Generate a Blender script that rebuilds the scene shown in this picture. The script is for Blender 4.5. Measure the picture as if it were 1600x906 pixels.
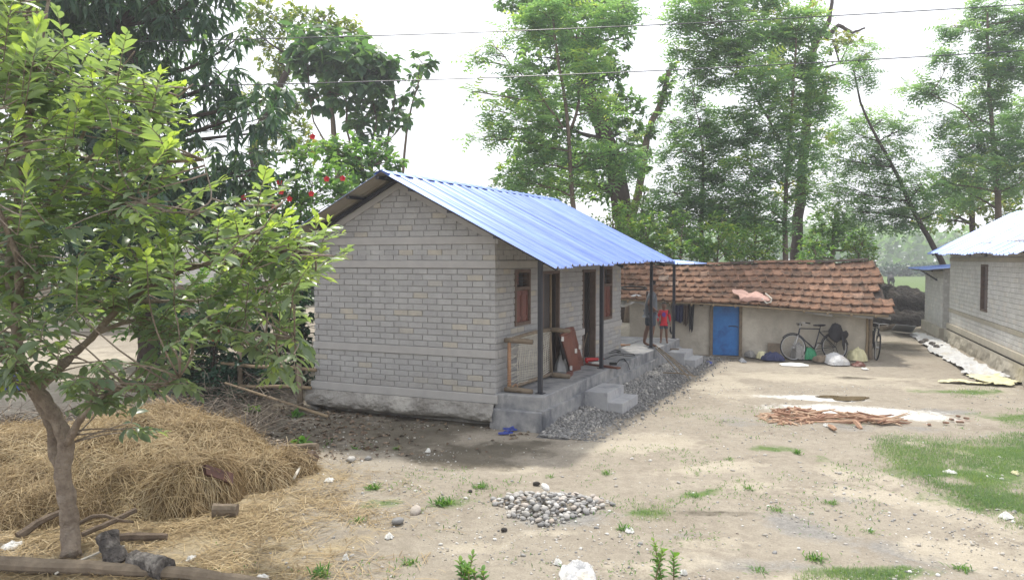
import bpy, bmesh, math, random
import numpy as np
from mathutils import Vector, Matrix, Euler
R = math.radians
scene = bpy.context.scene
for o in list(bpy.data.objects): bpy.data.objects.remove(o)
COL = scene.collection
rnd = random.Random(7)
rng = np.random.default_rng(7)

# ------------------------------------------------------------------ camera
F, H = 1215.0, 2.85                 # focal length in photo pixels (1600 wide), eye height
PIT = math.atan(48 / F)
cam_d = bpy.data.cameras.new('camera'); cam = bpy.data.objects.new('camera', cam_d); COL.objects.link(cam)
cam_d.sensor_width = 36; cam_d.lens = F / 1600 * 36; cam_d.clip_start = .1; cam_d.clip_end = 2000
cam.location = (0, 0, H); cam.rotation_euler = (math.pi / 2 - PIT, 0, 0)
scene.camera = cam
# ------------------------------------------------------------------ sky, sun, exposure
SUN_EL, SUN_AZ = R(62), R(-5)       # azimuth from +Y towards +X
w = bpy.data.worlds.new('World'); scene.world = w; w.use_nodes = True
nt = w.node_tree; nt.nodes.clear()
out = nt.nodes.new('ShaderNodeOutputWorld'); bg = nt.nodes.new('ShaderNodeBackground'); bg.inputs[1].default_value = .1
sky = nt.nodes.new('ShaderNodeTexSky'); sky.sky_type = 'NISHITA'; sky.sun_disc = False
sky.sun_elevation = SUN_EL; sky.sun_rotation = SUN_AZ; sky.air_density = 1; sky.dust_density = 3; sky.altitude = 100
tc = nt.nodes.new('ShaderNodeTexCoord'); nz = nt.nodes.new('ShaderNodeTexNoise'); nz.inputs['Scale'].default_value = 2.2; nz.inputs['Detail'].default_value = 6
rp = nt.nodes.new('ShaderNodeValToRGB'); rp.color_ramp.elements[0].position = .3; rp.color_ramp.elements[1].position = .7
rp.color_ramp.elements[0].color = (8.0, 8.2, 8.7, 1); rp.color_ramp.elements[1].color = (9.2, 9.2, 9.4, 1)   # bright milky cloud veil
mx = nt.nodes.new('ShaderNodeMixRGB'); mx.inputs[0].default_value = .82
nt.links.new(tc.outputs['Generated'], nz.inputs['Vector']); nt.links.new(nz.outputs['Fac'], rp.inputs[0])
nt.links.new(sky.outputs[0], mx.inputs[1]); nt.links.new(rp.outputs[0], mx.inputs[2])
nt.links.new(mx.outputs[0], bg.inputs[0]); nt.links.new(bg.outputs[0], out.inputs[0])
sd = bpy.data.lights.new('sun', 'SUN'); sun = bpy.data.objects.new('sun', sd); COL.objects.link(sun)
sd.energy = 2.15; sd.angle = R(4.); sd.color = (1, .95, .86)
sv = Vector((math.sin(SUN_AZ) * math.cos(SUN_EL), math.cos(SUN_AZ) * math.cos(SUN_EL), math.sin(SUN_EL)))
sun.rotation_euler = sv.to_track_quat('Z', 'Y').to_euler()
scene.view_settings.view_transform = 'Standard'; scene.view_settings.look = 'None'
scene.view_settings.exposure = .97; scene.view_settings.gamma = 1
scene.render.engine = 'CYCLES'
scene.cycles.max_bounces = 6; scene.cycles.transmission_bounces = 4; scene.cycles.diffuse_bounces = 3

# ------------------------------------------------------------------ helpers
def ray(px, py):
    u = (px - 800) / F; v = (453 - py) / F
    return Vector((u, math.cos(PIT) + v * math.sin(PIT), -math.sin(PIT) + v * math.cos(PIT)))
def gp(px, py, z=0.):                       # place on the level z seen at a photo position
    d = ray(px, py); t = (z - H) / d.z
    return Vector((0, 0, H)) + d * t
def dp(px, py, Y):                          # place at distance Y
    d = ray(px, py); return Vector((0, 0, H)) + d * (Y / d.y)

def tag(o, label=None, cat=None, group=None, kind=None):
    for k, v in (('label', label), ('category', cat), ('group', group), ('kind', kind)):
        if v: o[k] = v
    return o
def thing(name, label, cat, loc=(0, 0, 0), rz=0, group=None):
    o = bpy.data.objects.new(name, None); COL.objects.link(o); o.empty_display_size = .2
    o.location = loc; o.rotation_euler = (0, 0, rz)
    return tag(o, label, cat, group)
def world_m(o):
    m = Matrix.Translation(o.location) @ o.rotation_euler.to_matrix().to_4x4() @ Matrix.Diagonal((*o.scale, 1))
    return world_m(o.parent) @ m if o.parent else m
def link(name, me, parent=None, loc=(0, 0, 0), rot=(0, 0, 0), scale=(1, 1, 1)):
    o = bpy.data.objects.new(name, me); COL.objects.link(o)
    if parent: o.parent = parent
    o.location = loc; o.rotation_euler = rot; o.scale = scale
    return o
def copy_tree(o, parent=None):
    c = o.copy(); COL.objects.link(c)
    if parent: c.parent = parent
    for ch in [x for x in bpy.data.objects if x.parent == o and x != c]: copy_tree(ch, c)
    return c

class MB:
    """collects shapes; build() links them as ONE mesh object"""
    def __init__(s): s.v = []; s.f = []; s.m = []
    def add(s, vs, fs, mi=0):
        n = len(s.v); s.v += [tuple(v) for v in vs]; s.f += [tuple(n + i for i in f) for f in fs]; s.m += [mi] * len(fs); return s
    def box(s, c, d, M=None, mi=0, bev=0.):
        x, y, z = d[0] / 2, d[1] / 2, d[2] / 2; c = Vector(c)
        if bev > 0:
            vs = []; 
            for sx in (-1, 1):
                for sy in (-1, 1):
                    for sz in (-1, 1):
                        b = bev
                        vs += [(sx * x, sy * (y - b), sz * (z - b)), (sx * (x - b), sy * y, sz * (z - b)), (sx * (x - b), sy * (y - b), sz * z)]
            bm = bmesh.new(); bv = [bm.verts.new(v) for v in vs]
            r = bmesh.ops.convex_hull(bm, input=bv); bm.verts.index_update()
            vs = [v.co.copy() for v in bm.verts]; fs = [[v.index for v in f.verts] for f in bm.faces]; bm.free()
        else:
            vs = [Vector((sx * x, sy * y, sz * z)) for sx in (-1, 1) for sy in (-1, 1) for sz in (-1, 1)]
            fs = [(0, 1, 3, 2), (4, 6, 7, 5), (0, 4, 5, 1), (2, 3, 7, 6), (0, 2, 6, 4), (1, 5, 7, 3)]
        vs = [((M @ Vector(v)) if M else Vector(v)) + c for v in vs]
        return s.add(vs, fs, mi)
    def bar(s, a, b, w_, h_=None, up=(0, 0, 1), mi=0):        # box from a to b
        a, b = Vector(a), Vector(b); d = b - a; L = d.length; x = d.normalized(); upv = Vector(up)
        y = upv.cross(x); y = y.normalized() if y.length > 1e-4 else Vector((0, 1, 0)).cross(x).normalized(); z = x.cross(y)
        M = Matrix((x, y, z)).transposed()
        return s.box((a + b) / 2, (L, w_, h_ or w_), M, mi)
    def tube(s, pts, rad, n=8, cap=True, mi=0):
        pts = [Vector(p) for p in pts]
        if not hasattr(rad, '__len__'): rad = [rad] * len(pts)
        rings = []; prev = None
        for i, p in enumerate(pts):
            t = (pts[min(i + 1, len(pts) - 1)] - pts[max(i - 1, 0)])
            t = t.normalized() if t.length > 1e-9 else Vector((0, 0, 1))
            if prev is None: prev = Vector((0, 0, 1)) if abs(t.z) < .9 else Vector((1, 0, 0))
            x = (prev - t * prev.dot(t)); x = x.normalized() if x.length > 1e-6 else t.orthogonal().normalized()
            prev = x; y = t.cross(x)
            rings.append([p + (x * math.cos(2 * math.pi * k / n) + y * math.sin(2 * math.pi * k / n)) * rad[i] for k in range(n)])
        vs = [v for r in rings for v in r]; fs = []
        for i in range(len(pts) - 1):
            for k in range(n):
                a = i * n + k; b = i * n + (k + 1) % n; fs.append((a, b, b + n, a + n))
        if cap: fs += [tuple(range(n - 1, -1, -1)), tuple((len(pts) - 1) * n + k for k in range(n))]
        return s.add(vs, fs, mi)
    def jitter(s, amp, freq, seed=3):                       # rough up every vertex with smooth noise
        v = np.array(s.v, float); q = v * freq + 31.7
        d = np.stack([vnoise(q[:, (k + 1) % 3] + q[:, k] * .37, q[:, (k + 2) % 3] - q[:, k] * .41, seed + k, 3) - .5 for k in range(3)], 1) * 2 * amp
        s.v = [tuple(x) for x in (v + d)]; return s
    def slab(s, q, th, mi=0):                               # quad corners extruded against its normal
        q = [Vector(p) for p in q]; nrm = (q[1] - q[0]).cross(q[3] - q[0]).normalized()
        b = [p - nrm * th for p in q]
        return s.add(q + b, [(0, 1, 2, 3), (7, 6, 5, 4), (0, 4, 5, 1), (1, 5, 6, 2), (2, 6, 7, 3), (3, 7, 4, 0)], mi)
    def ball(s, c, r, rot=None, seg=2, jit=0., mi=0):
        bm = bmesh.new(); bmesh.ops.create_icosphere(bm, subdivisions=seg, radius=1); rr = r if hasattr(r, '__len__') else (r, r, r)
        vs = []
        for v in bm.verts:
            q = v.co * (1 + rnd.uniform(-jit, jit)); q = Vector((q.x * rr[0], q.y * rr[1], q.z * rr[2]))
            if rot: q = rot @ q
            vs.append(q + Vector(c))
        bm.verts.index_update(); fs = [[v.index for v in f.verts] for f in bm.faces]; bm.free()
        return s.add(vs, fs, mi)
    def mesh(s, name, mats, smooth=False):
        me = bpy.data.meshes.new(name); me.from_pydata(s.v, [], s.f)
        for m in (mats if isinstance(mats, (list, tuple)) else [mats]): me.materials.append(m)
        if any(s.m): me.polygons.foreach_set('material_index', s.m)
        if smooth: me.polygons.foreach_set('use_smooth', [True] * len(s.f))
        me.update(); return me
    def build(s, name, mats, parent=None, smooth=False, local=False, kind=None):
        if parent is not None and not local:
            mi = world_m(parent).inverted(); s.v = [tuple(mi @ Vector(v)) for v in s.v]
        o = link(name, s.mesh(name, mats, smooth), parent)
        if kind: o['kind'] = kind
        return o
def single(name, label, cat, mb, mats, base, smooth=False, group=None, kind=None):
    """a top-level thing that is one mesh, its origin at base (shapes given in world places)"""
    b = Vector(base); mb.v = [tuple(Vector(v) - b) for v in mb.v]
    o = link(name, mb.mesh(name, mats, smooth), None, b)
    return tag(o, label, cat, group, kind)

def np_mesh(name, V, Fc, mats, parent=None, attrs=None, smooth=False, kind=None, mi=None, local=False):
    """one mesh from arrays: V (n,3), Fc (m,k)"""
    V = np.asarray(V, dtype=np.float64)
    if parent is not None and not local:
        m = np.array(world_m(parent).inverted()); V = V @ m[:3, :3].T + m[:3, 3]
    me = bpy.data.meshes.new(name); n, (m_, k) = len(V), Fc.shape
    me.vertices.add(n); me.vertices.foreach_set('co', V.astype(np.float32).ravel())
    me.loops.add(m_ * k); me.loops.foreach_set('vertex_index', Fc.astype(np.int32).ravel())
    me.polygons.add(m_); me.polygons.foreach_set('loop_start', np.arange(0, m_ * k, k, dtype=np.int32))
    if mi is not None: me.polygons.foreach_set('material_index', np.asarray(mi, dtype=np.int32))
    if smooth: me.polygons.foreach_set('use_smooth', np.ones(m_, dtype=bool))
    for mm in (mats if isinstance(mats, (list, tuple)) else [mats]): me.materials.append(mm)
    for an, av in (attrs or {}).items():
        at = me.attributes.new(an, 'FLOAT', 'POINT'); at.data.foreach_set('value', np.asarray(av, dtype=np.float32))
    me.update(calc_edges=True); me.validate()
    o = link(name, me, parent)
    if kind: o['kind'] = kind
    return o

# ------------------------------------------------------------------ materials
class NT:
    def __init__(s, name):
        s.mat = bpy.data.materials.new(name); s.mat.use_nodes = True; s.t = s.mat.node_tree; s.t.nodes.clear()
        s.out = s.n('ShaderNodeOutputMaterial')
    def n(s, typ, **kw):
        x = s.t.nodes.new(typ)
        for k, v in kw.items(): setattr(x, k, v)
        return x
    def l(s, a, b): s.t.links.new(a, b)
    def noise(s, scale, detail=4, rough=.55, vec=None, dist=0.):
        x = s.n('ShaderNodeTexNoise'); x.inputs['Scale'].default_value = scale; x.inputs['Detail'].default_value = detail
        x.inputs['Roughness'].default_value = rough; x.inputs['Distortion'].default_value = dist
        if vec is not None: s.l(vec, x.inputs['Vector'])
        return x.outputs['Fac']
    def ramp(s, fac, stops):
        x = s.n('ShaderNodeValToRGB'); e = x.color_ramp.elements
        while len(e) < len(stops): e.new(.5)
        for i, (p, c) in enumerate(stops): e[i].position = p; e[i].color = (*c, 1) if hasattr(c, '__len__') else (c, c, c, 1)
        s.l(fac, x.inputs[0]); return x.outputs[0]
    def mix(s, fac, a, b, mode='MIX'):
        x = s.n('ShaderNodeMixRGB', blend_type=mode)
        for i, v in enumerate((fac, a, b)):
            if isinstance(v, bpy.types.NodeSocket): s.l(v, x.inputs[i])
            elif hasattr(v, '__len__'): x.inputs[i].default_value = (*v, 1)
            else: x.inputs[i].default_value = v if i == 0 else (v, v, v, 1)
        return x.outputs[0]
    def math(s, op, a, b=0., clamp=False):
        x = s.n('ShaderNodeMath', operation=op, use_clamp=clamp)
        for i, v in enumerate((a, b)):
            if isinstance(v, bpy.types.NodeSocket): s.l(v, x.inputs[i])
            else: x.inputs[i].default_value = v
        return x.outputs[0]
    def attr(s, name): x = s.n('ShaderNodeAttribute'); x.attribute_name = name; return x.outputs['Fac']
    def bsdf(s, col, rough=.8, metal=0., spec=.3, bump=None, bstr=.3, bdist=.02, trans=None, tfac=.3, coat=0.):
        b = s.n('ShaderNodeBsdfPrincipled')
        for k, v in (('Base Color', col), ('Roughness', rough), ('Metallic', metal), ('Specular IOR Level', spec)):
            if isinstance(v, bpy.types.NodeSocket): s.l(v, b.inputs[k])
            else: b.inputs[k].default_value = (*v, 1) if hasattr(v, '__len__') else v
        if coat: b.inputs['Coat Weight'].default_value = coat
        if bump is not None:
            bp = s.n('ShaderNodeBump'); bp.inputs['Strength'].default_value = bstr; bp.inputs['Distance'].default_value = bdist
            s.l(bump, bp.inputs['Height']); s.l(bp.outputs[0], b.inputs['Normal'])
        if trans is not None:
            t = s.n('ShaderNodeBsdfTranslucent'); m = s.n('ShaderNodeMixShader'); m.inputs[0].default_value = tfac
            if isinstance(trans, bpy.types.NodeSocket): s.l(trans, t.inputs[0])
            else: t.inputs[0].default_value = (*trans, 1)
            s.l(b.outputs[0], m.inputs[1]); s.l(t.outputs[0], m.inputs[2]); s.l(m.outputs[0], s.out.inputs[0])
        else: s.l(b.outputs[0], s.out.inputs[0])
        return s.mat
def pm(name, c1, c2=None, scale=6., rough=.8, bump=.3, bscale=40., var=0., metal=0., spec=.3, c3=None, bdist=.01):
    """painted / plain surface: two tones broken by noise, grain relief, optional per-object variation"""
    t = NT(name); co = t.n('ShaderNodeTexCoord').outputs['Object']
    c2 = c2 or tuple(x * .75 for x in c1)
    col = t.mix(t.ramp(t.noise(scale, 6, .6, co), [(.3, 0), (.7, 1)]), c1, c2)
    if c3: col = t.mix(t.ramp(t.noise(scale * .37, 5, .65, co), [(.52, 0), (.66, 1)]), col, c3)
    if var:
        oi = t.n('ShaderNodeObjectInfo').outputs['Random']; isl = t.n('ShaderNodeNewGeometry').outputs['Random Per Island']
        r_ = t.math('FRACT', t.math('ADD', oi, isl))
        col = t.mix(1., col, t.ramp(r_, [(0, 1 - var), (1, 1 + var)]), 'MULTIPLY')
    return t.bsdf(col, rough, metal, spec, t.noise(bscale, 5, .6, co) if bump else None, bump, bdist)

M = {}
def brick_mat(name, a, b, yellow):
    t = NT(name); co = t.n('ShaderNodeTexCoord').outputs['Object']
    oi = t.n('ShaderNodeObjectInfo').outputs['Random']; isl = t.n('ShaderNodeNewGeometry').outputs['Random Per Island']
    r_ = t.math('FRACT', t.math('ADD', oi, isl)); r2 = t.math('FRACT', t.math('MULTIPLY', r_, 17.3))
    col = t.ramp(r_, [(0, a), (.55, b), (.9, tuple(x * 1.06 for x in b)), (.93, yellow), (1, tuple(x * 1.08 for x in yellow))])
    wn = t.n('ShaderNodeNewGeometry').outputs['Position']
    col = t.mix(t.ramp(t.noise(3.1, 6, .65, wn), [(.38, 0), (.72, .55)]), col, tuple(x * .72 for x in a))
    col = t.mix(1., col, t.ramp(t.noise(60, 3, .7, wn), [(.3, .86), (.7, 1.1)]), 'MULTIPLY')
    sx = t.n('ShaderNodeSeparateXYZ'); t.l(wn, sx.inputs[0])
    hi = t.math('SUBTRACT', 1.25, t.math('ADD', sx.outputs[2], t.math('MULTIPLY', t.noise(2.6, 5, .65, wn), .8)), True)
    col = t.mix(t.math('MULTIPLY', hi, .7), col, (.27, .235, .19))
    col = t.mix(t.ramp(t.noise(9, 6, .7, wn), [(.55, 0), (.70, .55)]), col, tuple(x * .95 for x in b))
    return t.bsdf(col, .92, 0, .15, t.noise(55, 5, .7, wn), .5, .012)
M['brick'] = brick_mat('grey cement brick', (.36, .355, .352), (.39, .384, .376), (.43, .395, .335))
M['brick_pale'] = brick_mat('pale cement block', (.58, .57, .545), (.63, .62, .59), (.63, .60, .55))
M['mortar'] = pm('mortar', (.335, .328, .32), (.275, .27, .264), 8, .95, .6, 60)
M['mortar_pale'] = pm('pale mortar', (.52, .51, .48), (.45, .44, .41), 8, .95, .6, 60)
M['concrete'] = pm('plain concrete', (.34, .325, .31), (.25, .24, .235), 3, .9, .4, 50, c3=(.40, .385, .36))
M['band'] = pm('cast concrete band', (.40, .385, .37), (.34, .33, .32), 4, .9, .4, 45)
M['screed'] = pm('bluish grey cement screed', (.17, .175, .19), (.34, .335, .325), 4.5, .75, .5, 24, c3=(.12, .125, .14))
M['step'] = pm('bluish cement step', (.31, .315, .335), (.42, .415, .41), 5, .8, .35, 30, c3=(.22, .225, .24))
M['rubble'] = pm('rough rubble footing', (.35, .335, .31), (.22, .205, .185), 4, .95, 1., 14, c3=(.42, .40, .365), bdist=.06)
M['plaster_pale'] = pm('pale plinth plaster', (.46, .42, .34), (.36, .33, .27), 3, .9, .4, 30)
def sheet_mat(name, a, b):
    t = NT(name); g = t.n('ShaderNodeNewGeometry'); co = t.n('ShaderNodeTexCoord').outputs['Object']
    oi = t.n('ShaderNodeObjectInfo').outputs['Random']
    mp = t.n('ShaderNodeMapping'); mp.inputs['Scale'].default_value = (1, 14, 1); t.l(co, mp.inputs[0])
    col = t.mix(t.ramp(t.noise(1.2, 4, .6, mp.outputs[0]), [(.35, 0), (.7, 1)]), a, b)
    col = t.mix(1., col, t.ramp(oi, [(0, .82), (1, 1.15)]), 'MULTIPLY')
    return t.bsdf(col, t.ramp(t.noise(3, 4, .6, co), [(.3, .34), (.7, .50)]), .25, .5, t.noise(5, 2, .5, co), .12, .01)
M['sheet'] = sheet_mat('blue painted roofing sheet', (.15, .245, .62), (.235, .335, .68))
M['sheet_in'] = pm('bare underside of roofing sheet', (.36, .33, .28), (.28, .26, .22), 3, .6, .2, 20)
M['steel'] = pm('dark painted steel', (.016, .019, .028), (.024, .026, .034), 8, .45, .15, 60, spec=.5)
M['wood_red'] = pm('reddish varnished wood', (.17, .062, .042), (.115, .042, .03), 5, .5, .25, 30, spec=.4)
M['wood_frame'] = pm('brown timber frame', (.155, .11, .085), (.10, .07, .055), 6, .7, .3, 30)
M['wood_old'] = pm('weathered wood', (.25, .20, .145), (.14, .11, .08), 7, .9, .6, 35)
M['bamboo'] = pm('old bamboo', (.30, .23, .14), (.20, .15, .10), 9, .75, .3, 30)
M['dark_leaf'] = pm('dark door leaf', (.045, .04, .04), (.06, .05, .045), 4, .6, .2, 20)
M['charred'] = pm('charred grey log', (.19, .17, .155), (.04, .036, .034), 13, .95, 1., 30, c3=(.36, .33, .295), bdist=.06)
M['bark'] = pm('grey brown bark', (.19, .145, .105), (.10, .075, .055), 9, .9, .8, 22, bdist=.02)
M['bark_guava'] = pm('smooth mottled bark', (.33, .27, .21), (.17, .13, .10), 11, .85, .9, 26, c3=(.38, .33, .275), bdist=.05)
M['bark_dark'] = pm('dark bark', (.075, .055, .042), (.04, .03, .025), 9, .9, .8, 22)
M['rope'] = pm('pale rope', (.58, .55, .48), (.44, .41, .35), 12, .9, .2, 60)
M['rope_orange'] = pm('orange rope', (.40, .245, .15), (.31, .18, .11), 12, .9, .2, 60)
M['mud'] = pm('mud plaster wall', (.50, .455, .38), (.37, .335, .28), 2.2, .95, .7, 12, c3=(.56, .52, .44), bdist=.03)
M['blue_door'] = pm('blue door paint', (.022, .14, .42), (.03, .19, .50), 5, .55, .3, 20, c3=(.02, .10, .32), spec=.4)
def tile_mat():
    t = NT('fired clay tile'); g = t.n('ShaderNodeNewGeometry'); wn = g.outputs['Position']
    oi = t.n('ShaderNodeObjectInfo').outputs['Random']
    col = t.ramp(oi, [(0, (.155, .088, .056)), (.4, (.205, .114, .072)), (.75, (.25, .14, .09)), (.93, (.31, .18, .12)), (1, (.31, .24, .19))])
    col = t.mix(t.ramp(t.noise(3.5, 7, .7, wn), [(.44, 0), (.64, .9)]), col, (.07, .052, .04))
    col = t.mix(t.ramp(t.noise(17, 4, .7, wn), [(.55, 0), (.75, .5)]), col, (.42, .28, .20))
    return t.bsdf(col, .9, 0, .2, t.noise(30, 5, .7, wn), .5, .02)
M['tile'] = tile_mat()
M['plastic_white'] = pm('white woven plastic', (.62, .62, .61), (.50, .50, .50), 7, .6, .8, 11, c3=(.52, .48, .41), bdist=.05)
M['plastic_yellow'] = pm('yellowish plastic sheet', (.70, .66, .42), (.60, .56, .34), 7, .6, .4, 14)
M['plastic_green'] = pm('green woven plastic', (.03, .20, .09), (.05, .27, .14), 7, .6, .4, 14)
M['plastic_blue'] = pm('blue plastic', (.03, .05, .26), (.05, .08, .34), 6, .4, .2, 30, spec=.5)
M['cloth_pink'] = pm('faded pink cloth', (.56, .36, .30), (.46, .29, .24), 6, .9, .3, 40)
M['cloth_navy'] = pm('navy cloth', (.028, .035, .085), (.05, .055, .11), 6, .9, .3, 40)
M['cloth_dark'] = pm('dark cloth', (.02, .02, .024), (.035, .033, .036), 6, .9, .3, 40)
M['cloth_brown'] = pm('patterned brown cloth', (.17, .12, .09), (.06, .045, .04), 26, .9, .3, 40)
M['shirt_grey'] = pm('checked grey shirt', (.15, .165, .185), (.10, .11, .13), 30, .9, .3, 40)
M['shorts_grey'] = pm('blue grey shorts', (.062, .075, .10), (.045, .055, .075), 8, .9, .3, 40)
M['shirt_red'] = pm('red shirt', (.50, .025, .04), (.38, .018, .03), 8, .85, .3, 40)
M['print_blue'] = pm('blue shirt print', (.09, .05, .30), (.14, .04, .22), 30, .85, .2, 40)
M['skin'] = pm('brown skin', (.17, .092, .062), (.14, .075, .05), 8, .55, .1, 60, spec=.4)
M['hair'] = pm('black hair', (.008, .007, .007), (.015, .013, .012), 30, .6, .4, 90)
M['eye'] = pm('eye white', (.55, .53, .5), None, 8, .4, 0)
M['tyre'] = pm('black rubber', (.018, .018, .019), (.03, .03, .03), 12, .8, .2, 60)
M['chrome'] = pm('dull chrome', (.55, .55, .56), (.40, .39, .38), 12, .35, .1, 60, metal=.85, spec=.5)
M['stone'] = None
M['ember'] = pm('red plastic', (.45, .03, .03), None, 8, .5, .1)
M['paper'] = pm('pale paper', (.70, .69, .66), (.6, .59, .55), 10, .8, .3, 20)
M['water'] = pm('muddy puddle water', (.14, .105, .055), (.16, .12, .065), 3, .06, 0, spec=.6)
M['manure'] = pm('dark heaped dung', (.055, .047, .042), (.02, .018, .017), 4, .95, 1., 9, c3=(.10, .085, .072), bdist=.12)
M['grey_sheet'] = pm('grey metal sheet', (.33, .34, .36), (.24, .25, .27), 4, .5, .2, 20, metal=.3)
M['asbestos'] = pm('old grey roof', (.30, .29, .27), (.22, .21, .20), 3, .9, .3, 20)
def stone_mat(name, stops):
    t = NT(name); wn = t.n('ShaderNodeNewGeometry').outputs['Position']
    oi = t.n('ShaderNodeObjectInfo').outputs['Random']; isl = t.n('ShaderNodeNewGeometry').outputs['Random Per Island']
    col = t.ramp(t.math('FRACT', t.math('ADD', oi, isl)), stops)
    col = t.mix(1., col, t.ramp(t.noise(25, 5, .65, wn), [(.3, .8), (.7, 1.15)]), 'MULTIPLY')
    return t.bsdf(col, .8, 0, .3, t.noise(50, 4, .6, wn), .35, .01)
M['stone'] = stone_mat('river stone', [(0, (.20, .198, .195)), (.3, (.32, .312, .30)), (.55, (.40, .385, .36)), (.75, (.46, .435, .395)), (.88, (.40, .335, .28)), (.97, (.62, .61, .585))])
M['gravel'] = stone_mat('grey gravel', [(0, (.16, .158, .155)), (.4, (.23, .226, .22)), (.7, (.28, .275, .262)), (.9, (.34, .32, .29)), (.98, (.44, .42, .39))])
M['chip'] = stone_mat('pale chips', [(0, (.30, .27, .225)), (.4, (.46, .43, .38)), (.75, (.62, .60, .56)), (1, (.74, .72, .68))])
M['stick'] = stone_mat('split firewood', [(0, (.20, .10, .065)), (.35, (.33, .19, .125)), (.7, (.45, .29, .195)), (1, (.54, .40, .28))])
M['twig'] = stone_mat('dry twigs', [(0, (.10, .08, .065)), (.5, (.19, .155, .12)), (1, (.28, .24, .19))])
def straw_mat():
    t = NT('dry rice straw'); r_ = t.attr('tint'); wn = t.n('ShaderNodeNewGeometry').outputs['Position']
    col = t.ramp(r_, [(0, (.17, .115, .055)), (.35, (.34, .25, .13)), (.75, (.48, .37, .21)), (1, (.60, .50, .32))])
    col = t.mix(1., col, t.ramp(t.noise(2.5, 4, .6, wn), [(.35, .78), (.65, 1.1)]), 'MULTIPLY')
    return t.bsdf(col, .65, 0, .3, trans=(.45, .32, .14), tfac=.18)
M['straw'] = straw_mat()
M['straw_core'] = pm('matted straw', (.22, .145, .065), (.12, .078, .036), 9, .95, 1., 30, bdist=.05)
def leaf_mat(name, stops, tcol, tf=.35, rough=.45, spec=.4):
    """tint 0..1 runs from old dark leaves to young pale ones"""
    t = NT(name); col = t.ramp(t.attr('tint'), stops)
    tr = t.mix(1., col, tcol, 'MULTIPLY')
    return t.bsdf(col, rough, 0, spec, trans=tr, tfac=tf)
TC = (2.1, 2.3, .9)
M['guava'] = leaf_mat('guava leaf', [(0, (.10, .145, .11)), (.45, (.165, .215, .145)), (.75, (.225, .295, .115)), (1, (.33, .39, .11))], TC, .45, .34, .6)
M['mango'] = leaf_mat('dark glossy leaf', [(0, (0.037, 0.081, 0.056)), (.6, (0.071, 0.137, 0.078)), (1, (0.134, 0.201, 0.079))], TC, .40, .32, .6)
M['feather'] = leaf_mat('fine feathery leaf', [(0, (0.091, 0.165, 0.112)), (.5, (0.152, 0.244, 0.152)), (.9, (0.213, 0.311, 0.152)), (1, (0.293, 0.342, 0.134))], TC, .52, .6, .25)
M['broad'] = leaf_mat('broad green leaf', [(0, (0.051, 0.112, 0.051)), (.5, (0.104, 0.195, 0.071)), (.9, (0.171, 0.262, 0.085)), (1, (0.256, 0.299, 0.085))], TC, .48, .5, .35)
M['yellowleaf'] = leaf_mat('yellowing leaf', [(0, (0.067, 0.128, 0.043)), (.5, (0.134, 0.195, 0.055)), (1, (0.317, 0.293, 0.073))], TC, .38, .55, .3)
M['teak'] = leaf_mat('large dark leaf', [(0, (0.041, 0.093, 0.061)), (.6, (0.081, 0.152, 0.083)), (1, (0.134, 0.207, 0.085))], TC, .45, .5, .35)
M['hibiscus'] = leaf_mat('bright shrub leaf', [(0, (.045, .10, .042)), (.5, (.085, .165, .06)), (1, (.14, .225, .07))], TC, .45, .35, .5)
M['shrub_dark'] = leaf_mat('dark shrub leaf', [(0, (0.012, 0.042, 0.026)), (.6, (0.024, 0.072, 0.041)), (1, (0.048, 0.108, 0.054))], TC, .22, .38, .5)
M['grass'] = leaf_mat('short lawn grass', [(0, (.09, .15, .075)), (.5, (.135, .215, .10)), (1, (.24, .29, .14))], TC, .35, .6, .25)
M['weed'] = leaf_mat('weed leaf', [(0, (.05, .12, .03)), (.5, (.09, .20, .045)), (1, (.20, .29, .07))], TC, .35, .5, .3)
M['petal'] = pm('red petal', (.62, .03, .03), (.5, .015, .025), 8, .6, 0)

# ------------------------------------------------------------------ the ground
_vg = {}
def vnoise(x, y, seed=0, octs=4):
    """smooth value noise on arrays"""
    out = np.zeros_like(x, dtype=float); amp = 1.; tot = 0.
    for k in range(octs):
        g = _vg.get(seed + k * 31)
        if g is None: g = _vg[seed + k * 31] = np.random.default_rng(seed + k * 31).random((64, 64))
        xi = np.floor(x).astype(int); yi = np.floor(y).astype(int)
        fx = x - xi; fy = y - yi; fx = fx * fx * (3 - 2 * fx); fy = fy * fy * (3 - 2 * fy)
        a = g[xi % 64, yi % 64]; b = g[(xi + 1) % 64, yi % 64]; c = g[xi % 64, (yi + 1) % 64]; d = g[(xi + 1) % 64, (yi + 1) % 64]
        out += amp * ((a * (1 - fx) + b * fx) * (1 - fy) + (c * (1 - fx) + d * fx) * fy); tot += amp
        x = x * 2.03 + 7.1; y = y * 2.03 + 3.7; amp *= .5
    return out / tot
def blob(X, Y, px, py, rx, ry, rot=0., soft=.5):
    """soft elliptical patch lying on the ground at a photo position, metres"""
    c = gp(px, py); a = R(rot); dx = X - c.x; dy = Y - c.y
    u = (dx * math.cos(a) + dy * math.sin(a)) / rx; v = (-dx * math.sin(a) + dy * math.cos(a)) / ry
    return np.clip((1.25 - np.sqrt(u * u + v * v)) / soft * .5, 0, 1)
xs = np.concatenate([-np.geomspace(900, 14, 26)[:-1], np.arange(-14, 20.5, .095), np.geomspace(21, 900, 26)])
ys = np.concatenate([[-60, -30, -15, -5, 0, 3], np.arange(5, 36, .095), np.geomspace(36.3, 1100, 34)])
GX, GY = np.meshgrid(xs, ys)
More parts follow.
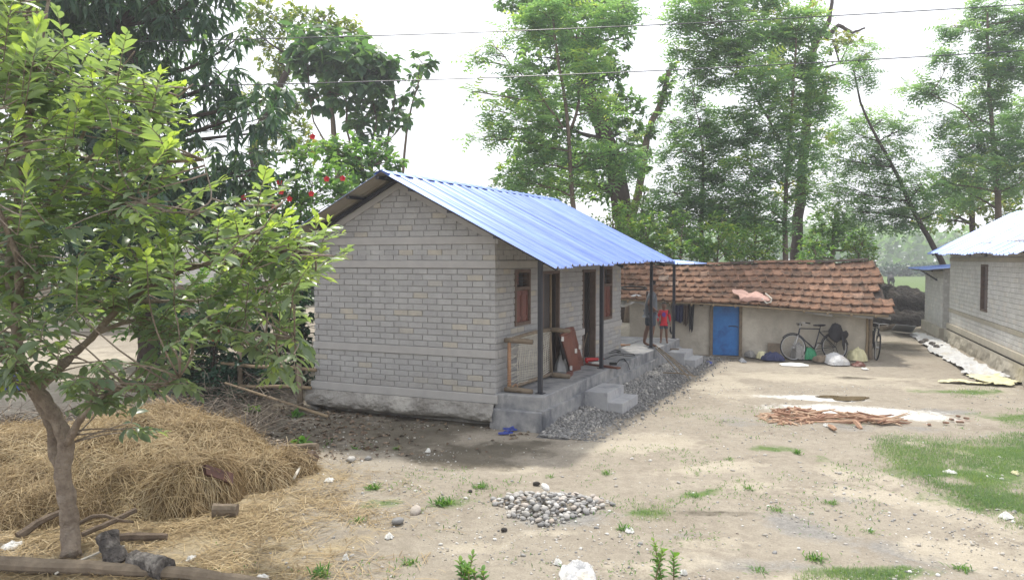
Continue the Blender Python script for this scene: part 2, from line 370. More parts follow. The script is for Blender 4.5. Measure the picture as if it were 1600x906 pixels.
def ground_z(X, Y):
    near = np.clip((46 - Y) / 10, 0, 1)
    z = (vnoise(X * .55 + 40, Y * .55 + 40, 3, 5) - .5) * .10 + (vnoise(X * 3 + 9, Y * 3 + 5, 8, 3) - .5) * .03
    h = np.zeros_like(X)
    a, b = gp(1270, 690), gp(1640, 925); L = math.hypot(b.x - a.x, b.y - a.y); ux, uy = (b.x - a.x) / L, (b.y - a.y) / L      # wheel ruts on the right
    al = (X - a.x) * ux + (Y - a.y) * uy; d = -(X - a.x) * uy + (Y - a.y) * ux + .12 * np.sin(al * 1.3); m = np.clip(al / .8, 0, 1) * np.clip((L - al) / .8, 0, 1)
    for o_ in (-.30, .10, .62): h = h + m * (-.035 * np.exp(-((d - o_) / .10) ** 2) + .016 * np.exp(-((d - o_ - .2) / .10) ** 2))
    return z * near - .012 + h
PATCH = dict(
    sand=[(1120, 605, 1.6, 1.6, 0), (1300, 590, 5, 1.5, -8), (1060, 690, 1.3, .9, 20), (960, 700, 1.1, .6, 0), (1400, 780, 2.2, .75, -40), (1530, 860, 1.8, .6, -42), (1350, 740, 1.4, .6, -20), (1180, 760, 1.0, .5, 0), (1480, 600, 2.2, 2.0, -60), (1560, 720, 1.0, 1.2, 0), (1120, 730, 1.4, .35, 10), (820, 730, .8, .5, 0), (1000, 880, 1.6, .35, 0), (760, 850, .7, .25, 0), (880, 830, .7, .2, 0), (130, 560, 3.5, 4.5, 0), (40, 600, 3, 3, 0), (1240, 900, 1.2, .3, 0), (1430, 690, .8, .5, 0), (1130, 840, 1.0, .3, 10)],
    damp_shade=[(600, 672, 2.5, 1.35, -22), (430, 680, 2.2, 1.6, 0), (760, 700, 1.2, .7, -15), (1200, 562, 3.0, .9, -16), (830, 692, .5, .4, 0), (370, 640, 2.4, 1.6, 0), (690, 712, 1.6, .6, -20), (1000, 590, .8, 4.4, -24), (400, 590, 3, 3, 0), (1330, 590, .6, .3, 0), (1120, 800, .6, .15, 0), (1400, 540, 1.5, 2, 0)],  # damp earth, with shade by gable, trees and eaves painted in
    straw=[(230, 840, 3.2, 1.7, 0), (60, 880, 3, 1.4, 0), (420, 790, 1.6, 1.1, 25), (480, 740, 1.0, .8, 0), (330, 890, 1.7, .6, 0), (120, 740, 3.5, 2, 0)],
    green=[(1500, 735, 1.9, .95, -18), (1420, 700, .9, .6, 0), (1580, 700, 1.1, .7, 20), (1570, 790, 1.0, .55, -30), (1010, 800, .42, .22, 0), (1330, 888, .9, .2, 0), (1590, 650, 1.2, .8, 0), (1500, 610, 1.2, .5, 0), (1290, 870, .3, .15, 0), (600, 780, .5, .3, 0), (700, 785, .4, .3, 0), (1090, 770, .7, .2, 30), (1200, 700, .6, .3, 0)],
    white=[(1335, 640, 1.9, .75, -12), (1265, 620, 1.1, .45, -10), (1425, 650, 1.1, .6, -15)],
    gravel=[(1200, 655, 1.8, .9, -6), (1380, 668, 1.8, .6, -6), (1280, 830, 1.6, .6, -35), (1180, 880, 1.2, .3, 0), (1480, 640, 1.2, .7, 0), (900, 810, 1.1, .6, 0), (1330, 780, .6, .2, 0), (1060, 830, .9, .25, 0)],
    red=[(1495, 655, .55, .28, 10), (1450, 662, .3, .2, 0)])
gat = {}
nb = (vnoise(GX * 1.6 + 11, GY * 1.6 + 5, 21, 5) - .5) * 1.3
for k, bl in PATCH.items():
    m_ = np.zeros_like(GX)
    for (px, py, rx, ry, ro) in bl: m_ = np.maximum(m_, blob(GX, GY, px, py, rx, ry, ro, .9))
    if k in ('white', 'damp_shade'): m_ = np.clip(m_ * 1.5, 0, 1)
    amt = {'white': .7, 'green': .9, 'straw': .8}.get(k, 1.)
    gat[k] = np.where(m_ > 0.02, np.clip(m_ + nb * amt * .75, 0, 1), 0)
gat['green'] = np.maximum(gat['green'], np.clip((GY - 46) / 8, 0, 1))
nY, nX = GX.shape; idx = np.arange(nY * nX).reshape(nY, nX)
GF = np.stack([idx[:-1, :-1], idx[:-1, 1:], idx[1:, 1:], idx[1:, :-1]], -1).reshape(-1, 4)
def ground_mat():
    t = NT('dry village yard earth'); co = t.n('ShaderNodeTexCoord').outputs['Object']
    n1 = t.noise(.9, 8, .65, co); n2 = t.noise(7, 7, .7, co); n3 = t.noise(45, 5, .7, co)
    col = t.mix(t.ramp(n1, [(.35, 0), (.65, 1)]), (.255, .220, .175), (.335, .298, .242))
    col = t.mix(t.ramp(n2, [(.42, 0), (.62, .6)]), col, (.385, .342, .275))
    def lay(col, at, c1, c2, sc=6.):
        f = t.math('ADD', t.attr(at), t.math('MULTIPLY', t.math('SUBTRACT', n2, .5), .9))
        f = t.math('MULTIPLY', t.ramp(f, [(.32, 0), (.62, 1)]), t.ramp(t.attr(at), [(.0, 0), (.12, 1)]))
        return t.mix(f, col, t.mix(t.ramp(t.noise(sc, 6, .65, co), [(.35, 0), (.65, 1)]), c1, c2))
    col = lay(col, 'gravel', (.215, .205, .19), (.31, .295, .27), 14)
    col = lay(col, 'sand', (.39, .345, .272), (.46, .41, .328), 2.5)
    col = lay(col, 'damp_shade', (.112, .098, .074), (.175, .153, .118), 2.)
    col = lay(col, 'red', (.36, .18, .12), (.42, .26, .19), 8)
    col = lay(col, 'straw', (.31, .25, .16), (.40, .33, .215), 9)
    col = lay(col, 'white', (.66, .645, .61), (.76, .75, .72), 5)
    col = lay(col, 'green', (.085, .15, .045), (.15, .20, .07), 9)
    col = t.mix(1., col, t.ramp(n3, [(.3, .80), (.7, 1.14)]), 'MULTIPLY')
    vor = t.n('ShaderNodeTexVoronoi'); vor.inputs['Scale'].default_value = 26; t.l(co, vor.inputs['Vector'])
    grit = t.ramp(vor.outputs['Distance'], [(.0, 1), (.16, 0)])
    hh = t.math('ADD', t.math('ADD', t.math('MULTIPLY', n2, 1.), t.math('MULTIPLY', n3, .35)), t.math('MULTIPLY', grit, .18))
    return t.bsdf(col, .95, 0, .15, hh, .75, .05)
M['ground'] = ground_mat()
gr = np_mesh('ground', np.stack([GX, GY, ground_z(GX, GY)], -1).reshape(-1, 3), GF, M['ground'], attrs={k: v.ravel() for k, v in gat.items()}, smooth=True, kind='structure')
def gz(x, y): return float(ground_z(np.array([x], float), np.array([y], float))[0])
# puddle
pc = gp(1318, 620); vs = []
for k in range(28):
    a = 2 * math.pi * k / 28; r_ = 1 + .22 * math.sin(3 * a + 1) + .12 * math.sin(5 * a)
    vs.append((pc.x + .46 * r_ * math.cos(a) - .12 * math.sin(a), pc.y + .30 * r_ * math.sin(a), 0))
pz = max(gz(v[0], v[1]) for v in vs) * .6 + gz(pc.x, pc.y) * .4 + .012
pb = MB(); pb.add([(x, y, pz) for x, y, z in vs], [tuple(range(28))]); pb.build('puddle', M['water'], kind='structure')

# ------------------------------------------------------------------ brick laying
def brick_mesh(name, L, h, d, bev, mat):
    mb = MB(); mb.box((0, 0, 0), (L, d, h), bev=bev); return mb.mesh(name, mat)
class Masonry:
    """bricks of one building: the 300 largest in view become objects, the rest one mesh per wall"""
    def __init__(s, root, mat, L=.285, h=.094, pitch=.1055, step=.30, d=.05):
        s.root, s.mat, s.L, s.h, s.pitch, s.step, s.d = root, mat, L, h, pitch, step, d
        s.rec = []; s.mesh = brick_mesh('brick', L, h, d, .006, mat)
    def lay(s, part, org, ax, z0, z1, a0, a1, holes=(), clip=None, ends='tooth', off=0):
        """org: wall face origin, ax: unit along; face normal is ax x z"""
        ax = Vector(ax).normalized(); nrm = ax.cross(Vector((0, 0, 1)))
        n = max(1, round((z1 - z0) / s.pitch)); p = (z1 - z0) / n
        for r_ in range(n):
            z = z0 + (r_ + .5) * p; segs = [(a0, a1)]
            for (h0, h1, b0, b1) in holes:
                if b0 < z < b1: segs = [q for (x, y) in segs for q in ((x, min(y, h0)), (max(x, h1), y)) if q[1] - q[0] > .03]
            for (x0, x1) in segs:
                if clip:
                    c0, c1 = clip(z); x0, x1 = max(x0, c0), min(x1, c1)
                    if x1 - x0 < .05: continue
                odd = (r_ + off) % 2; cuts = []; x = x0
                if ends == 'tooth' and odd and x0 == a0: cuts.append((x, x + .085)); x += .085 + .022
                elif odd: cuts.append((x, x + s.L * .5)); x += s.step * .5
                else: pass
                end = x1
                if ends == 'tooth' and odd and x1 == a1: end = x1 - .107
                while x < end - .02:
                    e = min(x + s.L, end)
                    if end - e < .06: e = end
                    cuts.append((x, e)); x = e + .012
                if end < x1: cuts.append((x1 - .085, x1))
                for (p0, p1) in cuts:
                    if p1 - p0 < .03: continue
                    c = Vector(org) + ax * ((p0 + p1) / 2 + rnd.uniform(-.002, .002)) + nrm * (-s.d / 2 + rnd.uniform(-.003, .003)) + Vector((0, 0, z + rnd.uniform(-.0025, .0025)))
                    s.rec.append((part, c, math.atan2(ax.y, ax.x), (p1 - p0) / s.L, rnd.uniform(.955, 1.0), nrm))
    def finish(s, most=300):
        rm = world_m(s.root)
        def size(r_):
            wp = rm @ r_[1]; v = Vector((0, 0, H)) - wp; nn = (rm.to_3x3() @ r_[5]).normalized()
            px = 800 + F * wp.x / max(wp.y, .1)
            return (v.normalized().dot(nn) * r_[3] / v.length) if (v.dot(nn) > 0 and -20 < px < 1620) else -1
        s.rec.sort(key=size, reverse=True)
        rest = {}
        for i, (part, c, a, sx, sz, nrm) in enumerate(s.rec):
            if i < most and size(s.rec[i]) > 0: link('brick', s.mesh, part, c, (rnd.uniform(-.006, .006), 0, a + rnd.uniform(-.005, .005)), (sx, 1, sz))
            else: rest.setdefault(part.name, (part, []))[1].append((c, a, sx, sz))
        tv = np.array([v.co for v in s.mesh.vertices]); tf = [tuple(f.vertices) for f in s.mesh.polygons]
        for part, lst in rest.values():
            mb = MB()
            for c, a, sx, sz in lst:
                q = tv * np.array([sx, 1, sz]); ca, sa = math.cos(a), math.sin(a)
                q = np.stack([q[:, 0] * ca - q[:, 1] * sa + c.x, q[:, 0] * sa + q[:, 1] * ca + c.y, q[:, 2] + c.z], 1)
                mb.add(q.tolist(), tf)
            mb.build('brickwork', s.mat, part, local=True, kind='stuff')

# ------------------------------------------------------------------ the grey brick house (local: x towards the yard, y along the long side)
TH = R(24.4); FZ = .575
HC = gp(774, 614.5, FZ); HC.z = 0
house = thing('brick_house', 'grey brick house with blue corrugated roof and raised porch, in the middle of the yard', 'house', HC, -TH)
W_, D_ = 3.80, 7.45                       # gable width, long side
RS, RZ = -1.90, 4.35; SL = .5125           # ridge place, ridge height, roof slope
def roof_z(s_): return RZ - abs(s_ - RS) * SL
HS = dict(parent=house, local=True)
# backing walls (mortar shows in the joints); walls are boxes with openings left out
LW_HOLES = [(.80, 1.50, 1.65, 2.665), (2.09, 3.02, FZ, 2.62), (4.47, 5.36, FZ, 2.62), (5.95, 6.65, 1.39, 2.665)]
def wall_boxes(mb, org, ax, a0, a1, z0, z1, holes, th=.19, face=-.016):
    ax = Vector(ax); nrm = ax.cross(Vector((0, 0, 1))); xs_ = sorted({a0, a1, *[h[0] for h in holes], *[h[1] for h in holes]})
    for x0, x1 in zip(xs_[:-1], xs_[1:]):
        zz = [(z0, z1)]
        for h in holes:
            if h[0] <= x0 and h[1] >= x1: zz = [q for (p, r_) in zz for q in ((p, min(r_, h[2])), (max(p, h[3]), r_)) if q[1] - q[0] > 1e-3]
        for p, r_ in zz:
            c = Vector(org) + ax * (x0 + x1) / 2 + nrm * (face - th / 2) + Vector((0, 0, (p + r_) / 2))
            Mx = Matrix((ax, -nrm, (0, 0, 1))).transposed(); mb.box(c, (x1 - x0, th, r_ - p), Mx)
mb = MB(); wall_boxes(mb, (0, 0, 0), (0, 1, 0), .02, D_, .4, 3.24, LW_HOLES); wall_long = mb.build('wall', M['mortar'], **HS)
mb = MB(); wall_boxes(mb, (-W_, 0, 0), (1, 0, 0), .02, W_ - .02, .4, 3.24, [])
mb.add([(-W_ + .02, .016, 3.24), (-.02, .016, 3.24), (RS, .016, 4.22), (-W_ + .02, .2, 3.24), (-.02, .2, 3.24), (RS, .2, 4.22)], [(0, 1, 2), (5, 4, 3), (0, 2, 5, 3), (1, 4, 5, 2), (0, 3, 4, 1)])
wall_gable = mb.build('wall', M['mortar'], **HS)
mb = MB(); wall_boxes(mb, (-W_, D_, 0), (0, -1, 0), .02, D_ - .02, .4, 3.24, [(3, 3.9, 1.4, 2.6)]); wall_back = mb.build('wall', M['mortar'], **HS)
mb = MB(); wall_boxes(mb, (0, D_, 0), (-1, 0, 0), .02, W_ - .02, .4, 3.24, [])
mb.add([(-W_ + .02, D_ - .016, 3.24), (-.02, D_ - .016, 3.24), (RS, D_ - .016, 4.3), (-W_ + .02, D_ - .2, 3.24), (-.02, D_ - .2, 3.24), (RS, D_ - .2, 4.3)], [(2, 1, 0), (3, 4, 5), (3, 5, 2, 0), (2, 5, 4, 1), (1, 4, 3, 0)])
wall_far = mb.build('wall', M['mortar'], **HS)
ms = Masonry(house, M['brick'])
rows = [(.555, 1.165), (1.305, 2.69), (2.83, 3.105)]
for k, (z0, z1) in enumerate(rows):
    ms.lay(wall_gable, (-W_, 0, 0), (1, 0, 0), z0, z1, 0, W_, off=k)
    hl = [h for h in LW_HOLES]
    ms.lay(wall_long, (0, 0, 0), (0, 1, 0), z0, z1, .05, D_, holes=hl, off=k + 1)
def gclip(z):
    hw = max(0, (4.10 - z) / .5125); return (W_ / 2 - hw, W_ / 2 + hw)
ms.lay(wall_gable, (-W_, 0, 0), (1, 0, 0), 3.245, 4.08, 0, W_, clip=gclip, ends='plain')
ms.finish(300)
# cast bands round the house
def band_at(z0, z1, pr, holes=()):
    mb = MB(); mb.box((-W_ / 2, .05 - pr, (z0 + z1) / 2), (W_ + .03, .12, z1 - z0), bev=.006)
    segs = [(.112, D_ + .02)]
    for h in holes: segs = [q for (x, y) in segs for q in ((x, min(y, h[0])), (max(x, h[1]), y)) if q[1] - q[0] > .02]
    for a, b in segs: mb.box((-.05 + pr, (a + b) / 2, (z0 + z1) / 2), (.12, b - a, z1 - z0), bev=.006)
    mb.build('concrete_band', M['band'], **HS)
band_at(1.165, 1.30, .014, [LW_HOLES[1][:2], LW_HOLES[2][:2]])
band_at(2.695, 2.825, .014)
mb = MB(); mb.box((-W_ / 2, .05 - .012, 3.175), (W_ + .03, .12, .135), bev=.006); mb.build('concrete_band', M['band'], **HS)
mb = MB(); mb.box((-.046, D_ / 2 + .05, 3.175), (.12, D_ - .1, .13), bev=.006); mb.build('concrete_band', M['band'], **HS)
for sg in (-1, 1):                          # sloping caps on the gable
    q = lambda s_, dz: (RS + sg * s_, 0, 4.27 - s_ * SL + dz)
    a, b, c, d = [Vector(v) for v in (q(0, 0), q(1.96, 0), q(1.96, -.17), q(0, -.17))]
    mb = MB(); f = [v + Vector((0, -.012, 0)) for v in (a, b, c, d)]; k = [v + Vector((0, .2, 0)) for v in (a, b, c, d)]
    if sg > 0: mb.add(f + k, [(3, 2, 1, 0), (4, 5, 6, 7), (0, 1, 5, 4), (1, 2, 6, 5), (2, 3, 7, 6), (3, 0, 4, 7)])
    else: mb.add(f + k, [(0, 1, 2, 3), (7, 6, 5, 4), (4, 5, 1, 0), (5, 6, 2, 1), (6, 7, 3, 2), (7, 4, 0, 3)])
    mb.build('gable_coping', M['band'], **HS)
# footing: smooth plinth band over a ragged rubble skirt
mb = MB(); mb.box((-W_ / 2 - .01, .07, .474), (W_ + .12, .22, .15), bev=.008); mb.box((-W_ + .04, D_ / 2 + .1, .445), (.22, D_ - .1, .205)); mb.build('plinth', M['band'], **HS)
def rubble(p0, p1, out_, z0, z1, n=70, m=9, seed=1, name='footing', amp=.06, mat='rubble'):
    p0, p1 = Vector(p0), Vector(p1); nn = Vector(out_); vs, fs = [], []
    u = np.linspace(0, 1, n); L = (p1 - p0).length
    for j in range(m):
        v = j / (m - 1)
        for i in range(n):
            x = u[i] * L
            low = z0 + (vnoise(np.array([x * 1.7 + seed]), np.array([.3]), seed, 4)[0] - .5) * .16
            z = z1 + (low - z1) * v
            d = (vnoise(np.array([x * 3.1 + seed * 3]), np.array([z * 6.]), seed + 5, 5)[0] - .5) * amp * 2 * min(1, v * 4) + .075 * math.sin(math.pi * min(1, v * 1.1)) - .16 * max(0, v - .80) / .20
            vs.append(p0 + (p1 - p0) * u[i] + nn * d + Vector((0, 0, z)))
    for j in range(m - 1):
        for i in range(n - 1): a = j * n + i; fs.append((a + n, a + n + 1, a + 1, a))
    mb = MB(); mb.add(vs, fs); return mb.build(name, M[mat], smooth=False, **HS)
rubble((-W_ - .14, -.055, 0), (.0, -.055, 0), (0, -1, 0), .03, .402, 150, 14, 4, amp=.085)
rubble((-W_ - .09, D_, 0), (-W_ - .09, -.05, 0), (-1, 0, 0), .02, .402, 60, 8, 9)
mb = MB(); mb.box((-W_ / 2, D_ / 2, .17), (W_ - .25, D_ - .25, .33)); mb.build('core_fill', M['rubble'], **HS)
# porch floor and its lower ledge
FE = .865; FU = 10.45
mb = MB(); mb.box((FE / 2 - .01, FU / 2, .445), (FE + .02, FU, .26), bev=.012); mb.box((-W_ / 2 - .05, D_ + (FU - D_) / 2 + .02, .4655), (W_ - .06, FU - D_ - .04, .211), bev=.01)
mb.box((-W_ / 2, D_ / 2, .47), (W_ - .42, D_ - .42, .2)); mb.build('porch_floor', M['screed'], **HS)
mb = MB()
n = 44
for k in range(n):                          # ledge in short lengths with a broken upper edge
    a, b = FU * k / n - .04, FU * (k + 1) / n - .04
    t0 = .345 + .025 * (vnoise(np.array([k * .37]), np.array([2.]), 5, 3)[0] - .5) * 2; t1 = .345 + .025 * (vnoise(np.array([(k + 1) * .37]), np.array([2.]), 5, 3)[0] - .5) * 2
    e0 = FE + .065 + .012 * math.sin(k * .9); e1 = FE + .065 + .012 * math.sin((k + 1) * .9)
    mb.add([(FE - .1, a, -.15), (e0, a, -.15), (e1, b, -.15), (FE - .1, b, -.15), (FE - .1, a, t0 + .02), (e0, a, t0), (e1, b, t1), (FE - .1, b, t1 + .02)],
           [(1, 2, 6, 5), (4, 5, 6, 7)] + ([(0, 1, 5, 4)] if k == 0 else []) + ([(2, 3, 7, 6)] if k == n - 1 else []))
mb.box((.40, .30, .08), (.955, .76, .50), bev=.018); mb.box((-W_ / 2, FU - .2, .1), (W_ + .3, .3, .48)); mb.build('porch_ledge', M['screed'], **HS)
# steps
for (u0, u1) in ((1.93, 3.0), (8.66, 9.75)):
    mb = MB(); mb.box((.94 + .215, (u0 + u1) / 2, .13), (.45, u1 - u0, .50), bev=.008); mb.box((1.38 + .14, (u0 + u1) / 2 + .01, .04), (.285, u1 - u0 - .02, .32), bev=.008)
    mb.build('step', M['step'], **HS)
# posts and eave beam
for u in (.30, 3.66, 7.80, 10.40):
    mb = MB(); top = (roof_z(.70) - .07) if u < 8 else 2.78
    mb.box((.70, u, (FZ + top) / 2), (.075, .075, top - FZ), bev=.006); mb.box((.70, u, FZ + .006), (.14, .14, .012)); mb.build('post', M['steel'], **HS)
mb = MB(); mb.box((.70, 3.9, roof_z(.70) - .045), (.06, 8.6, .06)); mb.build('beam', M['steel'], **HS)
mb = MB(); mb.bar((.70, 7.8, 2.80), (.70, 10.5, 2.74), .05); mb.bar((.70, 10.4, 2.74), (-1.2, 10.4, 2.86), .05); mb.bar((.70, 7.84, 2.66), (.72, 8.9, 2.60), .03); mb.build('porch_frame', M['steel'], **HS)
# purlins, rafters, roof sheets
for s_ in (-2.0, -2.62, -3.5, -4.5, -1.35, -.6, .25, 1.05):
    mb = MB(); mb.bar((s_, -.53, roof_z(s_) - .045), (s_, D_ + .2, roof_z(s_) - .045 + .09), .07, .05, up=(0 if s_ < RS else 0, 0, 1)); mb.build('purlin', M['steel'], **HS)
for u in (-.06, 3.7, D_ - .1):
    for sg in (-1, 1):
        L_ = 3.05; mb = MB(); mb.bar((RS, u, roof_z(RS) - .10), (RS + sg * L_, u, roof_z(RS + L_) - .10), .05, .06); mb.build('rafter', M['steel'], **HS)
roof = MB().box((RS, D_ / 2 - .1, RZ - .09), (.05, D_ + .6, .05)).build('roof', M['steel'], **HS)
def sheet_mesh(L, drop, wd, pitch=.0762, amp=.011, sag=0., rib=True):
    """corrugated sheet, x down the slope, y across; two painted faces 3 mm apart"""
    nC = int(round(wd / pitch)); ny = nC * 4 + 1; nx = 7; V = []; 
    y = np.linspace(0, wd, ny); z = amp * np.clip(np.sin(2 * np.pi * y / pitch) * 1.5, -1, 1)
    if rib: z = z + np.where(np.abs(y - pitch * 1.2) < pitch * .62, .036, 0) + np.where(np.abs(y - wd * .55) < pitch * .62, .030, 0)
    for off in (0, -.003):
        for i in range(nx):
            t_ = i / (nx - 1); V.append(np.stack([np.full(ny, L * t_), y, z - drop * t_ + sag * math.sin(math.pi * t_) + off], 1))
    V = np.concatenate(V); F1 = []
    for i in range(nx - 1):
        for j in range(ny - 1): a = i * ny + j; F1.append((a, a + ny, a + ny + 1, a + 1))
    F1 = np.array(F1); F2 = F1[:, ::-1] + nx * ny; return V, np.concatenate([F1, F2]), np.array([0] * len(F1) + [1] * len(F2))
def roof_slope(parent, nsh, u0, wd, L, drop, org_s, org_z, sg, rise=0., jag=.03, mats=None):
    for k in range(nsh):
        l = L + rnd.uniform(-jag, jag); V, Fq, mi = sheet_mesh(l, drop * l / L, wd + .05, sag=rnd.uniform(-.012, .004))
        V[:, 1] += u0 + k * wd; V[:, 2] += org_z + rise * (V[:, 1] - u0) + .0045 * k % .009
        V[:, 0] = org_s + sg * V[:, 0]
        if sg < 0: Fq = Fq[:, ::-1]
        np_mesh('roof_sheet', V, Fq, mats or [M['sheet'], M['sheet_in']], parent, mi=mi, local=True, smooth=True)
roof_slope(roof, 11, -.57, .752, 3.20, 3.20 * SL, RS, RZ, 1, .012)
roof_slope(roof, 11, -.57, .752, 3.02, 3.02 * SL, RS, RZ, -1, .012)
mb = MB()                                   # ridge cap with scalloped edges
n = 60
for k in range(n):
    a, b = -.58 + 8.32 * k / n, -.58 + 8.32 * (k + 1) / n; e = .15 + .006 * (k % 2); za = RZ + .03 + .012 * (a + .57); zb = RZ + .03 + .012 * (b + .57)
    mb.add([(RS, a, za), (RS, b, zb), (RS + e, b, zb - e * .42 - .004), (RS + e, a, za - e * .42 - .004), (RS - e, b, zb - e * .42 - .004), (RS - e, a, za - e * .42 - .004)], [(1, 0, 3, 2), (0, 1, 4, 5)])
mb.build('ridge_cap', M['sheet'], roof, local=True)
V, Fq, mi = sheet_mesh(.88, .10, 4.1, pitch=.0762); V[:, 0] += .50; V[:, 1] += 7.62; V[:, 2] += 2.825
np_mesh('roof_sheet', V, Fq, [M['sheet'], M['sheet_in']], roof, mi=mi, local=True, smooth=True)['label'] = 'loose flat sheet over the far end of the porch'
# doors and windows
def frame(mb, u0, u1, z0, z1, wdt=.06, x0=-.12, x1=.018, sill=True):
    xc, dx = (x0 + x1) / 2, x1 - x0
    mb.box((xc, u0 + wdt / 2, (z0 + z1) / 2), (dx, wdt, z1 - z0)); mb.box((xc, u1 - wdt / 2, (z0 + z1) / 2), (dx, wdt, z1 - z0)); mb.box((xc - .002, (u0 + u1) / 2, z1 - wdt / 2), (dx, u1 - u0 - 2 * wdt, wdt))
    if sill: mb.box((xc - .002, (u0 + u1) / 2, z0 + wdt / 2), (dx, u1 - u0 - 2 * wdt, wdt))
def window(u0, u1, z0, z1):
    mb = MB(); frame(mb, u0, u1, z0, z1); zm = z0 + (z1 - z0) * .66; mb.box((-.05, (u0 + u1) / 2, zm), (.13, u1 - u0 - .12, .06)); wn = mb.build('window', M['wood_frame'], **HS)
    for k in range(4): m2 = MB(); m2.tube([(-.05, u0 + .06, zm + .07 + k * .06), (-.05, u1 - .06, zm + .07 + k * .06)], .006, 6); m2.build('window_bar', M['steel'], wn, local=True)
    um = (u0 + u1) / 2
    for a, b in ((u0 + .063, um - .002), (um + .002, u1 - .063)):
        m2 = MB(); m2.box((-.04, (a + b) / 2, (z0 + zm) / 2 + .01), (.03, b - a, zm - z0 - .10))
        for zz in (z0 + .14, zm - .1): m2.box((-.022, (a + b) / 2, zz), (.014, b - a - .01, .05))
        for q in (a + .03, b - .03): m2.box((-.021, q, (z0 + zm) / 2), (.012, .04, zm - z0 - .14))
        m2.build('shutter', M['wood_red'], wn, local=True)
    m2 = MB(); m2.box((-.1, um - .12, (zm + z1) / 2), (.02, .3, z1 - zm - .1)); m2.build('upper_shutter', M['wood_red'], wn, local=True)
window(.80, 1.50, 1.65, 2.665); window(5.95, 6.65, 1.39, 2.665)
mb = MB(); frame(mb, 2.09, 3.02, FZ, 2.62, sill=False); dr = mb.build('door', M['wood_frame'], **HS)
m2 = MB(); m2.box((-.085, 2.40, (FZ + 2.56) / 2), (.035, .48, 1.96)); m2.build('door_leaf', M['dark_leaf'], dr, local=True)
m2 = MB(); m2.box((-.05, 2.67, (FZ + 2.56) / 2), (.03, .035, 1.96)); m2.build('door_batten', M['bamboo'], dr, local=True)
m2 = MB(); m2.bar((-.05, 2.90, FZ), (-.42, 2.955, FZ), .03, .03); m2.box((-.30, 2.94, (FZ + 2.56) / 2), (.5, .035, 1.95)); m2.build('door_leaf', M['dark_leaf'], dr, local=True)
mb = MB(); frame(mb, 4.47, 5.36, FZ, 2.62, sill=False); dr = mb.build('door', M['wood_frame'], **HS)
m2 = MB(); m2.box((-.36, 5.275, (FZ + 2.56) / 2), (.44, .035, 1.95)); m2.build('door_leaf', M['dark_leaf'], dr, local=True)
mb = MB(); mb.box((.03, 4.06, 1.255), (.06, .80, .13), bev=.006); mb.build('concrete_band', M['band'], **HS)
# partitions keep the rooms dark
mb = MB(); mb.box((-W_ / 2, 3.85, 1.9), (W_ - .4, .12, 2.7)); mb.box((-W_ / 2, D_ / 2, 3.1), (W_ - .4, D_ - .4, .02)); mb.build('inner_wall', M['mortar'], **HS)
def hp(s_, u, z=FZ): return world_m(house) @ Vector((s_, u, z))      # a place on the house, in the world

# ------------------------------------------------------------------ the low mud house with clay tiles (local: x along the front to the right, y to the back)
HA = math.atan2(-.276, .961); HR = gp(1356, 562); HR.z = 0
hut = thing('mud_house', 'low mud walled house with clay tile roof and blue door behind the brick house', 'house', HR, HA)
XS = dict(parent=hut, local=True); HL = 6.75
def hw_(x, y, z): return world_m(hut) @ Vector((x, y, z))
def lumpy_wall(a, b, z0, z1f, outn, holes=(), th=.25, name='wall', nx=70, nz=16, seed=1, parent=hut, mat='mud', amp=.03):
    """hand-plastered wall as a wavy sheet with thickness; z1f(t) gives its top"""
    a, b = Vector(a), Vector(b); L = (b - a).length; ax = (b - a) / L; nn = Vector(outn); mb = MB(); vs = []
    us = sorted({round(i * L / nx, 3) for i in range(nx + 1)} | {h for q in holes for h in q[:2]})
    for off in (0, -th):
        for j in range(nz + 1):
            for x in us:
                t_ = x / L; z = z0 + (z1f(t_) - z0) * j / nz
                for q in holes:
                    if abs(z - q[3]) < (z1f(t_) - z0) / nz * .51: z = q[3]
                d = (vnoise(np.array([x * 1.3 + seed]), np.array([z * 1.3]), seed, 4)[0] - .5) * amp * 2
                vs.append(a + ax * x + nn * (d + off) + Vector((0, 0, z)))
    n = len(us); o = n * (nz + 1); fs = []
    def hole(i, j):
        x = (us[i] + us[i + 1]) / 2; z = z0 + (z1f(x / L) - z0) * (j + .5) / nz
        return any(q[0] < x < q[1] and q[2] < z < q[3] for q in holes)
    for j in range(nz):
        for i in range(n - 1):
            if hole(i, j): continue
            c = j * n + i; fs += [(c, c + 1, c + n + 1, c + n), (o + c + n, o + c + n + 1, o + c + 1, o + c)]
            for (di, dj, e) in ((1, 0, (c + 1, c + n + 1)), (-1, 0, (c + n, c)), (0, 1, (c + n + 1, c + n)), (0, -1, (c, c + 1))):
                ii, jj = i + di, j + dj
                if ii < 0 or ii >= n - 1 or jj < 0 or jj >= nz or hole(ii, jj): fs.append((e[1], e[0], o + e[0], o + e[1]))
    mb.add(vs, fs); return mb.build(name, M[mat], parent, local=True, smooth=False)
dL, dR = -HL + 0.0, 0
DX0, DX1 = -4.27, -3.52                     # door opening
lumpy_wall((-HL, 0, 0), (0, 0, 0), -.05, lambda t_: 1.86 - .26 * t_, (0, -1, 0), holes=[(HL + DX0, HL + DX1, -.2, 1.50)], seed=3)
lumpy_wall((0, 0, 0), (0, 4.2, 0), -.05, lambda t_: 1.60 + 1.0 * (1 - abs(2 * t_ - 1)), (1, 0, 0), seed=5, nx=30)
lumpy_wall((0, 4.2, 0), (-HL, 4.2, 0), -.05, lambda t_: 1.60 + .2 * t_, (0, 1, 0), seed=6, nx=20, nz=5)
lumpy_wall((-HL, 4.2, 0), (-HL, 0, 0), -.05, lambda t_: 1.8 + .8 * (1 - abs(2 * t_ - 1)), (-1, 0, 0), seed=7, nx=30)
mb = MB()
for x in (DX0 - .04, DX1 + .045): mb.box((x, -.03, .74), (.09, .14, 1.54), bev=.01)
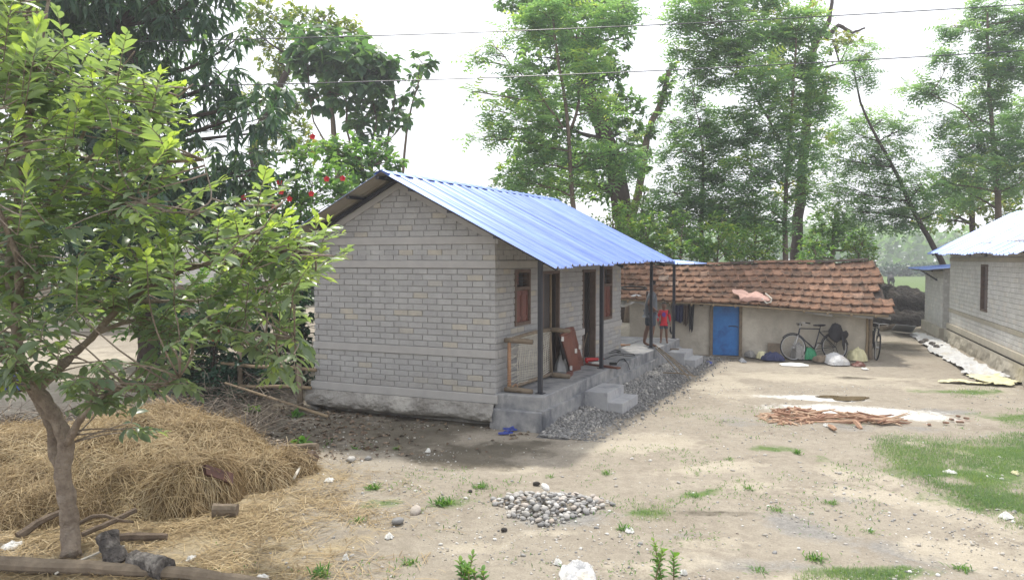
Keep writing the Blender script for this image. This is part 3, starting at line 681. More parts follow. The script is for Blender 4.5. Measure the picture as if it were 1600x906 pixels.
mb.box(((DX0 + DX1) / 2, -.03, 1.49), (.9, .13, .07), bev=.01); mb.build('door_frame', M['wood_old'], **XS)
mb = MB(); mb.box(((DX0 + DX1) / 2, .03, .73), (DX1 - DX0 + .01, .035, 1.46)); dd = mb.build('door', M['blue_door'], **XS)
for z in (.18, 1.22):
    m2 = MB(); m2.box(((DX0 + DX1) / 2, .008, z), (DX1 - DX0 - .04, .014, .09)); m2.build('door_rail', M['blue_door'], dd, local=True)
m2 = MB(); m2.tube([(DX1 - .3, .0, .86), (DX1 - .2, -.02, .88), (DX1 - .1, -.02, .87), (DX1 - .03, 0, .85)], .012, 6); m2.build('chain', M['steel'], dd, local=True)
mb = MB(); mb.tube([(.06, -.02, -.05), (.05, -.03, .8), (.08, -.02, 1.55)], [.06, .05, .05], 8); mb.build('corner_post', M['wood_old'], **XS)
mb = MB(); mb.tube([(-.06, -.05, -.05), (-.03, -.06, .7), (-.05, -.03, 1.6)], [.04, .035, .03], 7); mb.build('corner_post', M['bamboo'], **XS)
# roof frame: slope from eave to ridge, warped as old roofs are
EYF, RYF = -.55, 1.75                       # eave and ridge distance from the front wall
X0R, X1R = -7.55, .52
def rz_(x, t_):                             # t_ 0 eave .. 1 ridge
    q = (x - X0R) / (X1R - X0R)
    eave = 1.74 - .36 * q - .03 * math.sin(q * 9); ridge = 2.70 + .14 * q - .05 * math.sin(q * math.pi) + .02 * math.sin(q * 13)
    return eave + (ridge - eave) * t_ - .06 * math.sin(math.pi * t_)
hroof = MB()
vs, fs = [], []
nx = 24
for i in range(nx + 1):
    x = X0R + .08 + (X1R - X0R - .16) * i / nx
    for t_ in (0, .5, 1): vs.append((x, EYF + .06 + (RYF - EYF) * t_, rz_(x, t_) - .055))
    for t_ in (.5, 0): vs.append((x, RYF + (RYF - EYF) * (1 - t_) * 1.1, rz_(x, t_) - .055))
for i in range(nx):
    for k in range(4): a = i * 5 + k; fs.append((a, a + 5, a + 6, a + 1))
hroof.add(vs, fs); hroof = hroof.build('roof', M['bark_dark'], **XS)
for x in np.arange(X0R + .2, X1R, .62):
    mb = MB(); mb.tube([(x, EYF - .08, rz_(x, 0) - .11), (x + rnd.uniform(-.05, .05), .6, rz_(x, .5) - .115), (x, RYF, rz_(x, 1) - .10)], .032, 6); mb.build('pole_rafter', M['bamboo'], hroof, local=True)
mb = MB(); mb.tube([(X0R + .1, EYF, rz_(X0R, 0) - .075), (-3.5, EYF + .02, rz_(-3.5, 0) - .085), (X1R - .1, EYF, rz_(X1R, 0) - .08)], .03, 6); mb.build('eave_pole', M['bamboo'], hroof, local=True)
def tile_mesh(kind):
    """one tile: pan with a raised roll on its right, thick lip in front (x across, y up the slope)"""
    w_, l_ = .285, .42; xs_ = [-.5, -.30, .10, .30, .42, .54]; zs = [.012, .0, .0, .012, .034, .012]; vs = []
    if kind: zs = [.006, .0, .003, .01, .030, .008]
    for y, e in ((0, .012), (l_, 0)):
        for x, z in zip(xs_, zs): vs.append((x * w_, y + (abs(x) * .02 if y == 0 else 0), z + e))
    for x, z in zip(xs_, zs): vs.append((x * w_, abs(x) * .02, z - .028))
    n = 6; fs = [(i, i + 1, n + i + 1, n + i) for i in range(5)] + [(2 * n + i, 2 * n + i + 1, i + 1, i) for i in range(5)] + [(0, n, 2 * n), (5, 2 * n + 5, n + 5)]
    mb = MB(); mb.add(vs, fs); return mb.mesh('roof_tile', M['tile'])
TM = [tile_mesh(0), tile_mesh(1)]
NR = 7; count = 0
for r_ in range(NR):
    nt_ = 28 if r_ else 29
    x = X0R + .14 + (.06 * (r_ % 2)) - .06 * math.sin(r_ * 2.1) + (.10 if r_ in (2,) else 0); xe = X1R + .1 * math.sin(r_ * 1.7) - (.12 if r_ == 2 else 0) + (.12 if r_ in (0, 1) else 0)
    while x < xe - .1:
        ta, tb = r_ / NR - .02, (r_ + 1.12) / NR
        pa = Vector((x, EYF + (RYF - EYF) * ta, rz_(x, ta))); pb_ = Vector((x, EYF + (RYF - EYF) * tb, rz_(x, tb)))
        d = (pb_ - pa); pitch_ = math.atan2(d.z, d.y) - .10
        yaw = rnd.gauss(0, .025); sl = math.atan2(rz_(x + .1, ta) - rz_(x - .1, ta), .2)
        o = link('roof_tile', TM[rnd.random() < .4], hroof, pa + Vector((0, 0, rnd.uniform(.012, .028))), (pitch_ + rnd.gauss(0, .02), -sl + rnd.gauss(0, .03), yaw), (1, rnd.uniform(.97, 1.04), 1.15))
        x += .268 + rnd.uniform(-.008, .012)
for x in np.arange(X0R + .15, X1R - .5, .36):
    mb = MB(); L_ = .42; n = 5; vs = []
    for xx in (x, x + L_):
        for k in range(n): a = math.pi * k / (n - 1); vs.append((xx, RYF - .13 * math.cos(a), rz_(min(xx, X1R), 1) - .02 + .075 * math.sin(a) + (.01 if xx == x else 0)))
    mb.add(vs, [(k, k + 1, n + k + 1, n + k) for k in range(n - 1)]); o = mb.build('ridge_tile', M['bark_dark'] if rnd.random() < .6 else M['tile'], hroof, local=True)
mb = MB()                                   # battens stuck out under the right end of the eave
for k, (xa, xb) in enumerate(((-2.1, -1.0), (-1.0, .05), (.05, .5))): mb.slab([(xa, EYF + .1, rz_(xa, 0) - .07), (xb, EYF + .08, rz_(xb, 0) - .11), (xb, EYF + .1, rz_(xb, 0) - .18), (xa, EYF + .12, rz_(xa, 0) - .11)], .02)
mb.build('eave_board', M['asbestos'], hroof, local=True)

# ------------------------------------------------------------------ the pale block house on the right (local: x along the wall towards the camera, face normal = +y side seen)
RC = gp(1482, 532); RC.z = 0; RD = Vector((-.348, -.937, 0)).normalized()
RA = math.atan2(RD.y, RD.x)
rh = thing('block_house', 'pale block house with blue roof and a barred window at the right edge', 'house', RC, RA)
YS = dict(parent=rh, local=True)            # local +x to camera, local -y is the visible face's outside
RL, RW = 10.9, 4.2
WIN = (5.0, 5.9, 1.36, 2.70)
wh = [WIN, (3.1, 3.55, 2.93, 3.25), (5.3, 5.75, 2.93, 3.25)]
mb = MB(); wall_boxes(mb, (0, 0, 0), (1, 0, 0), .02, RL, .5, 3.32, wh); rw1 = mb.build('wall', M['mortar_pale'], **YS)
def gab(mb, x0, x1): mb.add([(x0, .02, .3), (x0, RW, .3), (x0, RW, 3.3), (x0, RW / 2, 4.4), (x0, .02, 3.3), (x1, .02, .3), (x1, RW, .3), (x1, RW, 3.3), (x1, RW / 2, 4.4), (x1, .02, 3.3)], [(0, 1, 2, 3, 4), (9, 8, 7, 6, 5), (0, 5, 6, 1), (1, 6, 7, 2), (2, 7, 8, 3), (3, 8, 9, 4), (4, 9, 5, 0)])
mb = MB(); gab(mb, .2, .02); mb.build('wall', M['mortar_pale'], **YS)
mb = MB(); gab(mb, RL, RL - .2); mb.build('wall', M['mortar_pale'], **YS)
mb = MB(); mb.box((RL / 2, RW, 1.8), (RL, .2, 3)); mb.build('wall', M['mortar_pale'], **YS)
ms = Masonry(rh, M['brick_pale'], L=.385, h=.118, pitch=.13, step=.40)
ms.lay(rw1, (0, 0, 0), (1, 0, 0), .63, 1.02, 0, RL, holes=wh); ms.lay(rw1, (0, 0, 0), (1, 0, 0), 1.14, 2.78, 0, RL, holes=wh, off=1); ms.lay(rw1, (0, 0, 0), (1, 0, 0), 2.90, 3.32, 0, RL, holes=wh)
ms.finish(300)
for z0, z1 in ((1.02, 1.14), (2.78, 2.90)):
    mb = MB()
    for a, b in ((-.03, RL),): mb.box(((a + b) / 2, .035, (z0 + z1) / 2), (b - a, .11, z1 - z0), bev=.005)
    mb.build('concrete_band', M['plaster_pale'], **YS)
mb = MB(); mb.box((RL / 2 - .05, .03, .53), (RL + .1, .2, .20), bev=.008); mb.build('plinth', M['plaster_pale'], **YS)
mb = MB(); vs, fs = [], []; n = 90
for j in range(7):
    for i in range(n):
        x = -.12 + (RL + .12) * i / (n - 1); z = .43 - .5 * j / 6; d = (vnoise(np.array([x * 2.2]), np.array([z * 5.]), 77, 5)[0] - .5) * .12 * min(1, j / 2)
        vs.append((x, -.13 - d, z))
for j in range(6):
    for i in range(n - 1): a = j * n + i; fs.append((a + n, a + n + 1, a + 1, a))
mb.add(vs, fs); mb.box((-.06, .3, .2), (.12, .86, .44)); mb.build('footing', M['plaster_pale'], **YS)
mb = MB(); mb.box(((WIN[0] + WIN[1]) / 2, .06, (WIN[2] + WIN[3]) / 2 + .8), (WIN[1] - WIN[0] - .12, .06, .07))
for x in (WIN[0] + .03, WIN[1] - .03): mb.box((x, .05, (WIN[2] + WIN[3]) / 2), (.06, .12, WIN[3] - WIN[2]))
for z in (WIN[2] + .03, WIN[3] - .03): mb.box(((WIN[0] + WIN[1]) / 2, .052, z), (WIN[1] - WIN[0] - .12, .12, .06))
wn = mb.build('window', M['wood_frame'], **YS)
m2 = MB(); m2.box(((WIN[0] + WIN[1]) / 2, .10, (WIN[2] + WIN[3]) / 2), (WIN[1] - WIN[0] - .1, .03, WIN[3] - WIN[2] - .1)); m2.build('shutter', pm('grey brown shutter', (.20, .16, .15), (.15, .125, .12), 4, .6), wn, local=True)
for k in range(4): m2 = MB(); m2.tube([(WIN[0] + .06, .045, 2.0 + k * .13), (WIN[1] - .06, .045, 2.0 + k * .13)], .007, 6); m2.build('window_bar', M['steel'], wn, local=True)
rr = MB().box((RL / 2, RW / 2, 4.28), (RL + .8, .06, .06)).build('roof', M['steel'], **YS)
def rsl(parent, nsh, x0, wd, sg):
    for k in range(nsh):
        L_ = RW / 2 + .52 + rnd.uniform(-.03, .03); V, Fq, mi = sheet_mesh(L_, L_ * .545, wd + .05, sag=rnd.uniform(-.02, .0))
        q = V.copy(); V[:, 0] = x0 + k * wd + q[:, 1]; V[:, 1] = RW / 2 - sg * q[:, 0]; V[:, 2] = 4.47 + q[:, 2] + .02 * math.sin(k * 1.3) - .006 * (q[:, 1] + k * wd)
        if sg < 0: Fq = Fq[:, ::-1]
        np_mesh('roof_sheet', V, Fq[:, ::-1], [M['sheet'], M['sheet_in']], parent, mi=mi, local=True, smooth=True)
rsl(rr, 16, -1.45, .80, 1); rsl(rr, 16, -1.45, .80, -1)
for x in (-1.2, 0, 3.5, 7, RL, RL + .3): mb = MB(); mb.bar((x, -.40, 3.0), (x, RW / 2 - .05, 4.35), .05, .06); mb.build('rafter', M['steel'], **YS)
def rp_(x, y, z): return world_m(rh) @ Vector((x, y, z))

# outhouse behind it
oh = thing('outhouse', 'small pale block outhouse with flat blue roof beside the pale block house', 'outhouse', rp_(-1.05, -.05, 0), RA)
OS = dict(parent=oh, local=True); OL, OW = 4.3, 1.6
oholes = [(-1.55, -1.22, 1.98, 2.22), (-3.0, -2.6, 1.98, 2.22)]
mb = MB(); wall_boxes(mb, (0, 0, 0), (1, 0, 0), -OL, 0, .25, 2.42, oholes); ow = mb.build('wall', M['mortar_pale'], **OS)
mb = MB(); wall_boxes(mb, (0, 0, 0), (0, 1, 0), .02, OW, .25, 2.5, []); ow2 = mb.build('wall', M['mortar_pale'], **OS)
mb = MB(); mb.box((-OL / 2, OW, 1.3), (OL, .2, 2.3)); mb.box((-OL + .1, OW / 2, 1.3), (.19, OW - .24, 2.28)); mb.build('wall', M['mortar_pale'], **OS)
ms = Masonry(oh, M['brick_pale'], L=.385, h=.118, pitch=.13, step=.40)
ms.lay(ow, (0, 0, 0), (1, 0, 0), .33, 2.42, -OL, 0, holes=oholes); ms.lay(ow2, (0, 0, 0), (0, 1, 0), .33, 2.50, .05, OW); ms.finish(200)
mb = MB(); mb.box((-OL / 2, -.0, .14), (OL + .16, .22, .42), bev=.01); mb.box((.02, OW / 2 + .12, .14), (.22, OW, .42), bev=.01); mb.build('plinth', M['plaster_pale'], **OS)
V, Fq, mi = sheet_mesh(2.5, -.22, 5.6); q = V.copy(); V[:, 0] = -OL - .9 + q[:, 1]; V[:, 1] = -.55 + q[:, 0]; V[:, 2] = 2.46 + q[:, 2]
np_mesh('roof', V, Fq[:, ::-1], [M['sheet'], M['sheet_in']], oh, mi=mi, local=True, smooth=True)
mb = MB(); mb.bar((-OL - .5, -.4, 2.42), (.3, -.4, 2.42), .05); mb.bar((-1.2, -.02, 2.06), (-2.1, -.45, 2.42), .045); mb.build('roof_beam', M['steel'], **OS)

# old house far to the left, seen in bits through the leaves
lh = thing('farm_shed', 'grey walled shed with a pitched roof glimpsed through the leaves at the left', 'shed', (-14.5, 31, 0), R(8))
LS = dict(parent=lh, local=True)
mb = MB(); mb.box((0, 0, 1.0), (9, .25, 2.0)); mb.box((-4.4, 2.2, 1.0), (.25, 4, 2.0)); mb.box((4.4, 2.2, 1.0), (.25, 4, 2.0)); mb.add([(4.5, .1, 2), (4.5, 4.3, 2), (4.5, 2.2, 3.6), (4.3, .1, 2), (4.3, 4.3, 2), (4.3, 2.2, 3.6)], [(0, 1, 2), (5, 4, 3), (0, 2, 5, 3), (1, 4, 5, 2)]); mb.build('wall', M['mud'], **LS)
mb = MB(); mb.slab([(-4.9, -.6, 1.85), (4.9, -.6, 1.85), (4.9, 2.2, 3.75), (-4.9, 2.2, 3.75)], .06); mb.slab([(4.9, 5, 1.85), (-4.9, 5, 1.85), (-4.9, 2.22, 3.75), (4.9, 2.22, 3.75)], .06); mb.build('roof', M['asbestos'], **LS)
mb = MB(); mb.box((1.2, -.14, .85), (.8, .04, 1.6)); mb.build('door', M['wood_old'], **LS)

# ------------------------------------------------------------------ dark dung heap and field things beyond the mud house
def mound(name, label, cat, f, x0, x1, y0, y1, mat, step=.1, kind=None, group=None, skirt=-.05, smooth=False):
    X, Y = np.meshgrid(np.arange(x0, x1 + step / 2, step), np.arange(y0, y1 + step / 2, step)); Z = f(X, Y)
    n = X.shape; ii = np.arange(X.size).reshape(n); Fq = np.stack([ii[:-1, :-1], ii[:-1, 1:], ii[1:, 1:], ii[1:, :-1]], -1).reshape(-1, 4)
    keep = Z.ravel()[Fq].max(1) > skirt; c = Vector(((x0 + x1) / 2, (y0 + y1) / 2, 0))
    o = np_mesh(name, np.stack([X - c.x, Y - c.y, Z], -1).reshape(-1, 3), Fq[keep], mat, smooth=smooth); o.location = c
    return tag(o, label, cat, group, kind)
def dung(X, Y):
    a = 1 - ((X - 16.0) / 3.6) ** 4 - ((Y - 36.5) / 2.1) ** 4; z = 1.55 * np.clip(a, 0, 1) ** .3 + (vnoise(X * 1.4, Y * 1.4, 5, 5) - .5) * .5 + (vnoise(X * 4.5, Y * 4.5, 15, 3) - .5) * .38
    low = np.clip(1 - ((X - 15.5) / 4.2) ** 4 - ((Y - 34.5) / 1.5) ** 4, 0, 1) ** .4 * .55 + (vnoise(X * 2.4, Y * 2.4, 9, 5) - .5) * .4 + (vnoise(X * 5.5, Y * 5.5, 19, 3) - .5) * .25
    return np.where(a > 0, z, np.where(low > .12, low, -.2))
mound('dung_heap', 'high dark brown dung heap behind the mud house and the outhouse', 'heap', dung, 11.5, 20.5, 32.5, 39.5, M['manure'], .09)
mb = MB(); p = gp(1420, 497); q = [gp(1396, 512, .02), gp(1421, 519, .12), gp(1434, 509, .45), gp(1397, 506, .25)]
b = gp(1415, 512); mb.slab([gp(1392, 516, .06), gp(1424, 520, .03), gp(1432, 510, .40), gp(1400, 507, .46)], .02); single('roofing_sheet', 'bent grey roofing sheet lying in front of the dark dung heap', 'metal sheet', mb, M['grey_sheet'], b)
mb = MB(); mb.tube([gp(1376, 513, .12), gp(1398, 510, .14)], .11, 9); single('log', 'short dark ended log behind the leaning bicycle by the mud house', 'log', mb, M['wood_old'], gp(1388, 513))
# things at the edge of the green field
mb = MB(); mb.tube([(27.6, 60, -.05), (27.4, 60.1, 1.6), (27.5, 60, 3.2)], [.14, .1, .06], 7); mb.tube([(27.4, 60.1, 1.3), (27.9, 60, 2.0)], [.06, .04], 6); single('stump', 'bare dead stump standing by the green field', 'tree stump', mb, M['bark_dark'], (27.6, 60, 0))
def fheap(X, Y): return .9 * np.clip(1 - ((X - 24.6) / 1.5) ** 2 - ((Y - 50) / 1) ** 2, -.2, 1) + (vnoise(X * 3, Y * 3, 4, 3) - .5) * .25
mound('earth_heap', 'reddish earth heap at the near edge of the green field', 'heap', fheap, 23, 26.2, 48.8, 51.2, pm('red earth', (.34, .17, .10), (.25, .12, .075), 5, .95, .6, 20), .12)
def sheap(X, Y): return .95 * np.clip(1 - np.abs((X - 27.0) / 1.3) - ((Y - 50) / 1) ** 2, -.2, 1) + (vnoise(X * 3, Y * 3, 14, 3) - .5) * .1
mound('tarpaulin_pile', 'white tarpaulin pile at the field edge beside the outhouse', 'tarpaulin', sheap, 25.6, 28.4, 48.9, 51.1, M['plastic_white'], .12)

# ------------------------------------------------------------------ leaves
def T_leaf(w=.38, droop=.10, fold=.10):      # full leaf, 12 triangles: midrib low, edges raised, tip bent down
    st = [(0, 0), (.22, .72), (.5, 1), (.78, .66), (1, 0)]; v = [(0, 0, 0)]
    for x, k in st[1:4]: v += [(x, -w / 2 * k, fold * k * w - droop * x * x), (x, 0, -droop * x * x), (x, w / 2 * k, fold * k * w - droop * x * x)]
    v.append((1, 0, -droop * 1.3)); f = []
    f += [(0, 1, 2), (0, 2, 3)]
    for a in (1, 4): f += [(a, a + 3, a + 4), (a, a + 4, a + 1), (a + 1, a + 4, a + 5), (a + 1, a + 5, a + 2)]
    f += [(7, 10, 8), (8, 10, 9)]
    return np.array(v, float), np.array(f)
def T_diamond(w=.42, fold=.12):             # far leaf, two folded triangles pairs
    return np.array([(0, 0, 0), (.5, -w / 2, fold), (1, 0, -.08), (.5, w / 2, fold), (.5, 0, 0)], float), np.array([(0, 1, 4), (1, 2, 4), (2, 3, 4), (3, 0, 4)])
def T_frond(n=7, w=.20, lw=.030, droop=.16):        # twice-divided leaf: narrow pinnae on both sides of a stalk
    v, f = [], []
    for i in range(n):
        x = .12 + .8 * i / (n - 1); L = w * (1 - .55 * abs(i / (n - 1) - .45)); z = -droop * x * x
        for sg in (-1, 1):
            o = len(v); ex = x + L * .55; v += [(x, sg * .005, z), (x + lw, sg * .005, z), (ex + lw * .8, sg * L, z - .05 * L - .02), (ex, sg * L, z - .05 * L - .02)]
            f += [(o, o + 1, o + 2), (o, o + 2, o + 3)]
    o = len(v); v += [(0, -.006, 0), (1, 0, -droop), (0, .006, 0)]; f.append((o, o + 1, o + 2))
    return np.array(v, float), np.array(f)
def unit(a): return a / np.maximum(np.linalg.norm(a, axis=1, keepdims=True), 1e-9)
def leaves(T, P, D, N, L, tint, wid=None):
    """place template T at P along D with upper side N; returns V, F, tint per vertex"""
    tv, tf = T; D = unit(D); S_ = unit(np.cross(N, D)); N = np.cross(D, S_); L = np.asarray(L)[:, None, None]; wd = 1. if wid is None else np.asarray(wid)[:, None, None]
    V = P[:, None, :] + L * (tv[None, :, 0:1] * D[:, None, :] + wd * tv[None, :, 1:2] * S_[:, None, :] + tv[None, :, 2:3] * N[:, None, :])
    n, k = len(P), len(tv); Fc = tf[None] + (np.arange(n) * k)[:, None, None]
    return V.reshape(-1, 3), Fc.reshape(-1, tf.shape[1]), np.repeat(tint, k)
def sprays(C, Rr, n_spray, per, spread=(1, 1, .8), horiz=.5, droop=0., up=.0, jit=.12, shell=.45):
    """leaf places: rosettes of leaves round twig ends inside a lumpy ball"""
    u = unit(rng.normal(size=(n_spray, 3))); r_ = Rr * (shell + (1 - shell) * rng.random(n_spray)) ** .6 * (0.55 + .45 * rng.random(n_spray))
    c = C + u * r_[:, None] * np.array(spread)
    az = rng.random((n_spray, per)) * .6 + np.arange(per)[None] * 2 * np.pi / per + rng.random((n_spray, 1)) * 6.28
    el = rng.normal(size=(n_spray, per)) * (1 - horiz) * .8 - droop + up
    D = np.stack([np.cos(az) * np.cos(el), np.sin(az) * np.cos(el), np.sin(el)], -1) + .45 * u[:, None, :] * np.array([1, 1, .5])
    P = np.repeat(c, per, 0) + rng.normal(size=(n_spray * per, 3)) * jit * Rr * .25
    D = D.reshape(-1, 3); N = np.array([0, 0, 1.]) + rng.normal(size=D.shape) * .28
    hgt = np.repeat(u[:, 2], per)
    return P, D, N, hgt, c
def limb(mb, a, b, r0, r1, bend=.12, n=5, seg=7, sag=.1):
    a, b = Vector(a), Vector(b); L = (b - a).length; off = Vector((rnd.uniform(-1, 1), rnd.uniform(-1, 1), rnd.uniform(-.2, .6))) * L * bend
    pts = [a.lerp(b, t_) + off * math.sin(math.pi * t_) - Vector((0, 0, 1)) * sag * L * t_ * (1 - t_) for t_ in [k / n for k in range(n + 1)]]
    mb.tube(pts, [r0 + (r1 - r0) * k / n for k in range(n + 1)], seg)
    return pts
KIND = dict(  # leaf template, leaf length, leaves per rosette, rosettes per m2 of clump, horiz, droop, squash, material
    feather=(T_frond(4, .24, .125), .52, 7, 15, .55, .15, .80, 'feather'),
    pale=(T_frond(4, .24, .10), .52, 7, 9.5, .55, .15, .80, 'feather'),
    broad=(T_diamond(.6), .28, 7, 20, .35, .15, .85, 'broad'),
    small=(T_diamond(.6), .24, 8, 17, .3, .1, .85, 'yellowleaf'),
    teak=(T_leaf(.6, .2), .46, 6, 9, .35, .25, .85, 'teak'),
    mango=(T_leaf(.25, .3), .36, 9, 15, .45, .50, .85, 'mango'),
    shrub=(T_diamond(.6), .17, 7, 34, .3, .05, .85, 'hibiscus'),
    bush=(T_diamond(.5), .24, 7, 18, .4, .05, .75, 'broad'),
    darkshrub=(T_leaf(.6, .15), .13, 7, 75, .3, .1, .9, 'shrub_dark'))
def tree(name, label, cat, trunk, Y, r0, r1, clumps, kind, group=None, bark='bark', dens=1., extra=None, depth=1., mat=None, stems=(), lean=0., tint0=.42, lw=1.):
    """trunk and clumps are given by where they show in the photo; they stand at distance Y"""
    base = dp(*trunk[0], Y); base.z = 0
    root = thing(name, label, cat, base, 0, group)
    pts = [base + Vector((0, 0, -.1))] + [dp(x, y, Y + lean * k) for k, (x, y) in enumerate(trunk)]
    if pts[1].z < .3: pts.pop(1)
    mb = MB(); n = len(pts); rad = [r0 + (r1 - r0) * k / (n - 1) for k in range(n)]
    # smooth the trunk
    fine, fr = [], []
    for k in range(n - 1):
        for j in range(4):
            t_ = j / 4; p0 = pts[max(k - 1, 0)]; p1 = pts[k]; p2 = pts[k + 1]; p3 = pts[min(k + 2, n - 1)]
            q = .5 * ((2 * p1) + (p2 - p0) * t_ + (2 * p0 - 5 * p1 + 4 * p2 - p3) * t_ ** 2 + (3 * p1 - p0 - 3 * p2 + p3) * t_ ** 3)
            fine.append(q + Vector((rnd.gauss(0, .012), rnd.gauss(0, .012), 0)) * r0 * 6); fr.append(rad[k] + (rad[k + 1] - rad[k]) * t_)
    fine.append(pts[-1]); fr.append(rad[-1]); fr[0] *= 1.5; mb.tube(fine, fr, 10)
    for st in stems:                            # further stems, (r0, r1, [(px,py)...])
        sp0 = [dp(x, y, Y + rnd.uniform(-.4, .4)) for x, y in st[2]]; sp = []
        for a_, b_ in zip(sp0[:-1], sp0[1:]): L_ = (b_ - a_).length; sp += [a_.lerp(b_, j / 4) + Vector((rnd.gauss(0, .022), rnd.gauss(0, .022), rnd.gauss(0, .022))) * L_ * (j > 0) for j in range(4)]
        sp.append(sp0[-1]); mb.tube(sp, [st[0] + (st[1] - st[0]) * k / (len(sp) - 1) for k in range(len(sp))], 7)
        fine += sp; fr += [st[0]] * len(sp)
    T, L0, per, dn, hz_, dr_, sq, mname = KIND[kind]; Vs, Fs, ts, nv = [], [], [], 0
    for (px, py, rp) in clumps:
        rad_ = rp * Y / F; c = dp(px, py, Y + rnd.uniform(-1, 1) * depth * max(rad_, .6))
        # limb from the trunk, starting lower than the clump
        best = min(range(len(fine)), key=lambda k: (fine[k] - c).length + (6 if fine[k].z > c.z - .2 * rad_ else 0) + (3 if fine[k].z < 1 else 0))
        ep = limb(mb, fine[best], c, max(.015, min(fr[best] * .5, .10 * rad_ + .02)), .012, .14)
        ns = max(3, int(dn * rad_ ** 2 * dens * 3.1)); P, D, N, hg, tw = sprays(np.array(c), rad_ * 1.12, ns, per, (1, 1, sq), hz_, dr_)
        for q in tw[:min(len(tw), 9)]: limb(mb, ep[rnd.randrange(2, len(ep))], q, .014, .005, .1, 3, 4)
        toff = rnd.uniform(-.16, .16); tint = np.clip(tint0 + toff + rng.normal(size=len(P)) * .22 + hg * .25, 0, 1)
        V, Fc, t_ = leaves(T, P, D, N, L0 * (.5 + .8 * rng.random(len(P))) * lw, tint, .8 + .4 * rng.random(len(P)))
        Vs.append(V); Fs.append(Fc + nv); ts.append(t_); nv += len(V)
    mb.build('trunk', M[bark], root, smooth=True)
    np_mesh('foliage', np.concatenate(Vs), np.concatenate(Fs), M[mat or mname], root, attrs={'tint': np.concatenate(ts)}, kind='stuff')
    return root
def flowers(root, pts, Y, r_=.075):
    for (x, y) in pts:
        c = dp(x, y, Y); mb = MB()
        for k in range(5):
            a = k * 1.2566 + .3; d = Vector((math.cos(a), -.45, math.sin(a))).normalized(); s_ = d.cross(Vector((0, -1, 0))).normalized()
            mb.add([c, c + d * r_ * .6 + s_ * r_ * .42 + Vector((0, -.02, 0)), c + d * r_, c + d * r_ * .6 - s_ * r_ * .42 + Vector((0, -.02, 0))], [(0, 1, 2), (0, 2, 3)])
        mb.tube([c, c + Vector((0, -.09, .02))], [.008, .012], 5); mb.build('flower', M['petal'], root)

# ------------------------------------------------------------------ trees behind, by distance
TG = 'feathery trees behind the mud house'
tree('mango_tree', 'big dark dense mango tree rising behind the guava at the left', 'tree', [(232, 545), (234, 430), (238, 300), (225, 160), (190, 40)], 19, .30, .12,
     [(60, 30, 105), (160, 40, 110), (245, 60, 95), (290, 10, 75), (160, 160, 120), (60, 160, 110), (300, 150, 65), (345, 115, 50), (395, 175, 50), (290, 260, 95), (350, 290, 75), (225, 330, 95), (110, 320, 115), (330, 345, 75), (395, 265, 52), (425, 150, 32), (430, 205, 36), (200, 410, 80), (90, 420, 95), (20, 300, 95), (370, 60, 26), (220, -50, 110), (90, -70, 120), (330, -50, 60), (150, 250, 100)], 'mango', bark='bark_dark', depth=1.0, tint0=.36)
tree('tall_tree', 'tall pale green tree with a dark trunk at the far left of the sky gap', 'tree', [(408, 390), (404, 300), (398, 220), (440, 130), (470, 60)], 33, .32, .10,
     [(425, 22, 40), (400, 50, 26), (395, 12, 25), (471, 40, 36), (448, 75, 38), (550, 58, 33), (530, 45, 24), (505, 40, 24), (425, 95, 32), (560, 80, 30), (445, 118, 26), (510, 25, 16), (395, 150, 22), (430, 165, 34), (455, 200, 36), (480, 230, 36), (420, 235, 30), (470, 160, 26)], 'small', bark='bark_dark', tint0=.5, dens=.9)
tree('teak_tree', 'large leaved dark tree with pale stems above the house roof ridge', 'tree', [(532, 330), (524, 225), (516, 160), (508, 100)], 30, .16, .06,
     [(545, 95, 48), (498, 70, 40), (472, 66, 32), (520, 120, 46), (575, 108, 42), (560, 70, 30), (600, 100, 28), (535, 145, 34), (480, 100, 30), (573, 178, 32), (560, 205, 26), (590, 150, 24), (500, 150, 30)], 'teak', bark='bark', stems=[(.05, .03, [(535, 320), (548, 240), (540, 160), (545, 110)]), (.04, .02, [(520, 240), (490, 190), (482, 130)])])
for (lab, tr, cl, yy) in (('slim bare stemmed tree with a round leafy top at the edge of the open sky', [(627, 330), (632, 240), (640, 180), (655, 125)], [(661, 100, 25), (650, 118, 15), (672, 92, 13), (657, 158, 10), (640, 190, 12), (646, 140, 9)], 29),
                         ('slim tree with loose leaf tufts left of the round topped one', [(606, 330), (604, 240), (612, 180), (618, 150)], [(618, 158, 22), (628, 178, 18), (604, 188, 18), (622, 205, 15), (610, 112, 18), (632, 150, 12)], 30),
                         ('thin forked tree with small tufts beside the teak crown', [(585, 330), (580, 235), (588, 190), (580, 150)], [(592, 110, 24), (612, 122, 17), (580, 165, 20), (600, 215, 12)], 30.5)):
    tree('slim_tree', lab, 'tree', tr, yy, .07, .025, cl, 'teak', dens=1.0, lw=.72, group='slim stemmed trees left of the sky gap')
tree('vine_tree', 'thick trunked tree wrapped in dark green creeper, tallest behind the roof', 'tree', [(978, 380), (970, 320), (955, 240), (922, 150), (890, 60), (860, -20)], 36, .55, .28,
     [(850, 15, 55), (900, 50, 55), (930, 95, 48), (955, 20, 40), (800, 5, 32), (845, 90, 50), (905, 120, 45), (985, 165, 30), (978, 205, 34), (958, 185, 30), (828, 150, 46), (832, 235, 46), (800, 275, 32), (862, 285, 46), (920, 250, 38), (1000, 245, 22), (870, -30, 60), (935, -20, 50), (870, 190, 40), (955, 140, 26), (940, 290, 36), (890, 230, 36), (975, 60, 22), (965, 110, 20)], 'broad', bark='bark_dark', depth=1.3, dens=.95)
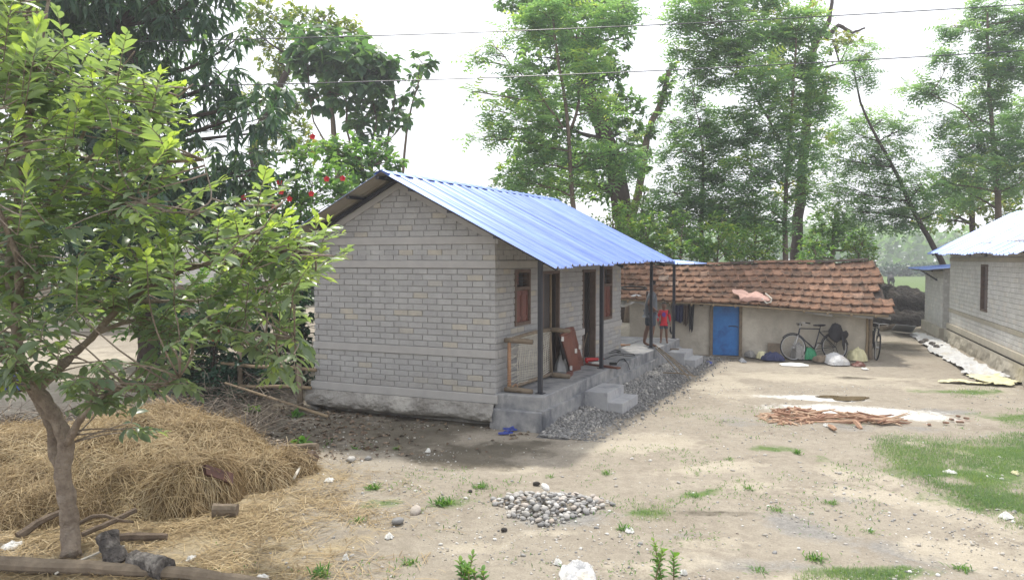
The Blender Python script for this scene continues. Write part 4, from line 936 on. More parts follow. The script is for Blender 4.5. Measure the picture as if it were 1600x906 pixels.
tree('creeper_snag', 'slim leaning snag covered with creeper between the two tall trees', 'tree', [(985, 360), (1000, 290), (1012, 210), (1032, 160), (1046, 110)], 35, .22, .10, [(1046, 108, 12), (1042, 130, 15), (1036, 152, 13), (1026, 178, 13), (1014, 205, 14), (1008, 235, 13), (1000, 262, 16)], 'broad', bark='bark', dens=1.4)
tree('feathery_tree', 'pale feathery tree with a forked stem in front of the creeper tree', 'tree', [(897, 360), (893, 290), (886, 180), (870, 80), (862, 10)], 27, .11, .03,
     [(744, 95, 15), (737, 143, 12), (775, 75, 18), (759, 214, 21), (768, 172, 22), (815, 44, 32), (851, 20, 34), (820, 119, 28), (851, 150, 34), (823, 190, 38), (851, 222, 40), (902, 131, 34), (918, 92, 32), (906, 50, 34), (945, 30, 30), (974, 10, 26), (839, 254, 38), (805, 285, 26), (890, 286, 44), (926, 238, 34), (942, 170, 32), (966, 258, 36), (990, 232, 24), (880, 5, 36), (792, 110, 16), (785, 200, 20)], 'feather', group=TG, tint0=.55, stems=[(.06, .02, [(893, 200), (912, 120), (940, 50)]), (.04, .015, [(880, 200), (840, 140), (800, 105)])])
tree('feathery_tree', 'feathery tree with a straight dark stem above the left end of the tile roof', 'tree', [(1096, 400), (1096, 330), (1099, 250), (1092, 190)], 31, .12, .03,
     [(1090, 185, 38), (1060, 235, 36), (1112, 255, 42), (1052, 300, 42), (1085, 330, 46), (1130, 330, 38), (1030, 340, 36), (1082, 135, 34), (1046, 190, 18), (1120, 210, 30), (1100, 290, 40)], 'feather', group=TG, tint0=.40)
tree('feathery_tree', 'tallest feathery tree with a slim stem beside the old brown trunk', 'tree', [(1227, 405), (1227, 330), (1231, 245), (1241, 120), (1245, 50)], 30, .13, .03,
     [(1200, 60, 46), (1150, 55, 46), (1120, 25, 44), (1078, 18, 38), (1058, 32, 18), (1245, 40, 36), (1190, 120, 48), (1130, 100, 46), (1090, 85, 32), (1240, 130, 42), (1200, 180, 46), (1150, 200, 48), (1240, 205, 38), (1208, 250, 42), (1280, 165, 30), (1160, 270, 44), (1150, 330, 44), (1205, 330, 44), (1258, 300, 26), (1058, 75, 16), (1300, 122, 18), (1180, -20, 50), (1100, -20, 40), (1262, 95, 30), (1270, 165, 28), (1256, 232, 32), (1268, 30, 28), (1255, 280, 24)], 'feather', group=TG, tint0=.46, stems=[(.05, .02, [(1231, 250), (1180, 150), (1130, 60)]), (.04, .02, [(1230, 260), (1270, 190), (1305, 120)])])
tree('old_tree', 'old thick brown trunk with bare crooked limbs and thin yellowish leaves', 'tree', [(1244, 410), (1248, 340), (1256, 240), (1262, 150), (1272, 60)], 38, .34, .15,
     [(1300, 65, 28), (1270, 15, 22), (1330, 62, 18), (1345, 95, 16), (1230, 60, 30), (1215, 110, 30), (1285, 215, 24), (1235, 300, 26), (1210, 20, 26), (1290, 130, 20)], 'small', bark='bark_dark', tint0=.72, dens=.8, stems=[(.16, .05, [(1272, 70), (1292, 40), (1300, 5), (1296, -30)]), (.13, .04, [(1290, 60), (1310, 40), (1332, 52), (1352, 44)]), (.10, .03, [(1265, 120), (1285, 105), (1312, 100)]), (.10, .03, [(1275, 50), (1262, 15), (1275, -20)])])
tree('leaning_tree', 'feathery tree leaning left with a dark slanted trunk beside the outhouse', 'tree', [(1476, 425), (1455, 380), (1428, 330), (1396, 262), (1352, 180), (1334, 110)], 33, .15, .03,
     [(1348, 80, 30), (1340, 118, 28), (1380, 185, 30), (1330, 205, 38), (1310, 250, 36), (1392, 245, 38), (1350, 285, 48), (1402, 310, 42), (1300, 300, 28), (1440, 288, 36), (1380, 335, 46), (1322, 330, 38), (1432, 335, 30), (1415, 200, 22), (1465, 330, 22), (1360, 240, 36)], 'pale', group=TG, tint0=.5, bark='bark_dark', dens=1.25)
tree('feathery_tree', 'feathery tree with long level sprays above the pale house roof', 'tree', [(1562, 420), (1558, 300), (1552, 220), (1545, 120), (1543, 20)], 34, .18, .04,
     [(1490, 40, 24), (1480, 92, 26), (1432, 138, 25), (1465, 142, 22), (1470, 188, 18), (1460, 212, 9), (1520, 108, 30), (1540, 10, 32), (1580, 38, 34), (1592, 100, 38), (1560, 130, 32), (1520, 178, 32), (1500, 222, 36), (1560, 220, 40), (1595, 180, 42), (1530, 262, 38), (1490, 272, 30), (1582, 268, 40), (1460, 290, 28), (1610, 20, 40), (1550, 60, 28), (1575, 85, 30), (1540, 150, 30), (1580, 230, 34), (1600, 280, 34), (1510, 300, 30)], 'feather', group=TG, tint0=.42, stems=[(.04, .015, [(1552, 230), (1500, 170), (1440, 140)]), (.04, .015, [(1556, 260), (1600, 180)])])
tree('bush_tree', 'round leafy dark green tree between the old trunk and the leaning tree', 'tree', [(1300, 420), (1302, 370), (1305, 330)], 36, .14, .05, [(1300, 345, 38), (1285, 375, 34), (1320, 372, 36), (1345, 385, 26), (1270, 395, 24)], 'bush', bark='bark', dens=1.3)
tree('bush_tree', 'yellowish green broad tree low behind the pale house roof', 'tree', [(1522, 420), (1518, 330), (1515, 280)], 40, .22, .08, [(1500, 300, 36), (1530, 310, 36), (1480, 330, 30), (1560, 320, 36), (1590, 310, 36), (1515, 270, 30), (1450, 345, 24), (1500, 340, 28)], 'small', bark='bark_dark', dens=.85, tint0=.5)
# leafy undergrowth behind the mud house
for k, (px, py, r_, yy, lab) in enumerate(((955, 350, 38, 29, 'leafy green bush nearest the roof end of the brick house'), (1010, 365, 40, 28.5, 'bright green bush behind the porch of the brick house'), (1062, 368, 42, 28, 'rounded bright bush over the left end of the tile roof'), (1120, 372, 42, 28.5, 'bushy shrub behind the tile roof above the blue door'),
                                          (1178, 375, 40, 29, 'low bush behind the tile roof left of the thin dark stem'), (1272, 390, 26, 31, 'small bush right of the old brown trunk'), (1000, 320, 30, 32, 'taller pale bush in front of the creeper trunk'), (1340, 392, 26, 34, 'low bush behind the right end of the tile roof'), (1150, 340, 34, 34, 'taller shrub under the tallest feathery tree'))):
    tree('shrub', lab, 'shrub', [(px, 425), (px + 3, py)], yy, .06, .03, [(px, py, r_), (px - r_ * .6, py + 18, r_ * .75), (px + r_ * .6, py + 15, r_ * .75), (px, py + 32, r_ * .9), (px + r_ * .2, py - r_ * .6, r_ * .5)], 'bush', group='bushes behind the mud house', tint0=.55 + .12 * math.sin(k * 2.2), lw=.8, dens=1.3)
# bright flowering shrubs behind the left of the house
r_ = tree('hibiscus', 'tall bright green flowering shrub behind the left roof edge of the brick house', 'shrub', [(470, 470), (468, 380), (470, 320)], 19.5, .07, .03,
     [(440, 300, 44), (488, 285, 48), (525, 275, 40), (455, 335, 42), (415, 345, 40), (500, 330, 44), (540, 310, 34), (430, 375, 40), (480, 380, 40), (380, 360, 34), (470, 250, 30)], 'shrub', tint0=.58, bark='bark', dens=1.0)
flowers(r_, [(429, 322), (440, 300), (453, 311), (437, 285), (511, 280), (536, 279), (487, 303), (489, 214), (382, 309), (398, 332), (420, 352)], 18.55, .085)
tree('leafy_tree', 'dark leafy tree rising over the left roof slope', 'tree', [(575, 470), (572, 330), (566, 260)], 23, .11, .04, [(560, 245, 40), (590, 240, 30), (612, 252, 22), (545, 275, 34), (600, 275, 28), (530, 235, 30), (575, 290, 34), (510, 240, 26)], 'broad', bark='bark', tint0=.42, dens=1.1, lw=.9)
r_ = tree('hibiscus', 'dark flowering shrub behind the bamboo fence left of the house', 'shrub', [(330, 632), (332, 580), (335, 540)], 15.9, .05, .02,
     [(312, 560, 40), (345, 590, 42), (310, 605, 34), (352, 540, 36), (300, 520, 36), (330, 500, 36), (370, 570, 28), (285, 590, 30), (395, 560, 26), (410, 590, 22), (340, 625, 30), (300, 630, 28), (420, 545, 22), (255, 570, 30), (240, 605, 26), (275, 540, 28), (385, 600, 24), (410, 615, 20), (360, 615, 24)], 'darkshrub', bark='bark_dark', dens=1.0)
flowers(r_, [(345, 516), (332, 529), (352, 512), (262, 553)], 15.2, .06)
tree('hibiscus', 'dark shrub with a few red flowers against the left edge of the brick wall', 'shrub', [(462, 620), (470, 540), (470, 480)], 17.2, .05, .02, [(470, 470, 32), (452, 500, 30), (480, 520, 26), (440, 540, 26), (486, 560, 20), (420, 500, 30), (455, 430, 34), (470, 565, 26), (440, 585, 28), (410, 565, 28), (482, 600, 20), (425, 610, 24), (390, 530, 26)], 'darkshrub', bark='bark_dark', dens=.9)
tree('bush_tree', 'mid green leafy bush filling the gap between the guava and the brick house', 'tree', [(335, 560), (338, 480), (340, 440)], 21.5, .09, .04, [(360, 445, 46), (305, 450, 46), (250, 470, 46), (410, 430, 40), (450, 400, 34), (200, 500, 40), (330, 500, 44), (400, 480, 40), (445, 450, 34), (280, 510, 36)], 'bush', bark='bark', dens=1.1, tint0=.42)
# far trees and hedge along the field
def treeline(name, label, x0, x1, y0, y1, hmax, n, seed, mat, size=1.2):
    P = np.stack([rng.uniform(x0, x1, n), rng.uniform(y0, y1, n), np.zeros(n)], 1)
    top = hmax * (.35 + .65 * vnoise(P[:, 0] * .06 + seed, P[:, 1] * .02, seed, 4)); P[:, 2] = top * rng.random(n) ** .7
    D = unit(rng.normal(size=(n, 3)) + np.array([0, -.4, -.1])); N = np.array([0, 0, 1.]) + rng.normal(size=(n, 3)) * .5
    V, Fc, t_ = leaves(T_diamond(.7), P, D, N, size * (.6 + .8 * rng.random(n)), np.clip(.3 + .35 * P[:, 2] / hmax + rng.normal(size=n) * .15, 0, 1))
    return tag(np_mesh(name, V, Fc, M[mat], attrs={'tint': t_}, kind='stuff'), label, 'trees')
treeline('distant_trees', 'far blurred line of trees beyond the field', -320, 320, 185, 240, 15, 26000, 5, 'broad', 2.4)
treeline('field_hedge', 'low dark hedge along the far side of the green field', 30, 130, 128, 133, 2.6, 9000, 8, 'shrub_dark', .7)
treeline('left_thicket', 'pale thicket closing the far left behind the shed', -60, -6, 48, 60, 7, 12000, 12, 'broad', 1.0)

# ------------------------------------------------------------------ the guava tree in front
GY0 = 7.5
guava = thing('guava_tree', 'guava tree with a mottled forked trunk and spreading pale leaves in front at the left', 'tree', gp(112, 868, 0))
TB = guava.location
def g_(px, py, dy=0.): return dp(px, py, GY0 + dy)
mb = MB()
def gtube(pts, r0, r1, n=12):
    P = [g_(*p) for p in pts]; fine = []; m_ = len(P)
    for k in range(m_ - 1):
        for j in range(5):
            t_ = j / 5; p0 = P[max(k - 1, 0)]; p1 = P[k]; p2 = P[k + 1]; p3 = P[min(k + 2, m_ - 1)]
            fine.append(.5 * ((2 * p1) + (p2 - p0) * t_ + (2 * p0 - 5 * p1 + 4 * p2 - p3) * t_ ** 2 + (3 * p1 - p0 - 3 * p2 + p3) * t_ ** 3))
    fine.append(P[-1]); L = len(fine); rr_ = [r0 + (r1 - r0) * (k / (L - 1)) ** .8 + (.006 * math.sin(k * 1.9) * r0 / .1) for k in range(L)]
    mb.tube(fine, rr_, n); return fine
skel = []
def addb(pts, r0, r1, n=9): f = gtube(pts, r0, r1, n); skel.extend(f); return f
gtube([(110, 872, -.15), (109, 830, 0), (104, 780, 0), (98, 735, 0), (104, 700, .02), (94, 664, .03), (72, 625, .05), (50, 596, .05)], .095, .058, 16)
gtube([(97, 740, .05), (84, 706, .12), (80, 668, .12), (62, 630, .1), (46, 600, .05)], .048, .042, 12)
addb([(105, 694, 0), (118, 668, -.1), (134, 640, -.2), (150, 600, -.3)], .045, .025)
addb([(50, 600, .05), (34, 570, 0), (24, 510, -.1), (14, 420, -.2), (30, 300, -.3), (52, 150, -.3), (66, 60, -.3), (80, -30, -.3)], .060, .014)
addb([(58, 606, .05), (90, 578, .2), (116, 552, .3), (150, 520, .3), (200, 470, .2), (270, 430, 0), (350, 405, -.2), (430, 390, -.4), (520, 400, -.5)], .055, .008)
addb([(30, 550, 0), (20, 470, .3), (10, 430, .4), (60, 350, .4), (100, 290, .3), (150, 240, .2), (230, 190, .1), (300, 130, 0)], .045, .007)
addb([(24, 500, 0), (30, 440, -.4), (26, 400, -.6), (0, 330, -.8), (-40, 250, -.9), (-60, 150, -.8)], .045, .010)
addb([(100, 290, .3), (150, 300, 0), (210, 310, -.2), (260, 330, -.4), (320, 330, -.5)], .025, .007)
addb([(150, 520, .3), (220, 500, .2), (300, 520, -.1), (380, 520, -.3), (460, 530, -.5)], .028, .006)
addb([(200, 470, .2), (300, 470, .5), (400, 450, .6), (480, 440, .7)], .025, .006)
addb([(134, 640, -.2), (180, 610, -.4), (230, 610, -.6), (280, 590, -.8)], .02, .006)
addb([(40, 580, 0), (10, 560, -.4), (-40, 540, -.6)], .03, .01)
addb([(300, 330, -.5), (330, 310, -.5), (318, 250, -.5)], .01, .004)
addb([(350, 405, -.2), (400, 370, -.5), (430, 330, -.6), (455, 300, -.6)], .012, .004)
addb([(60, 350, .4), (150, 170, .4), (180, 120, .3), (210, 80, .2)], .02, .006)
mb_tr = mb
# twig spots inside the outline of the crown as the photo shows it
def inpoly(x, y, pl):
    c = False; j = len(pl) - 1
    for i in range(len(pl)):
        xi, yi = pl[i]; xj, yj = pl[j]
        if (yi > y) != (yj > y) and x < (xj - xi) * (y - yi) / (yj - yi) + xi: c = not c
        j = i
    return c
CROWN = [([(-90, -60), (50, -60), (48, 20), (70, 60), (125, 52), (150, 90), (200, 80), (185, 130), (270, 108), (262, 160), (310, 190), (235, 230), (320, 260), (230, 300), (150, 320), (-90, 330)], 235, 1.),
         ([(-90, 330), (150, 310), (250, 330), (300, 360), (340, 345), (400, 340), (440, 350), (520, 365), (555, 395), (530, 420), (480, 450), (500, 480), (470, 500), (400, 500), (300, 500), (200, 500), (100, 500), (-90, 500)], 235, 1.),
         ([(-90, 500), (120, 500), (110, 540), (90, 560), (60, 600), (-90, 640)], 62, .9),
         ([(200, 500), (380, 500), (470, 520), (480, 565), (430, 570), (370, 540), (300, 545), (215, 520)], 46, .85),
         ([(85, 590), (130, 570), (200, 565), (290, 560), (310, 610), (260, 625), (180, 645), (120, 640)], 42, .85),
         ([(195, 640), (225, 630), (240, 680), (215, 680)], 4, .8), ([(390, 570), (470, 570), (470, 600), (400, 598)], 4, .8),
         ([(300, 260), (345, 280), (335, 335), (305, 335)], 4, .9), ([(395, 280), (455, 295), (440, 350), (395, 345)], 5, .9),
         ([(0, 40), (60, -30), (90, 20), (60, 110)], 10, .9)]
P, D, N, Ls, ti = [], [], [], [], []
tw = MB()
for poly, cnt, sc in CROWN:
    bx = [p[0] for p in poly]; by = [p[1] for p in poly]; done = 0; tries = 0
    while done < cnt and tries < 4000:
        tries += 1; x = rnd.uniform(min(bx), max(bx)); y = rnd.uniform(min(by), max(by))
        if not inpoly(x, y, poly): continue
        done += 1
        a = min(skel, key=lambda q: (q - g_(x, y, 0)).length)
        end = g_(x, y, rnd.gauss(-.1, .55)); a = min(skel, key=lambda q: (q - end).length + (.25 if q.z > end.z else 0))
        out_ = (end - a); dl = out_.length
        mainb = Vector((.55, rnd.uniform(-.6, .4), .25)) if x > 60 else Vector((rnd.uniform(-.4, .5), rnd.uniform(-.5, .4), .5))
        if y > 520: mainb = Vector((rnd.uniform(.1, .6), -.4, -.2))
        if x < 100 and y < 120: mainb = Vector((.15, -.1, 1.))
        d = (mainb + out_.normalized() * .5 + Vector((rnd.gauss(0, .3), rnd.gauss(0, .3), rnd.gauss(0, .22)))).normalized()
        Lt = rnd.uniform(.30, .58) * sc * (.75 if y > 520 else 1); st = end - d * Lt * .6; tip = end + d * Lt * .4
        if dl > .05: limb(tw, a, st, .010, .005, .10, 4, 5, .05)
        mid = st.lerp(tip, .5) + Vector((0, 0, .03)); tw.tube([st, mid, tip], [.005, .004, .002], 5)
        npair = max(4, int(Lt / .052)); side = d.cross(Vector((0, 0, 1))).normalized()
        if rnd.random() < .3: side = (side + Vector((0, 0, rnd.uniform(-.5, .5)))).normalized()
        young = rnd.random() < (.60 if y < 470 else .2)
        for k in range(npair):
            t_ = k / (npair - 1); p = st.lerp(mid, t_ * 2) if t_ < .5 else mid.lerp(tip, t_ * 2 - 1)
            for sg in (-1, 1):
                if rnd.random() < .08: continue
                ld = (side * sg * (1 - .55 * t_) + d * (.35 + .75 * t_) + Vector((0, 0, .22 * t_ - .42 * (1 - t_) + rnd.gauss(0, .22)))).normalized()
                P.append(p); D.append(ld); N.append(Vector((0, 0, 1)) + d * -.25 + Vector((rnd.gauss(0, .3), rnd.gauss(0, .3), 0)))
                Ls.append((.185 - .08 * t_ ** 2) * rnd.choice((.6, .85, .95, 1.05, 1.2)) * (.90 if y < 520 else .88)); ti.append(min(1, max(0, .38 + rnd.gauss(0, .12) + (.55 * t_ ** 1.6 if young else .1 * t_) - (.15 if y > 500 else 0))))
mb_tr.jitter(.014, 5.).jitter(.006, 19., 9)
mb_tr.build('trunk', M['bark_guava'], guava, smooth=True)
tw.build('twigs', M['bark_guava'], guava, smooth=True, kind='stuff')
P, D, N, Ls, ti = (np.array(q, float) for q in (P, D, N, Ls, ti))
near = np.argsort(-(Ls / P[:, 1]) * ((P[:, 0] / P[:, 1] > -.66) & (P[:, 2] - H < .36 * P[:, 1])))
big, rest = near[:300], near[300:]
GL = T_leaf(.46, .16, .16)
V, Fc, t_ = leaves(GL, P[rest], D[rest], N[rest], Ls[rest], ti[rest])
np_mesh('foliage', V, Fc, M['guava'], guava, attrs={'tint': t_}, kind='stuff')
LM = []
for k in range(6):                          # six ages of leaf, shared
    me = bpy.data.meshes.new('leaf'); me.from_pydata(GL[0].tolist(), [], GL[1].tolist()); me.materials.append(M['guava'])
    at = me.attributes.new('tint', 'FLOAT', 'POINT'); at.data.foreach_set('value', [.12 + k * .16] * len(GL[0])); LM.append(me)
for i in big:
    x = Vector(D[i]).normalized(); y = Vector(N[i]).cross(x).normalized(); z = x.cross(y)
    o = link('leaf', LM[int(min(5, max(0, round((ti[i] - .12) / .16))))], guava, Vector(P[i]) - TB, Matrix((x, y, z)).transposed().to_euler(), (Ls[i],) * 3)
print('guava leaves', len(P))

# ------------------------------------------------------------------ helpers for small things
def on(root, axis, c, px, py):              # where the sight line meets a local plane of a thing (axis 0/1/2 = c); world place
    mi = world_m(root).inverted(); o = mi @ Vector((0, 0, H)); d = (mi.to_3x3() @ ray(px, py)); t_ = (c - o[axis]) / d[axis]
    return world_m(root) @ (o + d * t_)
def skin(name, verts, edges, mat, parent, sub=1):
    me = bpy.data.meshes.new(name); me.from_pydata([v[:3] for v in verts], edges, []); me.materials.append(mat)
    o = link(name, me, parent); o.modifiers.new('skin', 'SKIN').use_smooth_shade = True
    sv_ = me.skin_vertices[0].data if me.skin_vertices else None
    for i, v in enumerate(verts):
        sv_[i].radius = (v[3], v[4] if len(v) > 4 else v[3]); sv_[i].use_root = i == 0
    o.modifiers.new('sub', 'SUBSURF').levels = sub; o.modifiers['sub'].render_levels = sub + 1
    return o
def hand(V, E, wrist, wi, d, palm_n, s_):
    """palm, four fingers and a thumb growing from a wrist joint"""
    d = Vector(d).normalized(); n_ = Vector(palm_n).normalized(); sd_ = d.cross(n_)
    p = Vector(wrist) + d * .05 * s_; V.append((*p, .030 * s_, .016 * s_)); pi = len(V) - 1; E.append((wi, pi))
    p2 = p + d * .035 * s_; V.append((*p2, .032 * s_, .014 * s_)); qi = len(V) - 1; E.append((pi, qi))
    for k, L in enumerate((.065, .075, .07, .055)):
        b = p2 + sd_ * (.027 - .018 * k) * s_ + d * .012 * s_; m_ = b + d * L * .5 * s_; t_ = m_ + (d * .8 + n_ * .5) * L * .5 * s_; i0 = len(V)
        V += [(*b, .009 * s_), (*m_, .0085 * s_), (*t_, .007 * s_)]; E += [(qi, i0), (i0, i0 + 1), (i0 + 1, i0 + 2)]
    b = p + sd_ * .038 * s_; t_ = b + (d * .8 + sd_ * .5 + n_ * .3) * .045 * s_; i0 = len(V)
    V += [(*b, .011 * s_), (*t_, .008 * s_)]; E += [(pi, i0), (i0, i0 + 1)]
def person(root, h, hs, arms, legs, shirt, shorts, sleeve, short_k, lean=0., fat=1.15):
    """x forward, y left; one skinned body, clothes and hair as children"""
    k = h / 1.72; V, E = [], []
    def P(x, y, z, r_, r2=None): V.append((x * k + lean * z * k, y * k, z * k, r_ * k * fat, (r2 or r_) * k * fat)); return len(V) - 1
    pel = P(0, 0, .93, .115, .14); sp = P(.01, 0, 1.10, .10, .13); ch = P(.015, 0, 1.29, .11, .155); nk = P(.025, 0, 1.46, .052); E += [(pel, sp), (sp, ch), (ch, nk)]
    hb = P(.045, 0, 1.53, .062 * hs); hd = P(.055, 0, 1.53 + .09 * hs, .088 * hs, .076 * hs); hc = P(.045, 0, 1.53 + .16 * hs, .066 * hs); E += [(nk, hb), (hb, hd), (hd, hc)]
    ns = P(.055 + .092 * hs, 0, 1.53 + .06 * hs, .014 * hs); E.append((hd, ns))
    for sg in (-1, 1):
        er = P(.045, sg * .085 * hs, 1.53 + .07 * hs, .018 * hs); E.append((hd, er))
    SV, SE = [tuple(v) for v in V[:3]], [(0, 1), (1, 2)]
    SV = [(v[0], v[1], v[2], v[3] + .022 * k, v[4] + .022 * k) for v in SV]; SV.append((.02 * k + lean * 1.42 * k, 0, 1.42 * k, .07 * k, .085 * k)); SE.append((2, 3))
    SV.append((0 + lean * .8 * k, 0, .80 * k, .13 * k, .15 * k)); SE.append((0, 4))
    for sg, (el, wr, nrm) in zip((-1, 1), arms):
        s0 = P(.01, sg * .165, 1.385, .058); e0 = P(*el, .040); w0 = P(*wr, .028); E += [(ch, s0), (s0, e0), (e0, w0)]
        hand(V, E, V[w0][:3], w0, Vector(V[w0][:3]) - Vector(V[e0][:3]), nrm, k * 1.05)
        a = len(SV); SV.append((V[s0][0], V[s0][1], V[s0][2], .078 * k)); m_ = Vector(V[s0][:3]).lerp(Vector(V[e0][:3]), min(1, sleeve)); SV.append((*m_, .062 * k)); SE += [(2, a), (a, a + 1)]
        if sleeve > 1: m2 = Vector(V[e0][:3]).lerp(Vector(V[w0][:3]), sleeve - 1); SV.append((*m2, .044 * k)); SE.append((a + 1, a + 2))
    HV, HE = [(lean * .95 * k, 0, .96 * k, .135 * k, .155 * k)], []
    for sg, (kn, an) in zip((-1, 1), legs):
        h0 = P(0, sg * .09, .86, .085); k0 = P(*kn, .056); c0 = P(kn[0] * .6 + an[0] * .4 - .015, kn[1] * .6 + an[1] * .4, kn[2] * .6 + an[2] * .4, .052); a0 = P(*an, .035); t0 = P(an[0] + .11, an[1] + sg * .02, .028, .030, .042); t1 = P(an[0] + .17, an[1] + sg * .025, .02, .016, .036)
        E += [(pel, h0), (h0, k0), (k0, c0), (c0, a0), (a0, t0), (t0, t1)]
        a = len(HV); HV.append((V[h0][0], V[h0][1], V[h0][2], .112 * k)); q = Vector(V[h0][:3]).lerp(Vector(V[k0][:3]), short_k); HV.append((*q, .092 * k)); HE += [(0, a), (a, a + 1)]
    skin('body', V, E, M['skin'], root); skin('shirt', SV, SE, M[shirt], root); skin('shorts', HV, HE, M[shorts], root)
    hx = V[hd][0]; hz = V[hd][2]; mb = MB(); bm = bmesh.new(); bmesh.ops.create_icosphere(bm, subdivisions=3, radius=1)
    vs = [(hx - .012 * k * hs + v.co.x * .097 * k * hs, v.co.y * .088 * k * hs, hz + .028 * k * hs + v.co.z * .098 * k * hs) for v in bm.verts]
    bm.verts.index_update(); fs = [[v.index for v in f.verts] for f in bm.faces if not (f.calc_center_median().x > .35 and f.calc_center_median().z < .42) and f.calc_center_median().z > -.45]; bm.free()
    mb.add(vs, fs); mb.build('hair', M['hair'], root, local=True, smooth=True)
    for sg in (-1, 1):
        mb = MB(); mb.ball((hx + .080 * k * hs, sg * .031 * k * hs, hz + .0 * k), (.007 * k, .012 * k, .008 * k)); mb.build('eye', M['eye'], root, local=True)
        mb = MB(); mb.ball((hx + .086 * k * hs, sg * .031 * k * hs, hz + .0 * k), .0055 * k); mb.build('pupil', M['hair'], root, local=True)
    mb = MB(); mb.ball((hx + .070 * k * hs, 0, hz - .062 * k * hs), (.012 * k, .026 * k, .008 * k)); mb.build('mouth', pm('lips', (.10, .035, .03), None, 8, .5, 0) if 'lips' not in M else M['lips'], root, local=True)
M['lips'] = pm('lips', (.10, .035, .03), None, 8, .5, 0)
# the man leaning by the third post, looking to the right; the boy beside him
p = gp(1014.5, 541, FZ); man = thing('person', 'man in a checked grey shirt and knee shorts standing barefoot behind a porch post', 'person', p, R(8))
person(man, 1.70, 1.0, [((-.15, -.27, 1.13), (.04, -.20, .99), (1, .3, 0)), ((.02, .30, 1.12), (.14, .20, 1.0), (0, -1, 0))],
       [((.05, -.10, .50), (.0, -.10, .085)), ((-.02, .12, .50), (-.10, .14, .085))], 'shirt_grey', 'shorts_grey', .62, .98, lean=.03)
mb = MB(); mb.box((0.02, -.168, 1.02 * .99), (.001, .001, .001))
p = gp(1037, 535.5, FZ); boy = thing('person', 'small boy in a long red shirt and dark shorts standing barefoot on the porch', 'person', p, R(-100))
person(boy, 1.07, 1.28, [((-.02, -.25, 1.12), (.05, -.24, .86), (0, 1, 0)), ((.0, .25, 1.12), (.06, .27, .87), (0, -1, 0))],
       [((.03, -.11, .47), (.0, -.12, .085)), ((.03, .11, .47), (.02, .13, .085))], 'shirt_red', 'shorts_grey', 1.75, .72)
mb = MB(); mb.ball((.125 * 1.0, 0, .78), (.012, .05, .07), seg=2, jit=.15); mb.build('shirt_print', M['print_blue'], boy, local=True)
hb_ = world_m(boy) @ Vector((.07, .175, .45)); mb = MB(); mb.tube([hb_, hb_ + Vector((.0, 0, -.10)), hb_ + Vector((.03, 0, -.2))], [.02, .03, .022], 7); single('sandal', 'dark sandal dangling from the hand of the boy', 'sandal', mb, M['cloth_dark'], hb_)

